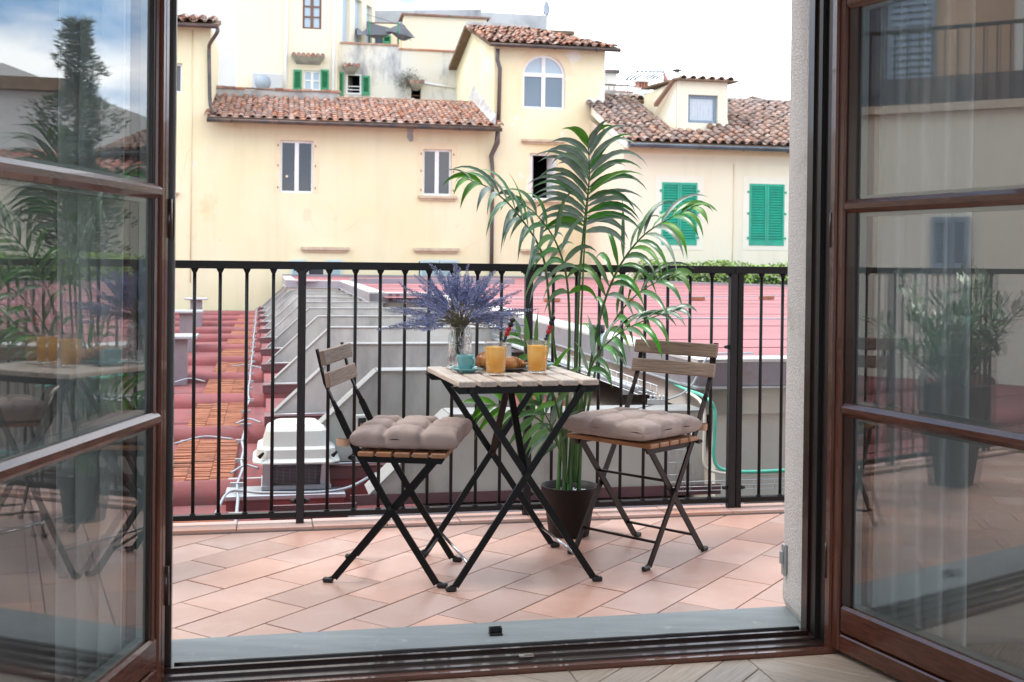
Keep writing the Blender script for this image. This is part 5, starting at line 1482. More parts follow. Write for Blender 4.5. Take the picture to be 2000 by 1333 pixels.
def tile_roof(root, E0, E1, slope, sp, row, m, mi, inside=lambda s, t: True, limit=300, pans='flat', seed=1, skew=0.0, name='roof', rough=.01, th=.10, top=None):
    """E0->E1 the eave line, slope the full vector from eave to ridge."""
    rr = random.Random(seed); E0, E1, slope = Vector(E0), Vector(E1), Vector(slope)
    ex = (E1 - E0); LX = ex.length; ex.normalize(); sy = slope.normalized(); LS = slope.length; nz_ = ex.cross(sy).normalized()
    if nz_.z < 0: nz_ = -nz_
    P = lambda s, t, h=0: E0 + ex * (s + skew * t) + sy * t + nz_ * h
    mb = MB(); ns, nt = max(1, int(LX / .5)), max(1, int(LS / .5))
    for i in range(ns):
        for j in range(nt):
            s0, s1, t0, t1 = LX * i / ns, LX * (i + 1) / ns, LS * j / nt, LS * (j + 1) / nt
            if not inside((s0 + s1) / 2, (t0 + t1) / 2): continue
            mb.hexa([P(s0, t0, -th), P(s1, t0, -th), P(s1, t1, -th), P(s0, t1, -th), P(s0, t0, -.01), P(s1, t0, -.01), P(s1, t1, -.01), P(s0, t1, -.01)])
    rf = mb.build(name, M['eave_wood'], root)
    nr = int(LS / row); ncol = int(LX / sp)
    pm = MB()
    for i in range(ncol):
        for j in range(nr):
            s, t = (i + 0.0) * sp, j * row
            if not inside(s + sp / 2, t + row / 2): continue
            j1, j2 = rr.uniform(-.006, .006), rr.uniform(-.004, .004)
            w = sp * .48
            if pans == 'flat':
                a, b, c, e = P(s + sp / 2 - w, t - .02 + j1, .022 + j2), P(s + sp / 2 + w, t - .02 + j1, .022 + j2), P(s + sp / 2 + w, t + row * 1.08, .002), P(s + sp / 2 - w, t + row * 1.08, .002)
                o_ = nz_ * .018; pm.hexa([a - o_, b - o_, c - o_, e - o_, a, b, c, e])
            else:
                nn = 4
                for q in range(nn):
                    a0, a1 = math.pi + math.pi * q / nn, math.pi + math.pi * (q + 1) / nn
                    def pt_(a_, t_, dz): return P(s + sp / 2 + w * 1.05 * math.cos(a_), t_, .055 + .055 * math.sin(a_) + dz)
                    pm.quad(pt_(a0, t - .02, .016), pt_(a1, t - .02, .016), pt_(a1, t + row * 1.05, 0), pt_(a0, t + row * 1.05, 0))
    o = pm.build('pan_tile', M[mi], rf, fix=False); tag(o, kind='stuff')
    me, mbt = tile_cap_mesh(m, row * 1.32, sp * (.36 if pans == 'round' else .29), sp * (.29 if pans == 'round' else .235))
    X = Matrix((( sy.x, 0, 0), (sy.y, 0, 0), (sy.z, 0, 0)))
    yv = nz_.cross(sy)
    cnt = 0; mass = MB(); Wi = WM(rf).inverted()
    for j in range(nr):
        for i in range(ncol + 1):
            s, t = i * sp, j * row
            if not inside(min(max(s, .01), LX - .01), t + row / 2): continue
            js, jt, ja = rr.gauss(0, rough), rr.gauss(0, rough), rr.gauss(0, .05)
            c, s_ = math.cos(ja), math.sin(ja)
            xv, y2 = sy * c + yv * s_, yv * c - sy * s_
            tilt = nz_
            Mx = Matrix.Identity(4)
            pos = P(s + js, t + jt - .03, .012 + abs(rr.gauss(0, rough * .5)))
            for r_ in range(3): Mx[r_][0] = xv[r_]; Mx[r_][1] = y2[r_]; Mx[r_][2] = tilt[r_]; Mx[r_][3] = pos[r_]
            if cnt < limit:
                ob = link('roof_tile', me, rf); ob.matrix_local = Wi @ Mx; cnt += 1
            else:
                mass.add([Mx @ v for v in mbt.v], mbt.f)
    if mass.v: tag(mass.build('roof_tile_mass', M[mi], rf, fix=False), kind='stuff')
    return rf
def gutter(p0, p1, r, m, root, n=8):
    """half-round gutter from p0 to p1."""
    p0, p1 = Vector(p0), Vector(p1); d = (p1 - p0).normalized(); up = Vector((0, 0, 1)); sd = d.cross(up).normalized()
    mb = MB()
    for p in (p0, p1):
        for rr in (r, r * .86):
            for k in range(n + 1):
                a = math.pi + math.pi * k / n; mb.v.append(p + sd * rr * math.cos(a) + up * rr * math.sin(a))
    N = n + 1
    for k in range(n): mb.f += [(k, k + 1, 2 * N + k + 1, 2 * N + k), (N + k + 1, N + k, 3 * N + k, 3 * N + k + 1), (k, k + 1, N + k + 1, N + k), (2 * N + k, 2 * N + k + 1, 3 * N + k + 1, 3 * N + k)]; mb.sm += [True, True, False, False]
    mb.f += [(0, N, 3 * N, 2 * N), (n, N + n, 3 * N + n, 2 * N + n)]; mb.sm += [False, False]
    g_ = mb.build('gutter', M[m], root)
    L = (p1 - p0).length
    for k in range(int(L / 1.1)):
        c = p0 + d * (k + .5) * 1.1; MB().tube([c + sd * r * 1.1 + up * .0, c + sd * .75 * r - up * r * .9, c - up * r * 1.1, c - sd * .75 * r - up * r * .9], .012, 4).build('bracket', M['pipe'], g_)
    return g_

# ---------------------------------------------------------------- yellow building (mid)
yb = thing('yellow_house', FM.pt(3, -6, -3), 'long low yellow plastered house with two dark double windows under a red tiled roof', 'house')
u_l = FM.at(300, 300)[0] - 2.5; u_c = FM.at(410, 235)[0]; u_t = FM.at(963, 300)[0]
zE0 = FM.at(410, 238)[1]; zE1 = FM.at(963, 255)[1]; zE = (zE0 + zE1) / 2
wA = rect(FM, 547, 275, 612, 377); wB = rect(FM, 826, 292, 882, 382)
wC = rect(FM, 600, 515, 635, 568); wD = rect(FM, 818, 512, 896, 560)
wL = rect(FM, 318, 123, 356, 181); wL2 = rect(FM, 290, 272, 337, 372)
mb = MB()
cells(mb, FM, u_c, u_t, -6.0, zE + .02, [wA, wB, (wC[0], wC[1], wC[2], wC[3]), wD])
zTop = FM.at(380, 52)[1]
cells(mb, FM, u_l, u_c, -6.0, zTop, [wL, wL2])
B1 = FM.back(3.2)
mb.quad(FM.pt(u_c, zE, 0), FM.pt(u_c, zTop, 0), FM.pt(u_c, zTop, -3.2), FM.pt(u_c, zE, -3.2))
mb.build('wall', M['yellow'], yb, fix=False)
for r in (wA, wB): 
    window(FM, r, yb, rev=.14, frame=.05, mid=.10, fm='white_paint')
    sr = (r[0] - .14, r[1] + .14, r[2], r[3] + .16); s_ = MB()
    s_.fbox(FM, sr[0], r[0] - .0, r[2], sr[3], .001, .008); s_.fbox(FM, r[1], sr[1], r[2], sr[3], .001, .008); s_.fbox(FM, r[0], r[1], r[3], sr[3], .001, .008); s_.build('window_surround', M['surround'], yb)
    h_ = MB()
    for z in (r[2] + .1, (r[2] + r[3]) / 2, r[3] - .15):
        for u in (r[0] - .07, r[1] + .03): h_.fbox(FM, u + .01, u + .03, z, z + .05, .009, .03)
    h_.build('shutter_pintle', M['gutter'], yb)
hood_(FM, (wB[0] - .12, wB[1] + .14, wB[2] - .13, wB[2] - .02), yb, name='sill')
window(FM, wC, yb, rev=.14, frame=.04, cols=1, rows=2, pane='pane_dark')
window(FM, wL, yb, rev=.14, frame=.05, cols=1); window(FM, wL2, yb, rev=.14, frame=.05, cols=1)
for (x0, x1, y) in ((588, 682, 484), (808, 896, 486)):
    a, z = FM.at(x0, y); b, _ = FM.at(x1, y); hood_(FM, (a, b, z - .10, z + .02), yb)
a, z = FM.at(300, 377); b, _ = FM.at(349, 377); hood_(FM, (a, b, z - .07, z + .02), yb, name='sill')
for (x0, x1) in ((568, 597), (638, 668), (820, 857), (859, 895)):
    r = rect(FM, x0, 508, x1, 567); shutter(FM, r, yb, .01, 'ltblue', 16)
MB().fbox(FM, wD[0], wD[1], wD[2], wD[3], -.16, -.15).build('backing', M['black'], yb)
# old repairs and cracks in the plaster
rk = random.Random(14)
def patch(F, px, py, w, h, m, root, name='plaster_patch', d=.004):
    u, z = F.at(px, py); n = 16; P_ = []
    for k in range(n):
        a = 2 * math.pi * k / n; q = (abs(math.cos(a)) ** 3 + abs(math.sin(a)) ** 3) ** (-1 / 3) * rk.uniform(.82, 1.08); P_.append(F.pt(u + w / 2 * q * math.cos(a), z + h / 2 * q * math.sin(a), d))
    MB().prism(P_, -F.n * .003).build(name, M[m], root)
def crack(F, px, py, L, ang, root):
    u, z = F.at(px, py); pts = [F.pt(u, z, .002)]
    for k in range(9):
        a = ang + rk.gauss(0, .5); u += math.cos(a) * L / 9; z += math.sin(a) * L / 9; pts.append(F.pt(u, z, .002))
    MB().tube(pts, [.007 * (1 - k / 12) for k in range(10)], 4).build('crack', M['surround'], root)
patch(FM, 806, 262, .30, .42, 'mortar', yb); patch(FM, 812, 268, .14, .5, 'surround', yb, d=.006)
for (x, y, L, a) in ((372, 290, .9, -1.4), (352, 330, .6, -1.7), (596, 415, .5, -.9), (700, 430, .5, -2.2), (640, 400, .4, -1.0), (392, 575, .6, -1.2), (765, 470, .4, -1.9), (480, 250, .5, -1.3), (900, 300, .5, -1.6)): crack(FM, x, y, L, a, yb)
for (x, y, w, h) in ((372, 315, .10, .22), (600, 420, .22, .34), (655, 428, .10, .12), (560, 345, .06, .06), (690, 320, .05, .07), (345, 560, .16, .12), (430, 470, .06, .08)): patch(FM, x, y, w, h, 'surround', yb)
# roofs
e0 = FM.pt(u_c - .03, FM.at(408, 232)[1], .55); e1 = FM.pt(u_t + .10, FM.at(968, 250)[1], .55)
e0.z = DY(408, 231, e0.y).z; e1.z = DY(968, 250, e1.y).z
zz = (e0.z + e1.z) / 2; e0.z = e1.z = zz
sl_v = -FM.n * 4.15 + Vector((0, 0, 1.28))
us1 = (FM.u.dot(e1 - e0))
def ins_mid(s, t):
    lim = 2.45 if s < 2.55 else 4.2
    return t < lim
def ins_mid(s, t): return t < (3.05 if s < 3.15 else 3.55)
tile_roof(yb, e0 + Vector((0, 0, .03)), e1 + Vector((0, 0, .03)), sl_v, .262, .285, 'terracotta', 'terracotta_i', ins_mid, 300, 'flat', 3, skew=0.0, rough=.006)
gutter(e0 + FM.n * .09 + Vector((0, 0, -.02)), e1 + FM.n * .09 + Vector((0, 0, -.02)), .085, 'gutter', yb)
# mortar flashing behind the left part of the ridge, capped with loose tiles
ridge0 = e0 - FM.n * 3.0 + Vector((0, 0, .93 + .05)); mb = MB(); Fr = Fac(ridge0, 11)
mb.fbox(Fr, 0, 3.2, ridge0.z - .08, ridge0.z + .16, -.1, .04); mb.build('mortar_flashing', M['mortar'], yb)
rr_ = random.Random(8)
for k in range(13):
    u = .02 + k * .25; MB().fbox(Fr, u, u + .24, ridge0.z + .165 + rr_.uniform(-.02, .03), ridge0.z + .19 + rr_.uniform(-.0, .03), -.14, .09).build('roof_tile', M['terracotta'], yb)
# upper left roof slab
uL0 = FM.at(300, 52)[0] - 2.4; uL1 = FM.at(428, 47)[0]
e2 = FM.pt(uL0, 0, .40); e3 = FM.pt(uL1, 0, .40); zz = DY(400, 46, e3.y).z; e2.z = e3.z = zz
tile_roof(yb, e2, e3, -FM.n * 1.9 + Vector((0, 0, .50)), .25, .29, 'terracotta', 'terracotta_i', lambda s, t: t < 2.0 - max(0, (s - (uL1 - uL0) + 1.15)) * .5, 90, 'round', 5, rough=.022)
gutter(e2 + FM.n * .10 - Vector((0, 0, .07)), e3 + FM.n * .10 - Vector((0, 0, .07)), .075, 'gutter', yb)
mb = MB(); dz_ = 27.5
mb.tube(cr_spline([DY(425, 55, dz_ + .1), DY(424, 64, dz_ + .1), DY(410, 86, dz_ + .3), DY(408.5, 100, dz_ + .4), DY(409, 150, dz_ + .4), DY(411, 205, dz_ + .4), DY(419, 222, dz_ + .1)], 5), .045, 8); mb.build('downpipe', M['gutter'], yb)
mb = MB(); mb.tube([FM.pt(FM.at(376, 60)[0], z, .015) for z in (zTop - .1, .5)], .012, 5); mb.build('wall_cable', M['surround'], yb)

# ---------------------------------------------------------------- tower with arched window
FT = FM
tw = thing('tower_house', FM.pt(8, -6, -3), 'taller yellow house with a big white arched window and a sagging red tiled roof', 'house')
u0 = u_t + .004; u1 = FM.at(1181, 200)[0]; zt0 = FM.at(963, 86)[1]; zt1 = FM.at(1181, 97)[1]; ztw = (zt0 + zt1) / 2
wR = rect(FM, 1021, 146, 1104, 213); zc_top = FM.at(1062, 107)[1]
wx0, wx1 = wR[0], wR[1]; zsp = wR[3] - .0; Rr = (wx1 - wx0) / 2; uc = (wx0 + wx1) / 2; hA = zc_top - zsp
wO = rect(FM, 1034, 300, 1088, 390); wE = rect(FM, 1040, 530, 1085, 545)
mb = MB(); full = (wx0, wx1, wR[2], zc_top)
cells(mb, FM, u0, u1, -6.0, ztw, [full, wO, wE])
na = 14
arc = [(uc + Rr * math.cos(math.pi * k / na), zsp + hA * math.sin(math.pi * k / na)) for k in range(na + 1)]
for k in range(na):
    (a0, b0), (a1, b1) = arc[k], arc[k + 1]
    mb.quad(FM.pt(a0, b0, 0), FM.pt(a0, zc_top, 0), FM.pt(a1, zc_top, 0), FM.pt(a1, b1, 0))
    mb.quad(FM.pt(a0, b0, 0), FM.pt(a1, b1, 0), FM.pt(a1, b1, -.16), FM.pt(a0, b0, -.16))
dep = 7.2; bk = -dep
apex_t = 3.5; z_ap = DY(924, 58, (FM.pt(u0, 0, -apex_t)).y).z; z_rear = DY(888, 142, (FM.pt(u0, 0, -6.9)).y).z
S = [(0, -6.0), (0, ztw), (-apex_t, z_ap), (-6.9, z_rear), (-6.9, -6.0)]
mb.add([FM.pt(u0, z, d) for d, z in S], [(0, 1, 2, 3, 4)])
mb.add([FM.pt(u1, z, d) for d, z in S], [(4, 3, 2, 1, 0)])
mb.build('wall', M['yellow2'], tw, fix=False)
# arched window
fw = .06; mb = MB()
def arcband(r0, h0, r1, h1, dd0, dd1, m):
    for k in range(na):
        t0, t1 = math.pi * k / na, math.pi * (k + 1) / na
        pts_ = []
        for dd in (dd0, dd1):
            pts_ += [FM.pt(uc + r0 * math.cos(t0), zsp + h0 * math.sin(t0), dd), FM.pt(uc + r0 * math.cos(t1), zsp + h0 * math.sin(t1), dd), FM.pt(uc + r1 * math.cos(t1), zsp + h1 * math.sin(t1), dd), FM.pt(uc + r1 * math.cos(t0), zsp + h1 * math.sin(t0), dd)]
        mb.hexa(pts_)
arcband(Rr - fw, hA - fw, Rr, hA, -.17, -.10, None)
mb.fbox(FM, wx0, wx0 + fw, wR[2], zsp, -.17, -.10); mb.fbox(FM, wx1 - fw, wx1, wR[2], zsp, -.17, -.10)
mb.fbox(FM, wx0 + fw, wx1 - fw, wR[2], wR[2] + fw, -.17, -.10); mb.fbox(FM, wx0 + fw, wx1 - fw, zsp - .05, zsp + .05, -.168, -.098)
mb.fbox(FM, uc - .05, uc + .05, wR[2] + fw, zsp - .05, -.166, -.096); mb.fbox(FM, uc - .05, uc + .05, zsp + .05, zsp + hA - fw, -.166, -.096)
wn_ = mb.build('arched_window', M['white_paint'], tw)
for s in (0, 1):
    MB().fbox(FM, (wx0 + fw) if s == 0 else uc + .05, (uc - .05) if s == 0 else wx1 - fw, wR[2] + fw, zsp - .05, -.15, -.142).build('pane', M['pane_sky'], wn_)
    mb = MB(); q_ = [(uc, zsp + .05)] + [(uc + (Rr - fw) * math.cos(t) * 1, zsp + .05 + (hA - fw - .05) * math.sin(t)) for t in [math.pi / 2 * k / 8 for k in range(9)]]
    if s == 0: q_ = [(2 * uc - a, b) for a, b in q_]
    mb.prism([FM.pt(a, b, -.15) for a, b in q_], FM.n * .008); mb.build('pane', M['pane_pale'], wn_)
mb = MB()
for k in range(na):
    t0, t1 = math.pi * k / na, math.pi * (k + 1) / na
    mb.hexa([FM.pt(uc + r * math.cos(t), zsp + h * math.sin(t), dd) for dd in (.001, .007) for r, h, t in ((Rr + .02, hA + .02, t0), (Rr + .02, hA + .02, t1), (Rr + .22, hA + .22, t1), (Rr + .22, hA + .22, t0))])
mb.build('arch_surround', M['surround'], tw)
# open window with a dark room behind
mb = MB(); P = FM.pt; a, b, c, e = wO; D = -1.6
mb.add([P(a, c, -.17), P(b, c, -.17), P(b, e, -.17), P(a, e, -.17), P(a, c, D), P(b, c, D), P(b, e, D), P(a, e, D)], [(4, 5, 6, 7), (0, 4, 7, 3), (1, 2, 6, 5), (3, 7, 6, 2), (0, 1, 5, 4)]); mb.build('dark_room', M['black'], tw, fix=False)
mb = MB(); mb.fbox(FM, a, a + .05, c, e, -.16, -.10); mb.fbox(FM, b - .05, b, c, e, -.16, -.10); mb.fbox(FM, a + .05, b - .05, e - .05, e, -.16, -.10); mb.fbox(FM, a + .05, b - .05, c, c + .04, -.16, -.10)
mb.hexa([P(a + .05, c, -.1), P(a + .17, c, -.55), P(a + .21, c, -.53), P(a + .09, c, -.09), P(a + .05, e - .06, -.1), P(a + .17, e - .06, -.55), P(a + .21, e - .06, -.53), P(a + .09, e - .06, -.09)])
mb.hexa([P(b - .16, c, -.5), P(b - .12, c, -.5), P(b - .03, c, -.1), P(b - .07, c, -.1), P(b - .16, e - .06, -.5), P(b - .12, e - .06, -.5), P(b - .03, e - .06, -.1), P(b - .07, e - .06, -.1)])
mb.build('window', M['white_paint'], tw)
hood_(FM, (wO[0] - .12, wO[1] + .12, wO[2] - .12, wO[2] - .02), tw, name='sill')
window(FM, wE, tw, rev=.12, frame=.04, cols=2)
for (x0, x1, y) in ((1018, 1102, 274), (1016, 1100, 488)):
    a, z = FM.at(x0, y); b, _ = FM.at(x1, y); hood_(FM, (a, b, z - .09, z + .02), tw)
# downpipe between the two houses
mb = MB(); up_ = FM.at(962, 300)[0] + .05
mb.tube([FM.pt(up_ + .02, ztw - .15, .20), FM.pt(up_ + .02, ztw - .42, .16), FM.pt(up_ + .10, ztw - .62, .09), FM.pt(up_ + .08, zE + .15, .09)], .05, 8)
mb.build('downpipe', M['pipe'], tw)
mb = MB(); mb.tube([FM.pt(up_, zE - .05, .45), FM.pt(up_, zE - .35, .35), FM.pt(up_ - .10, zE - .65, .10), FM.pt(up_ - .06, zE - 1.0, .09), FM.pt(up_ - .06, .4, .09)], [.06, .07, .06, .048, .048], 8); mb.build('downpipe', M['pipe'], yb)
# roof
ee0 = FM.pt(u0 - .18, 0, .35); ee1 = FM.pt(u1 + .28, 0, .35); ee0.z = ee1.z = (DY(958, 82, ee0.y).z + DY(1196, 94, ee1.y).z) / 2
slv = -FM.n * (apex_t + .35) + Vector((0, 0, z_ap - ee0.z + .10)); Lw = (ee1 - ee0).length; Ls = slv.length
def ins_t(s, t): return s < Lw - t * .42 and s > -.1
tile_roof(tw, ee0, ee1, slv, .215, .27, 'terracotta', 'terracotta_i', ins_t, 300, 'round', 9, rough=.030)
gutter(ee0 + FM.n * .08 - Vector((0, 0, .05)), ee1 + FM.n * .08 - Vector((0, 0, .05)), .075, 'gutter', tw)
mb = MB(); a_ = FM.pt(u0 - .25, z_ap + .10, -apex_t); c_ = FM.pt(u0 - .25, z_rear + .02, -7.3); w_ = FM.u * (u1 - u0 + .3)
mb.hexa([a_ - Vector((0, 0, .1)), c_ - Vector((0, 0, .1)), c_ + w_ - Vector((0, 0, .1)), a_ + w_ - Vector((0, 0, .1)), a_, c_, c_ + w_, a_ + w_]); mb.build('rear_roof', M['eave_wood'], tw)
mb = MB(); mb.fbox(FM.back(apex_t), u0 - .2, u1 - 1.3, z_ap + .04, z_ap + .20, -.12, .10); mb.build('ridge_mortar', M['mortar'], tw)
# mortar where the lower roof meets the tower side
mb = MB(); mb.hexa([FM.pt(u0 - .10, zE + .10 + .31 * t, .3 - t) + Vector((0, 0, dz)) for dz in (0, .32) for t in (0,)] * 0 + [FM.pt(u0 - .16, zE + .12, .35), FM.pt(u0 - .003, zE + .12, .35), FM.pt(u0 - .003, zE + 1.25, -3.2), FM.pt(u0 - .16, zE + 1.25, -3.2), FM.pt(u0 - .03, zE + .33, .35), FM.pt(u0 - .003, zE + .36, .35), FM.pt(u0 - .003, zE + 1.62, -3.2), FM.pt(u0 - .03, zE + 1.58, -3.2)]); mb.build('mortar_flashing', M['mortar'], tw)

# ---------------------------------------------------------------- cream house with green shutters
rh = thing('cream_house', FR_.pt(4, -6, -3), 'cream house at the right with bright green shutters and a dormer in its roof', 'house')
ur0 = 0.0; ur1 = 10.6; zer = FR_.at(1380, 290)[1]
mb = MB(); sh1 = rect(FR_, 1292, 357, 1361, 479); sh2 = rect(FR_, 1463, 360, 1531, 480)
sh3 = (sh2[0] + 2.55, sh2[1] + 2.55, sh2[2], sh2[3]); sh4 = (sh3[0] + 2.4, sh3[1] + 2.4, sh2[2], sh2[3])
cells(mb, FR_, ur0, ur1, -6.0, zer, [s + (.05,) for s in (sh1, sh2, sh3, sh4)])
mb.build('wall', M['cream'], rh, fix=False)
mb = MB(); mb.quad(FR_.pt(0, -6, 0), FR_.pt(0, -6, -3.2), FR_.pt(0, zer + 1.0, -3.2), FR_.pt(0, zer - .02, 0)); mb.build('side_wall', M['pinkish'], rh, fix=False); mb = MB()
mb.quad(FR_.pt(ur1, -6, 0), FR_.pt(ur1, -6, -7), FR_.pt(ur1, zer + 1.5, -7), FR_.pt(ur1, zer, 0)); mb.build('side_wall', M['pinkish'], rh, fix=False)
for r in (sh1, sh2, sh3, sh4):
    um = (r[0] + r[1]) / 2
    shutter(FR_, (r[0], um - .004, r[2], r[3]), rh, -.02, 'green', 21); shutter(FR_, (um + .004, r[1], r[2], r[3]), rh, -.02, 'green', 21)
    s_ = MB(); g_ = .16
    s_.fbox(FR_, r[0] - g_, r[0], r[2] - g_ * .7, r[3] + g_, .001, .010); s_.fbox(FR_, r[1], r[1] + g_, r[2] - g_ * .7, r[3] + g_, .001, .010); s_.fbox(FR_, r[0], r[1], r[3], r[3] + g_, .001, .010); s_.fbox(FR_, r[0], r[1], r[2] - g_ * .7, r[2], .001, .010); s_.build('window_surround', M['surround2'], rh)
    h_ = MB()
    for z in (r[2] + .15, (r[2] + r[3]) / 2, r[3] - .22):
        for u in (r[0] - .05, r[1] + .01): h_.fbox(FR_, u, u + .04, z, z + .05, .011, .035)
    h_.build('shutter_hinge', M['green'], rh)
mb = MB(); uw = FR_.at(1432, 400)[0]; mb.tube([FR_.pt(uw, zer - .35, .015), FR_.pt(uw + .01, 2.0, .015), FR_.pt(uw - .02, .6, .015)], .010, 5); mb.build('wall_cable', M['surround'], rh)
mb = MB(); mb.fbox(FR_, 0, ur1, zer - .16, zer, .001, .03); mb.build('eave_band', M['surround'], rh)
er0 = FR_.pt(-.02, 0, .42); er1 = FR_.pt(ur1 + .3, 0, .42); er0.z = er1.z = (DY(1222, 276, er0.y).z + DY(1545, 285, FR_.pt(4, 0, .42).y).z) / 2
slr = -FR_.n * 4.6 + Vector((0, 0, 1.72)); Ll = slr.length
dm = rect(FR_, 1302, 160, 1418, 262)
dmu0, dmu1 = FR_.at(1318, 240)[0], FR_.at(1420, 240)[0]
def ins_r(s, t):
    # verge climbs to the left where the roof meets the tower
    if s < 0: return t * .30 < 0
    return not (dmu0 + .05 < s < dmu1 - .05 and 1.15 < t < 4.6)
tile_roof(rh, er0, er1, slr, .228, .265, 'oldtile', 'oldtile_i', ins_r, 300, 'round', 12, rough=.012)
# triangle of roof running up-left to the tower along the verge
gutter(er0 + FR_.n * .09 - Vector((0, 0, .06)), er1 + FR_.n * .09 - Vector((0, 0, .06)), .095, 'gutter2', rh)
mb = MB(); mb.hexa([FR_.pt(-.06, zer - .10, .40), FR_.pt(0.0, zer - .10, .40), FR_.pt(0.0, zer + 1.05, -2.75), FR_.pt(-.06, zer + 1.05, -2.75), FR_.pt(-.06, zer + .10, .40), FR_.pt(0, zer + .10, .40), FR_.pt(0, zer + 1.26, -2.75), FR_.pt(-.06, zer + 1.26, -2.75)]); mb.build('verge_board', M['surround2'], rh)
mb = MB(); mb.fbox(FR_.back(4.1), -.1, dmu0 - .3, er0.z + 1.62, er0.z + 1.80, -.1, .1); mb.build('ridge_mortar', M['mortar'], rh)
mb = MB(); mb.fbox(FR_.back(4.1), dmu1 + .1, ur1, er0.z + 1.62, er0.z + 1.74, -.1, .1); mb.build('ridge_mortar', M['mortar'], rh)
# dormer
FD = FR_.back(1.05); r = rect(FD, 1340, 160, 1422, 262); dz0 = er0.z + .45; zdt = FD.at(1380, 160)[1]
ua, ub = FD.at(1322, 220)[0], FD.at(1421, 200)[0]; wd = rect(FD, 1344, 186, 1402, 241)
mb = MB(); cells(mb, FD, ua, ub, dz0, zdt, [wd + (.14,)])
mb.add([FD.pt(ua, dz0, 0), FD.pt(ua, zdt, 0), FD.pt(ua - .02, zdt, -2.6), FD.pt(ua - .02, dz0, -2.6)], [(0, 1, 2, 3)]); mb.add([FD.pt(ub, dz0, 0), FD.pt(ub, zdt, 0), FD.pt(ub, zdt, -2.6), FD.pt(ub, dz0, -2.6)], [(3, 2, 1, 0)])
mb.add([FD.pt(ub, dz0, 0), FD.pt(ub + .10, dz0, -.06), FD.pt(ub, dz0 + .35, 0)], [(0, 1, 2)])
dr = mb.build('dormer', M['cream'], rh, fix=False)
mb = MB(); mb.hexa([FD.pt(ua - .10, zdt - .01, .16), FD.pt(ub + .22, zdt - .01, .16), FD.pt(ub + .22, zdt + .15, -2.6), FD.pt(ua - .10, zdt + .15, -2.6), FD.pt(ua - .10, zdt + .03, .16), FD.pt(ub + .22, zdt + .03, .16), FD.pt(ub + .22, zdt + .20, -2.6), FD.pt(ua - .10, zdt + .20, -2.6)]); mb.build('dormer_roof', M['eave_wood'], dr)
me_, mb_t = tile_cap_mesh('oldtile', .265 * 1.32, .228 * .36, .228 * .29)
for k in range(6):
    pos = FD.pt(ua + .12 + k * .24, zdt + .03, .16); Mx = Matrix.Identity(4); sy = (-FD.n * 2.76 + Vector((0, 0, .17))).normalized(); yv = Vector((0, 0, 1)).cross(sy); nz_ = sy.cross(yv)
    for r_ in range(3): Mx[r_][0] = sy[r_]; Mx[r_][1] = yv[r_]; Mx[r_][2] = nz_[r_]; Mx[r_][3] = pos[r_]
    ob = link('roof_tile', me_, dr); ob.matrix_local = WM(dr).inverted() @ Mx
# sloping tiled verge on the dormer's left side
mb = MB(); mb.hexa([FD.pt(ua - .12, zdt, -.02), FD.pt(ua - .02, zdt, -.02), FD.pt(ua - .34, dz0 + .62, -.45), FD.pt(ua - .44, dz0 + .62, -.45), FD.pt(ua - .12, zdt + .05, -.02), FD.pt(ua - .02, zdt + .05, -.02), FD.pt(ua - .34, dz0 + .70, -.45), FD.pt(ua - .44, dz0 + .70, -.45)]); mb.build('dormer_verge', M['oldtile'], dr)
mb = MB(); mb.add([FD.pt(ua - .01, zdt, -.03), FD.pt(ua - .36, dz0 + .62, -.45), FD.pt(ua - .36, dz0 + .1, -.9), FD.pt(ua - .01, dz0, -.03)], [(0, 1, 2, 3)]); mb.build('dormer_cheek', M['cream'], dr, fix=False)
window(FD, wd, rh, rev=.12, frame=.07, cols=1, fm='grey_paint', pane='pane_pale')
mb = MB()
for k in range(14):
    u = wd[0] + .09 + (wd[1] - wd[0] - .2) * k / 14; mb.fbox(FD, u, u + .022, wd[2] + .08, wd[3] - .10, -.118, -.108)
mb.build('net_curtain', M['lace'], rh)
# little chimney pot on the dormer
ch = thing('chimney', FD.pt(ua + .05, zdt + .1, -.7), 'slim white chimney with a dark metal cap beside the dormer', 'chimney'); 
q = DY(1322, 156, FD.pt(0, 0, -.7).y); ch.location = q
MB().lathe([(.11, -.05), (.115, .05), (.09, .17)], 12).build('shaft', M['white_wall'], ch, local=True)
mb = MB(); mb.tube([(0, 0, .17), (0, 0, .20)], .05, 8); mb.lathe([(.12, .215), (.10, .245), (.02, .265)], 12); mb.build('cap', M['gutter'], ch, local=True)

# ---------------------------------------------------------------- tall cream building behind
FB = Fac(DY(480, 120, 34.5), 11)
tb = thing('tall_apartment_building', FB.pt(2, -6, -4), 'tall cream apartment building behind the low tiled roof, with green shutters and white downpipes', 'building')
ub0 = FB.at(462, 120)[0]; ub1 = FB.at(659, 120)[0]; uw0 = FB.at(385, 100)[0]
w1 = rect(FB, 591, -12, 628, 57); w2 = rect(FB, 593, 138, 626, 177)
mb = MB(); cells(mb, FB, ub0, ub1, -6, 12.5, [w1, w2]); 
mb.build('wall', M['pale'], tb, fix=False)
mb = MB(); cells(mb, FB, uw0 - 2, ub0 - .003, -6, 12.5, []); mb.build('white_strip_wall', M['white_wall'], tb, fix=False)
window(FB, w1, tb, rev=.10, frame=.06, cols=2, rows=3, fm='darkwood', pane='pane_pale', mid=.09)
window(FB, w2, tb, rev=.10, frame=.05, cols=2, rows=2, fm='white_paint', pane='pane_pale', mid=.08)
for (x0, x1) in ((573, 589), (626, 642)): shutter(FB, rect(FB, x0, 137, x1, 179), tb, .02, 'green2', 14)
for x in (558.5, 651):
    u = FB.at(x, 100)[0]; MB().tube([FB.pt(u, 12, .08), FB.pt(u, 3.5, .08)], .045, 8).build('downpipe', M['whitepipe'], tb)
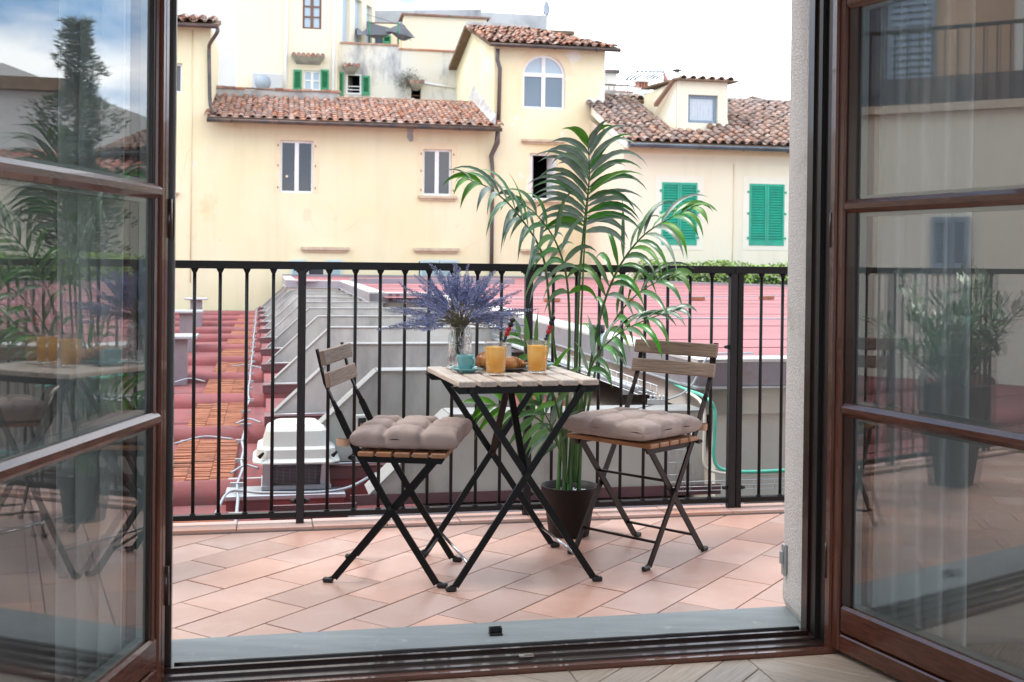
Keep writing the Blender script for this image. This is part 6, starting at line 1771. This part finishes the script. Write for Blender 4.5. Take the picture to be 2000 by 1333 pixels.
# side wing with tall loggia openings, turning away at the right end
FS = Fac(FB.pt(ub1 + .003, 0, 0), 76)
s1 = 3.1
mb = MB(); hol = []
for (a, b) in ((.35, .95), (1.35, 1.95), (2.35, 2.85)):
    hol.append((a, b, 5.9, 7.4, .12)); hol.append((a, b, 7.7, 9.3, .12))
cells(mb, FS, 0, s1, -6, 12.5, hol); mb.build('side_wall', M['pale'], tb, fix=False)
for h in hol: MB().fbox(FS, h[0], h[1], h[2], h[3], -.14, -.12).build('loggia_opening', M['pane_pale'], tb)
def canopy(F, x0, x1, y, root, n, m='terracotta'):
    a, z = F.at(x0, y); b, _ = F.at(x1, y); c = MB(); c.hexa([F.pt(a + .15, z - .22, .01), F.pt(b - .15, z - .22, .01), F.pt(b - .05, z - .08, .40), F.pt(a + .05, z - .08, .40), F.pt(a, z, .01), F.pt(b, z, .01), F.pt(b, z - .04, .48), F.pt(a, z - .04, .48)])
    cp = c.build('canopy', M['mortar'], root)
    for k in range(n):
        u = a + (b - a) * (k + .5) / n; MB().tube([F.pt(u, z + .04, .02), F.pt(u, z - .01, .52)], (b - a) / n * .46, 7).build('canopy_tile', M[m], cp)
canopy(FB, 569, 634, 111, tb, 7); 
acp = FB.pt(FB.at(522, 190)[0], FB.at(522, 188)[1], .5)
ac = thing('air_conditioner', acp, 'white air conditioner outdoor unit standing above the low tiled roof', 'air conditioner', rz=math.radians(11))
MB().bbox((-.44, -.15, 0), (.44, .15, .58), .02).build('case', M['ac'], ac, local=True)
mb = MB(); mb.lathe([(.23, 0), (.23, .012), (.0001, .014)], 28); mb.v = [Vector((v.x - .12, -.151 - v.z, v.y + .30)) for v in mb.v]; mb.build('fan_grille', M['acgrey'], ac, local=True)
MB().fbox(FB, FB.at(462, 180)[0], FB.at(500, 180)[0], FB.at(480, 183)[1], FB.at(480, 180)[1] + .05, .0, .5).build('ledge', M['stone_sill'], tb)

# ---------------------------------------------------------------- grimy white wall with terrace
FG = Fac(FB.pt(ub1 + .5, 0, -.2), 11)
gw = thing('terrace_house', FG.pt(3, -6, -3), 'grimy white plastered house with a roof terrace and a plant growing from its wall', 'house')
g0 = FG.at(658, 150)[0]; g1 = FG.at(900, 150)[0]; gstep = FG.at(779, 100)[0]; zg1 = FG.at(720, 88)[1]; zg2 = FG.at(830, 100)[1]
v1 = rect(FG, 676, 144, 706, 184); v2 = rect(FG, 803, 172, 822, 197)
mb = MB(); cells(mb, FG, g0, gstep, -6, zg1, [v1]); cells(mb, FG, gstep, g1 + 1.6, -6, zg2, [v2 + (.3,)])
mb.quad(FG.pt(gstep, zg2, 0), FG.pt(gstep, zg1, 0), FG.pt(gstep, zg1, -.25), FG.pt(gstep, zg2, -.25)); mb.build('wall', M['grimy'], gw, fix=False)
for (a, b, z) in ((g0, gstep, zg1), (gstep + .01, g1 + 1.6, zg2)): MB().fbox(FG, a, b, z + .001, z + .05, -.28, .05).build('coping', M['terracotta'], gw)
for (r, dp) in ((v1, .9), (v2, .9)):
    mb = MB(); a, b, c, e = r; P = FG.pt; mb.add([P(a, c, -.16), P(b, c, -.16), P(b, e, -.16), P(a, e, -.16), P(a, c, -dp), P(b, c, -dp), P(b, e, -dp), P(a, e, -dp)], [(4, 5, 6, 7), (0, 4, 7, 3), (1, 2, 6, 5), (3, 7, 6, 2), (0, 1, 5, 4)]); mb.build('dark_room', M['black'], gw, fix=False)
mb = MB(); a, b, c, e = v1; mb.fbox(FG, a, a + .05, c, e, -.12, -.04); mb.fbox(FG, b - .05, b, c, e, -.12, -.04); mb.fbox(FG, a + .05, b - .05, e - .05, e, -.12, -.04); mb.fbox(FG, a + .05, b - .05, c, c + .04, -.12, -.04)
for z in (.12, .22): mb.fbox(FG, a + .05, b - .05, c + z, c + z + .02, -.03, -.01)
mb.build('window', M['white_paint'], gw)
for (x0, x1, y0, y1) in ((655, 671, 142, 187), (707, 722, 149, 187)): shutter(FG, rect(FG, x0, y0, x1, y1), gw, .02, 'green2', 15)
canopy(FG, 668, 702, 131, gw, 4); canopy(FG, 797, 826, 163, gw, 3)
MB().tube([FG.pt(FG.at(828, 163)[0], FG.at(828, 163)[1], .04), FG.pt(FG.at(888, 172)[0], FG.at(888, 172)[1], .04)], .03, 6).build('wall_pipe', M['whitepipe'], gw)
MB().tube([FG.pt(FG.at(803, 187)[0], FG.at(803, 187)[1], -.02), FG.pt(FG.at(822, 187)[0], FG.at(822, 187)[1], -.02)], .015, 5).build('window_bar', M['darkwood'], gw)
# bush growing out of the wall
bp_ = FG.pt(FG.at(797, 158)[0], FG.at(797, 158)[1], .15)
bsh = thing('wall_plant', bp_, 'scruffy dry plant growing out of the white wall above the small opening', 'plant')
mb = MB(); rq = random.Random(3)
for k in range(420):
    v = Vector((rq.gauss(0, .17), rq.gauss(0, .12), rq.gauss(0, .15))); e = Vector((rq.uniform(-1, 1), rq.uniform(-1, 1), rq.uniform(-.3, 1))).normalized()
    p_ = v; s_ = e.orthogonal().normalized() * .012; mb.add([p_ - s_, p_ + s_, p_ + e * rq.uniform(.07, .14)], [(0, 1, 2)])
mb.build('foliage', M['dryplant'], bsh, local=True, fix=False)
mb = MB()
for k in range(9): mb.tube([(0, 0, -.05), (rq.gauss(0, .12), rq.gauss(0, .08), rq.gauss(0, .12))], .008, 4)
mb.build('stem', M['bark'], bsh, local=True)
# terrace behind: cream wall, small green-shuttered window, long grey parapet
FH = FG.back(4.5)
th_ = thing('penthouse', FH.pt(4, -6, -3), 'cream rooftop house behind the terrace, under a long grimy grey parapet', 'house')
h0 = FH.at(690, 60)[0]; h1 = FH.at(945, 60)[0]; zh = FH.at(860, 41)[1]; x2 = FH.at(700, 80)[0]
v3 = rect(FH, 733, 71, 748, 87)
mb = MB(); cells(mb, FH, h0, FH.at(786, 60)[0], 2, FH.at(740, 46)[1], [v3]); cells(mb, FH, FH.at(786, 60)[0], h1, 2, zh, [], d=.6); P = FH.pt; uu = FH.at(786, 60)[0]
mb.quad(P(uu, 2, .6), P(uu, zh, .6), P(uu, zh, 0), P(uu, 2, 0)); mb.build('wall', M['pale'], th_, fix=False)
MB().fbox(FH, v3[0], v3[1], v3[2], v3[3], -.14, -.12).build('pane', M['pane_dark'], th_)
for (x0, x1) in ((720, 732), (748, 763)): shutter(FH, rect(FH, x0, 70, x1, 87), th_, .02, 'green2', 8)
MB().fbox(FH, uu - .1, h1 + .1, zh + .001, zh + .06, -.5, .72).build('roof_edge', M['terracotta'], th_)
FP = FH.back(1.2)
mb = MB(); a, z = FP.at(700, 21); b, z2 = FP.at(941, 19); zb_ = FP.at(820, 43)[1]
mb.hexa([FP.pt(a, 2, 0), FP.pt(b, 2, 0), FP.pt(b, 2, -.4), FP.pt(a, 2, -.4), FP.pt(a, z, 0), FP.pt(b, z2, 0), FP.pt(b, z2, -.4), FP.pt(a, z, -.4)]); mb.build('parapet', M['grey_parapet'], th_)
FQ = FH.back(3.0); a, z = FQ.at(942, 24); b, z2 = FQ.at(1069, 25)
mb = MB(); mb.fbox(FQ, a, b, 2, z, -.4, 0); mb.build('parapet', M['grey_parapet'], th_)
dq = FQ.pt(b - .08, z + .05, -.1); ds = thing('satellite_dish', dq, 'pale satellite dish on the corner of the grey parapet', 'satellite dish', rz=math.radians(60))
mb = MB(); mb.lathe([(.0001, .0), (.15, .02), (.28, .07), (.29, .08), (.15, .035), (.0001, .015)], 24); mb.v = [Vector((v.x * .8, -v.z, v.y + .22)) for v in mb.v]; mb.build('dish', M['acgrey'], ds, local=True); MB().tube([(0, .05, -.1), (0, .02, .2)], .02, 6).build('mast', M['gutter'], ds, local=True)
# shade sail on poles over the terrace
yy = FG.pt(0, 0, -1.6).y; ss = thing('shade_sail', DY(740, 90, yy), 'torn dark grey shade sail slung between poles over the roof terrace', 'shade sail')
def sail(c, n=10):
    A, B, C_, D_ = c; mb = MB()
    for i in range(n + 1):
        for j in range(n + 1):
            s, t = i / n, j / n; p = (A * (1 - s) + B * s) * (1 - t) + (D_ * (1 - s) + C_ * s) * t; p = p - Vector((0, 0, .28 * math.sin(math.pi * s) * math.sin(math.pi * t) + .03 * mnoise.noise(p * 2))); mb.v.append(p)
    for i in range(n):
        for j in range(n): k = i * (n + 1) + j; mb.f.append((k, k + n + 1, k + n + 2, k + 1)); mb.sm.append(True)
    return mb
sail([DY(692, 35, yy + 1), DY(778, 60, yy), DY(760, 68, yy - .5), DY(698, 68, yy - .8)]).build('cloth', M['sail'], ss, fix=False)
sail([DY(752, 60, yy), DY(785, 45, yy + .8), DY(812, 76, yy - .6), DY(790, 68, yy - .8)]).build('cloth', M['sail'], ss, fix=False)
for (x, y0, y1) in ((721, 42, 88), (777.5, 44, 100)):
    MB().tube([DY(x, y0, yy), DY(x, y1 + 4, yy)], .028, 6).build('pole', M['green2'], ss)
MB().tube([DY(721, 45, yy), DY(777.5, 46, yy)], .02, 5).build('pole', M['darkwood'], ss)
MB().tube([DY(688, 20, yy + 1), DY(792, 52, yy)], .008, 4).build('rope', M['gutter'], ss)
MB().tube([DY(777, 46, yy), DY(803, 80, yy - .6)], .008, 4).build('rope', M['gutter'], ss)

# ---------------------------------------------------------------- far right rooftops
FZ = Fac(DY(1200, 170, 46.0), 11)
rt = thing('roof_terrace_house', FZ.pt(2, -6, -3), 'distant white house with a grimy roof terrace and railing behind the old tiled roof', 'house')
a0, z0 = FZ.at(1150, 178); a1, z1 = FZ.at(1300, 180)
mb = MB(); mb.fbox(FZ, a0, a1, -6, z0, -2.0, 0); mb.build('wall', M['grey_parapet'] if False else M['grimy'], rt)
mb = MB(); mb.fbox(FZ, a0, a1 + .05, z0 + .001, z0 + .05, -.3, .05); mb.build('coping', M['farred'], rt)
a2, z2 = FZ.at(1150, 133); a3, _ = FZ.at(1218, 133); mb = MB(); mb.fbox(FZ, a2, a3, z0 + .06, z2, -2.0, -1.0); mb.build('stair_hut', M['grimy'], rt)
mb = MB(); mb.fbox(FZ, a2, a3 + .1, z2 + .001, z2 + .12, -2.1, -.85); mb.build('hut_roof', M['gutter'], rt)
mb = MB(); zr_ = FZ.at(1250, 167)[1]; mb.tube([FZ.pt(a0, zr_, -.1), FZ.pt(a1, zr_ - .05, -.1)], .035, 5)
for k in range(16): u = a0 + (a1 - a0) * k / 15; mb.tube([FZ.pt(u, z0 + .05, -.1), FZ.pt(u, zr_, -.1)], .012, 4)
mb.build('railing', M['gutter'], rt)
pg = thing('pergola', FZ.pt(FZ.at(1250, 150)[0], FZ.at(1250, 178)[1], -1), 'thin metal pergola frame on the distant roof terrace', 'pergola')
for k in range(8):
    xa = 1222 + k * 8.5; MB().tube([DY(xa, 156 - k * .3, 46.8), DY(xa + 26, 139, 49.5)], .035, 4).build('slat', M['gutter2'], pg)
mb = MB(); mb.tube([DY(1219, 138, 49), DY(1296, 140, 49.5)], .03, 4); mb.tube([DY(1219, 157, 46.8), DY(1300, 157, 46.8)], .02, 4)
for x in (1226, 1277, 1296): mb.tube([DY(x, 139, 48), DY(x, 180, 48)], .02, 4)
mb.build('frame', M['gutter2'], pg)
mb = MB(); mb.add([DY(1296, 138, 47.5), DY(1310, 165, 47.5), DY(1296, 178, 47.5)], [(0, 1, 2)]); mb.build('side_panel', M['farred'], pg, fix=False)
cq = DY(1253, 185, 44.0); cm = thing('chimney', cq, 'stubby chimney with terracotta vents and a white rounded cap on the far roofs', 'chimney', rz=math.radians(11))
MB().box((-.26, -.25, -1), (.26, .25, .22)).build('shaft', M['white_wall'], cm, local=True)
mb = MB()
for x in (-.17, -.055, .055, .17): mb.box((x - .035, -.18, .22), (x + .035, .18, .44))
mb.build('vent_tile', M['farred'], cm, local=True); MB().box((-.13, -.15, .221), (.13, .15, .435)).build('flue', M['black'], cm, local=True)
mb = MB(); mb.bbox((-.28, -.26, .441), (.28, .26, .48), .01); mb.lathe([(.22, .481), (.18, .60), (.08, .68), (.0001, .69)], 14); mb.build('cap', M['white_wall'], cm, local=True)
# distant tiled roofs at the right
FY = Fac(DY(1450, 195, 52), 11)
fr2 = thing('distant_house', FY.pt(2, -6, -3), 'distant house with a salmon tiled roof at the far right above the old tiles', 'house')
p0 = DY(1424, 206, 50); p1 = DY(1548, 210, 50); p1.z = p0.z
tile_roof(fr2, p0 - Vector((0, 0, 1.1)), p1 + Vector((9, 1.7, -1.1)), Vector((-.6, 3.4, 1.42)), .30, .40, 'farred', 'farred', lambda s, t: True, 0, 'round', 4)
mb = MB(); mb.box((0, 0, -9), (14, 4, -1.2), Matrix.Translation(p0) @ Matrix.Rotation(math.radians(11), 4, 'Z')); mb.build('wall', M['pale'], fr2)
p2 = [DY(1456, 197, 40), DY(1467, 192, 40), DY(1500, 200, 40), DY(1545, 217, 40), DY(1600, 240, 40), DY(1600, 300, 40), DY(1450, 300, 40)]
gb = thing('gable_wall', p2[0] - Vector((0, 0, 4)), 'low pale gable wall peeping over the old tiled roof at the right', 'wall')
MB().prism(p2, Vector((-.1, .5, 0))).build('plaster', M['white_wall'], gb)
mb = MB(); 
for i in range(4): mb.bar(p2[i] + Vector((0, .2, .03)), p2[i + 1] + Vector((0, .2, .03)), .06, .7)
mb.build('coping_tile', M['oldtile'], gb)
an = thing('antenna', DY(1206, 130, 46), 'thin television mast rising behind the far roof terrace', 'antenna')
MB().tube([DY(1206, 135, 48), DY(1212, 72, 48)], .03, 4).build('mast', M['gutter2'], an)

# ================================================================== hedge beyond the pink roof
hg = MB(); rh_ = random.Random(2)
hl = [(7.3, 22.9), (8.3, 21.4), (9.7, 19.6), (12.4, 16.0), (15.5, 11.5), (19, 6)]
for i in range(len(hl) - 1):
    p, q = Vector(hl[i]), Vector(hl[i + 1]); L = (q - p).length
    for k in range(int(L * 1700)):
        t = rh_.random(); w = rh_.uniform(0, .9); c = p.lerp(q, t); z = .46 + rh_.random() * .66 + .05 * math.sin(c.x * 5 + w * 3); 
        pos = H(c.x + w * .8, c.y + w * .6, z); s_ = rh_.uniform(.03, .06)
        e = Vector((rh_.uniform(-1, 1), rh_.uniform(-1, 1), rh_.uniform(-.2, 1))).normalized(); f = e.orthogonal().normalized(); g_ = e.cross(f)
        hg.add([pos - f * s_ * .5, pos + g_ * s_ * .8, pos + f * s_ * .5, pos - g_ * s_ * .8], [(0, 1, 2, 3)])
hd_ = thing('hedge', H(9, 19, 0), 'clipped bright green hedge beyond the pink roof at the right', 'hedge')
tag(hg.build('foliage', M['hedge'], hd_, fix=False), kind='stuff')
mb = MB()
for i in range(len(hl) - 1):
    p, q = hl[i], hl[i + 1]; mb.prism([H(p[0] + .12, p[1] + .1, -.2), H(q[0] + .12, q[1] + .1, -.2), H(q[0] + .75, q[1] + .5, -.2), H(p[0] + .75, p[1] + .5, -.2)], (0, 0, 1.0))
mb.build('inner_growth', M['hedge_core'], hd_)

# ================================================================== what the left leaf's glass reflects (stands off to the right)
def mirror_ray(px, py, P, d):
    """ray seen in the glass whose plane holds P along horizontal d."""
    n = Vector((d.y, -d.x, 0)).normalized(); r = ray(px, py); t = (Vector(P) - CAM).dot(n) / r.dot(n); hit = CAM + r * t
    return hit, (r - n * 2 * r.dot(n)).normalized()
DL = Vector((-.079, -.997, 0))
def seenL(px, py, dist): h, r = mirror_ray(px, py, LH, DL); return h + r * (dist / math.hypot(r.x, r.y))
ct = seenL(150, 500, 27); top = seenL(135, 40, 27)
tr = thing('conifer_tree', (ct.x, ct.y, -6.0), 'tall narrow dark conifer right of the courtyard, seen in the left door glass', 'tree')
HT = top.z + 6.0
MB().tube([(0, 0, 0), (.05, 0, HT * .5), (0, 0, HT * .96)], [.20, .12, .02], 8).build('trunk', M['bark'], tr, local=True)
mb = MB(); rc = random.Random(6)
for k in range(16000):
    z = 2.0 + (HT - 2.0) * rc.random() ** .8; f = (HT - z) / (HT - 2)
    lob = .70 + .75 * mnoise.noise(Vector((z * 1.1, 0, 0))) + .4 * mnoise.noise(Vector((z * 2.3, 3, 1)))
    Rz = 1.45 * min(1, f * 2.6 + .22 * (f < .12)) ** .75 * max(.35, lob); a = rc.uniform(0, 6.283); 
    Rz *= .65 + .9 * max(-.3, mnoise.noise(Vector((math.cos(a) * 1.7, math.sin(a) * 1.7, z * 1.1))) + .25)
    r = Rz * math.sqrt(rc.random()) ; pos = Vector((r * math.cos(a), r * math.sin(a), z + .15 * (Rz - r)))
    e = Vector((math.cos(a) * .6 + rc.gauss(0, .4), math.sin(a) * .6 + rc.gauss(0, .4), rc.uniform(.1, 1.0))).normalized(); f_ = e.orthogonal().normalized(); s_ = rc.uniform(.05, .13)
    mb.add([pos - f_ * s_ * .3, pos + e * s_ * 1.6, pos + f_ * s_ * .3], [(0, 1, 2)])
mb.build('crown', M['conifer'], tr, local=True, fix=False)
# pale gabled block and lower wings to the right
c0 = seenL(0, 300, 33); c1 = seenL(40, 300, 33)
wb = thing('pale_gabled_building', (c0.x, c0.y, -6), 'pale flat-faced building far right of the courtyard, seen in the left door glass', 'building')
Fw = Fac(seenL(30, 300, 33), -22)
zt_ = seenL(10, 190, 33).z
u_a = -2.0
mb = MB(); mb.fbox(Fw, -1.2, 9, -6, zt_ + .2, -6, 0); mb.build('wall', M['white_wall'], wb)
mb = MB(); mb.fbox(Fw, -1.5, 9.3, zt_ + .201, zt_ + .55, -6.4, .45); mb.build('eave', M['eave_wood'], wb)
Fw2 = Fac(seenL(80, 300, 36), -12); z3 = seenL(60, 250, 36).z
mb = MB(); mb.prism([Fw2.pt(-4, -6, 0), Fw2.pt(4, -6, 0), Fw2.pt(4, z3 + 1.2, 0), Fw2.pt(1.2, z3 + 2.0, 0), Fw2.pt(-4, z3 + .1, 0)], -Fw2.n * 5); mb.build('rear_wing', M['white_wall'], wb)
c5 = seenL(60, 305, 29); Fr3 = Fac(c5, -8); zz3 = seenL(60, 335, 29).z; zz4 = seenL(60, 305, 30).z
br = thing('tiled_outbuilding', Fr3.pt(0, -6, 0), 'low outbuilding with a brick-red tiled roof, seen in the left door glass', 'building')
tile_roof(br, Fr3.pt(-4.6, zz3 + .0, 0), Fr3.pt(6, zz3 + .0, 0), -Fr3.n * 2.4 + Vector((0, 0, .75)), .30, .36, 'farred', 'farred', lambda s, t: True, 0, 'round', 2)
mb = MB(); mb.fbox(Fr3, -4.6, 6, -6, zz3 - .1, -2.4, -.3); mb.build('wall', M['cream'], br)
# hedge run continues in front of it
hg2 = MB()
for k in range(9000):
    t = rh_.random(); c = H(13 + 12 * t, 15 - 7 * t); s_ = rh_.uniform(.04, .09); pos = c + Vector((rh_.uniform(-.6, .6), rh_.uniform(-.5, .5), .2 + rh_.random() * .75))
    e = Vector((rh_.uniform(-1, 1), rh_.uniform(-1, 1), rh_.uniform(-.2, 1))).normalized(); f = e.orthogonal().normalized(); g_ = e.cross(f)
    hg2.add([pos - f * s_ * .5, pos + g_ * s_ * .8, pos + f * s_ * .5, pos - g_ * s_ * .8], [(0, 1, 2, 3)])

# ================================================================== what the right leaf's glass reflects (stands off to the left)
DRr = Vector((.400, -.916, 0))
def seenR(px, py, dist): h, r = mirror_ray(px, py, RHh, DRr); return h + r * (dist / math.hypot(r.x, r.y))
q0 = seenR(1820, 500, 10.5)
FLw = Fac(q0, 12 + 90 - 14)
FLw = Fac(q0, 0); yw = math.radians(78); FLw.u = Vector((math.cos(yw), math.sin(yw), 0)); FLw.n = Vector((math.sin(yw), -math.cos(yw), 0))
def wl_at(px, py):
    h, r = mirror_ray(px, py, RHh, DRr); t = (FLw.p - h).dot(FLw.n) / r.dot(FLw.n); q = h + r * t; return (q - FLw.p).dot(FLw.u), q.z
lw = thing('beige_wing', FLw.pt(0, -6, -2), 'beige wing with louvred window and roof balcony, seen in the right door glass', 'building')
ul_, zl_ = wl_at(1800, 222)
sw = [wl_at(1822, 425), wl_at(1895, 480)]; wa, wb_ = sorted((sw[0][0], sw[1][0]))
mb = MB(); cells(mb, FLw, -9, 7.5, -6, zl_, []); mb.build('wall', M['cream'], lw, fix=False)
mb = MB(); mb.fbox(FLw, -9, 7.5, zl_ + .001, zl_ + .09, -2.2, .12); mb.build('terrace_edge', M['stone_sill'], lw)
for s in (0, 1):
    u_a, u_b = (wa, (wa + wb_) / 2 - .01) if s == 0 else ((wa + wb_) / 2 + .01, wb_); shutter(FLw, (u_a, u_b, sw[1][1] - .3, sw[0][1]), lw, .01, 'grey_paint', 14)
FL2 = FLw.back(2.6)
mb = MB(); cells(mb, FL2, -9, 7.5, zl_ - .5, zl_ + 6.5, []); mb.build('upper_wall', mat('orange_ochre_plaster', (.52, .33, .20), .9, col2=(.46, .29, .18), scale=1.2, dirt=(.40, .30, .24), dscale=1.0), lw, fix=False)
for (ua_, ub_) in ((1.1, 2.1), (-3.4, -2.3)):
    MB().fbox(FL2, ua_, ub_, zl_ + .3, zl_ + 2.1, .01, .04).build('window', M['pane_dark'], lw)
    shutter(FL2, (ub_ + .02, ub_ + .62, zl_ + .3, zl_ + 2.1), lw, .03, 'grey_paint', 18); shutter(FL2, (ua_ - .62, ua_ - .02, zl_ + .3, zl_ + 2.1), lw, .03, 'grey_paint', 18)
MB().fbox(FL2, -1.2, -.55, zl_, zl_ + 6.4, .01, .5).build('pilaster', M['concrete_warm'], lw)
mb = MB(); mb.fbox(FLw, -9, 7.5, zl_ + .92, zl_ + .96, -.06, -.02)
for k in range(120): u = -8.9 + k * .135; mb.fbox(FLw, u, u + .02, zl_ + .10, zl_ + .92, -.05, -.03)
mb.build('railing', M['iron'], lw)
MB().fbox(FLw, -1.8, .6, zl_ + .10, zl_ + .42, -.7, -.1).build('planter_box', M['gutter'], lw)
# shrub in a tapered planter at the left end of the terrace
ap, bp = -1.56, 1.12
pl2 = thing('planter_shrub', H(ap, bp, 0), 'leafy shrub in a dark tapered planter, seen reflected in the right door glass', 'potted plant')
mb = MB(); mb.hexa([(-.08, -.08, 0), (.08, -.08, 0), (.08, .08, 0), (-.08, .08, 0), (-.135, -.135, .50), (.135, -.135, .50), (.135, .135, .50), (-.135, .135, .50)]); mb.build('planter', M['pot'], pl2, local=True)
rs = random.Random(77)
for k in range(46):
    a = rs.uniform(0, 6.28); el = rs.uniform(.6, 1.5); L = rs.uniform(.30, .66); d = Vector((math.cos(a) * math.cos(el), math.sin(a) * math.cos(el), math.sin(el)))
    b_ = Vector((rs.uniform(-.06, .06), rs.uniform(-.06, .06), .48)); mb = MB(); mb.tube([b_, b_ + d * L], [.005, .002], 5)
    for q in range(13):
        t = .25 + .75 * q / 13; p_ = b_ + d * L * t; e = (d * .5 + Vector((rs.gauss(0, .7), rs.gauss(0, .7), rs.gauss(0, .4)))).normalized(); s_ = e.cross(Vector((0, 0, 1))).normalized() * .018; l_ = rs.uniform(.08, .14)
        mb.add([p_, p_ + e * l_ * .5 + s_, p_ + e * l_, p_ + e * l_ * .5 - s_], [(0, 1, 2, 3)])
    mb.build('branch', M['leaf'], pl2, local=True, fix=False)
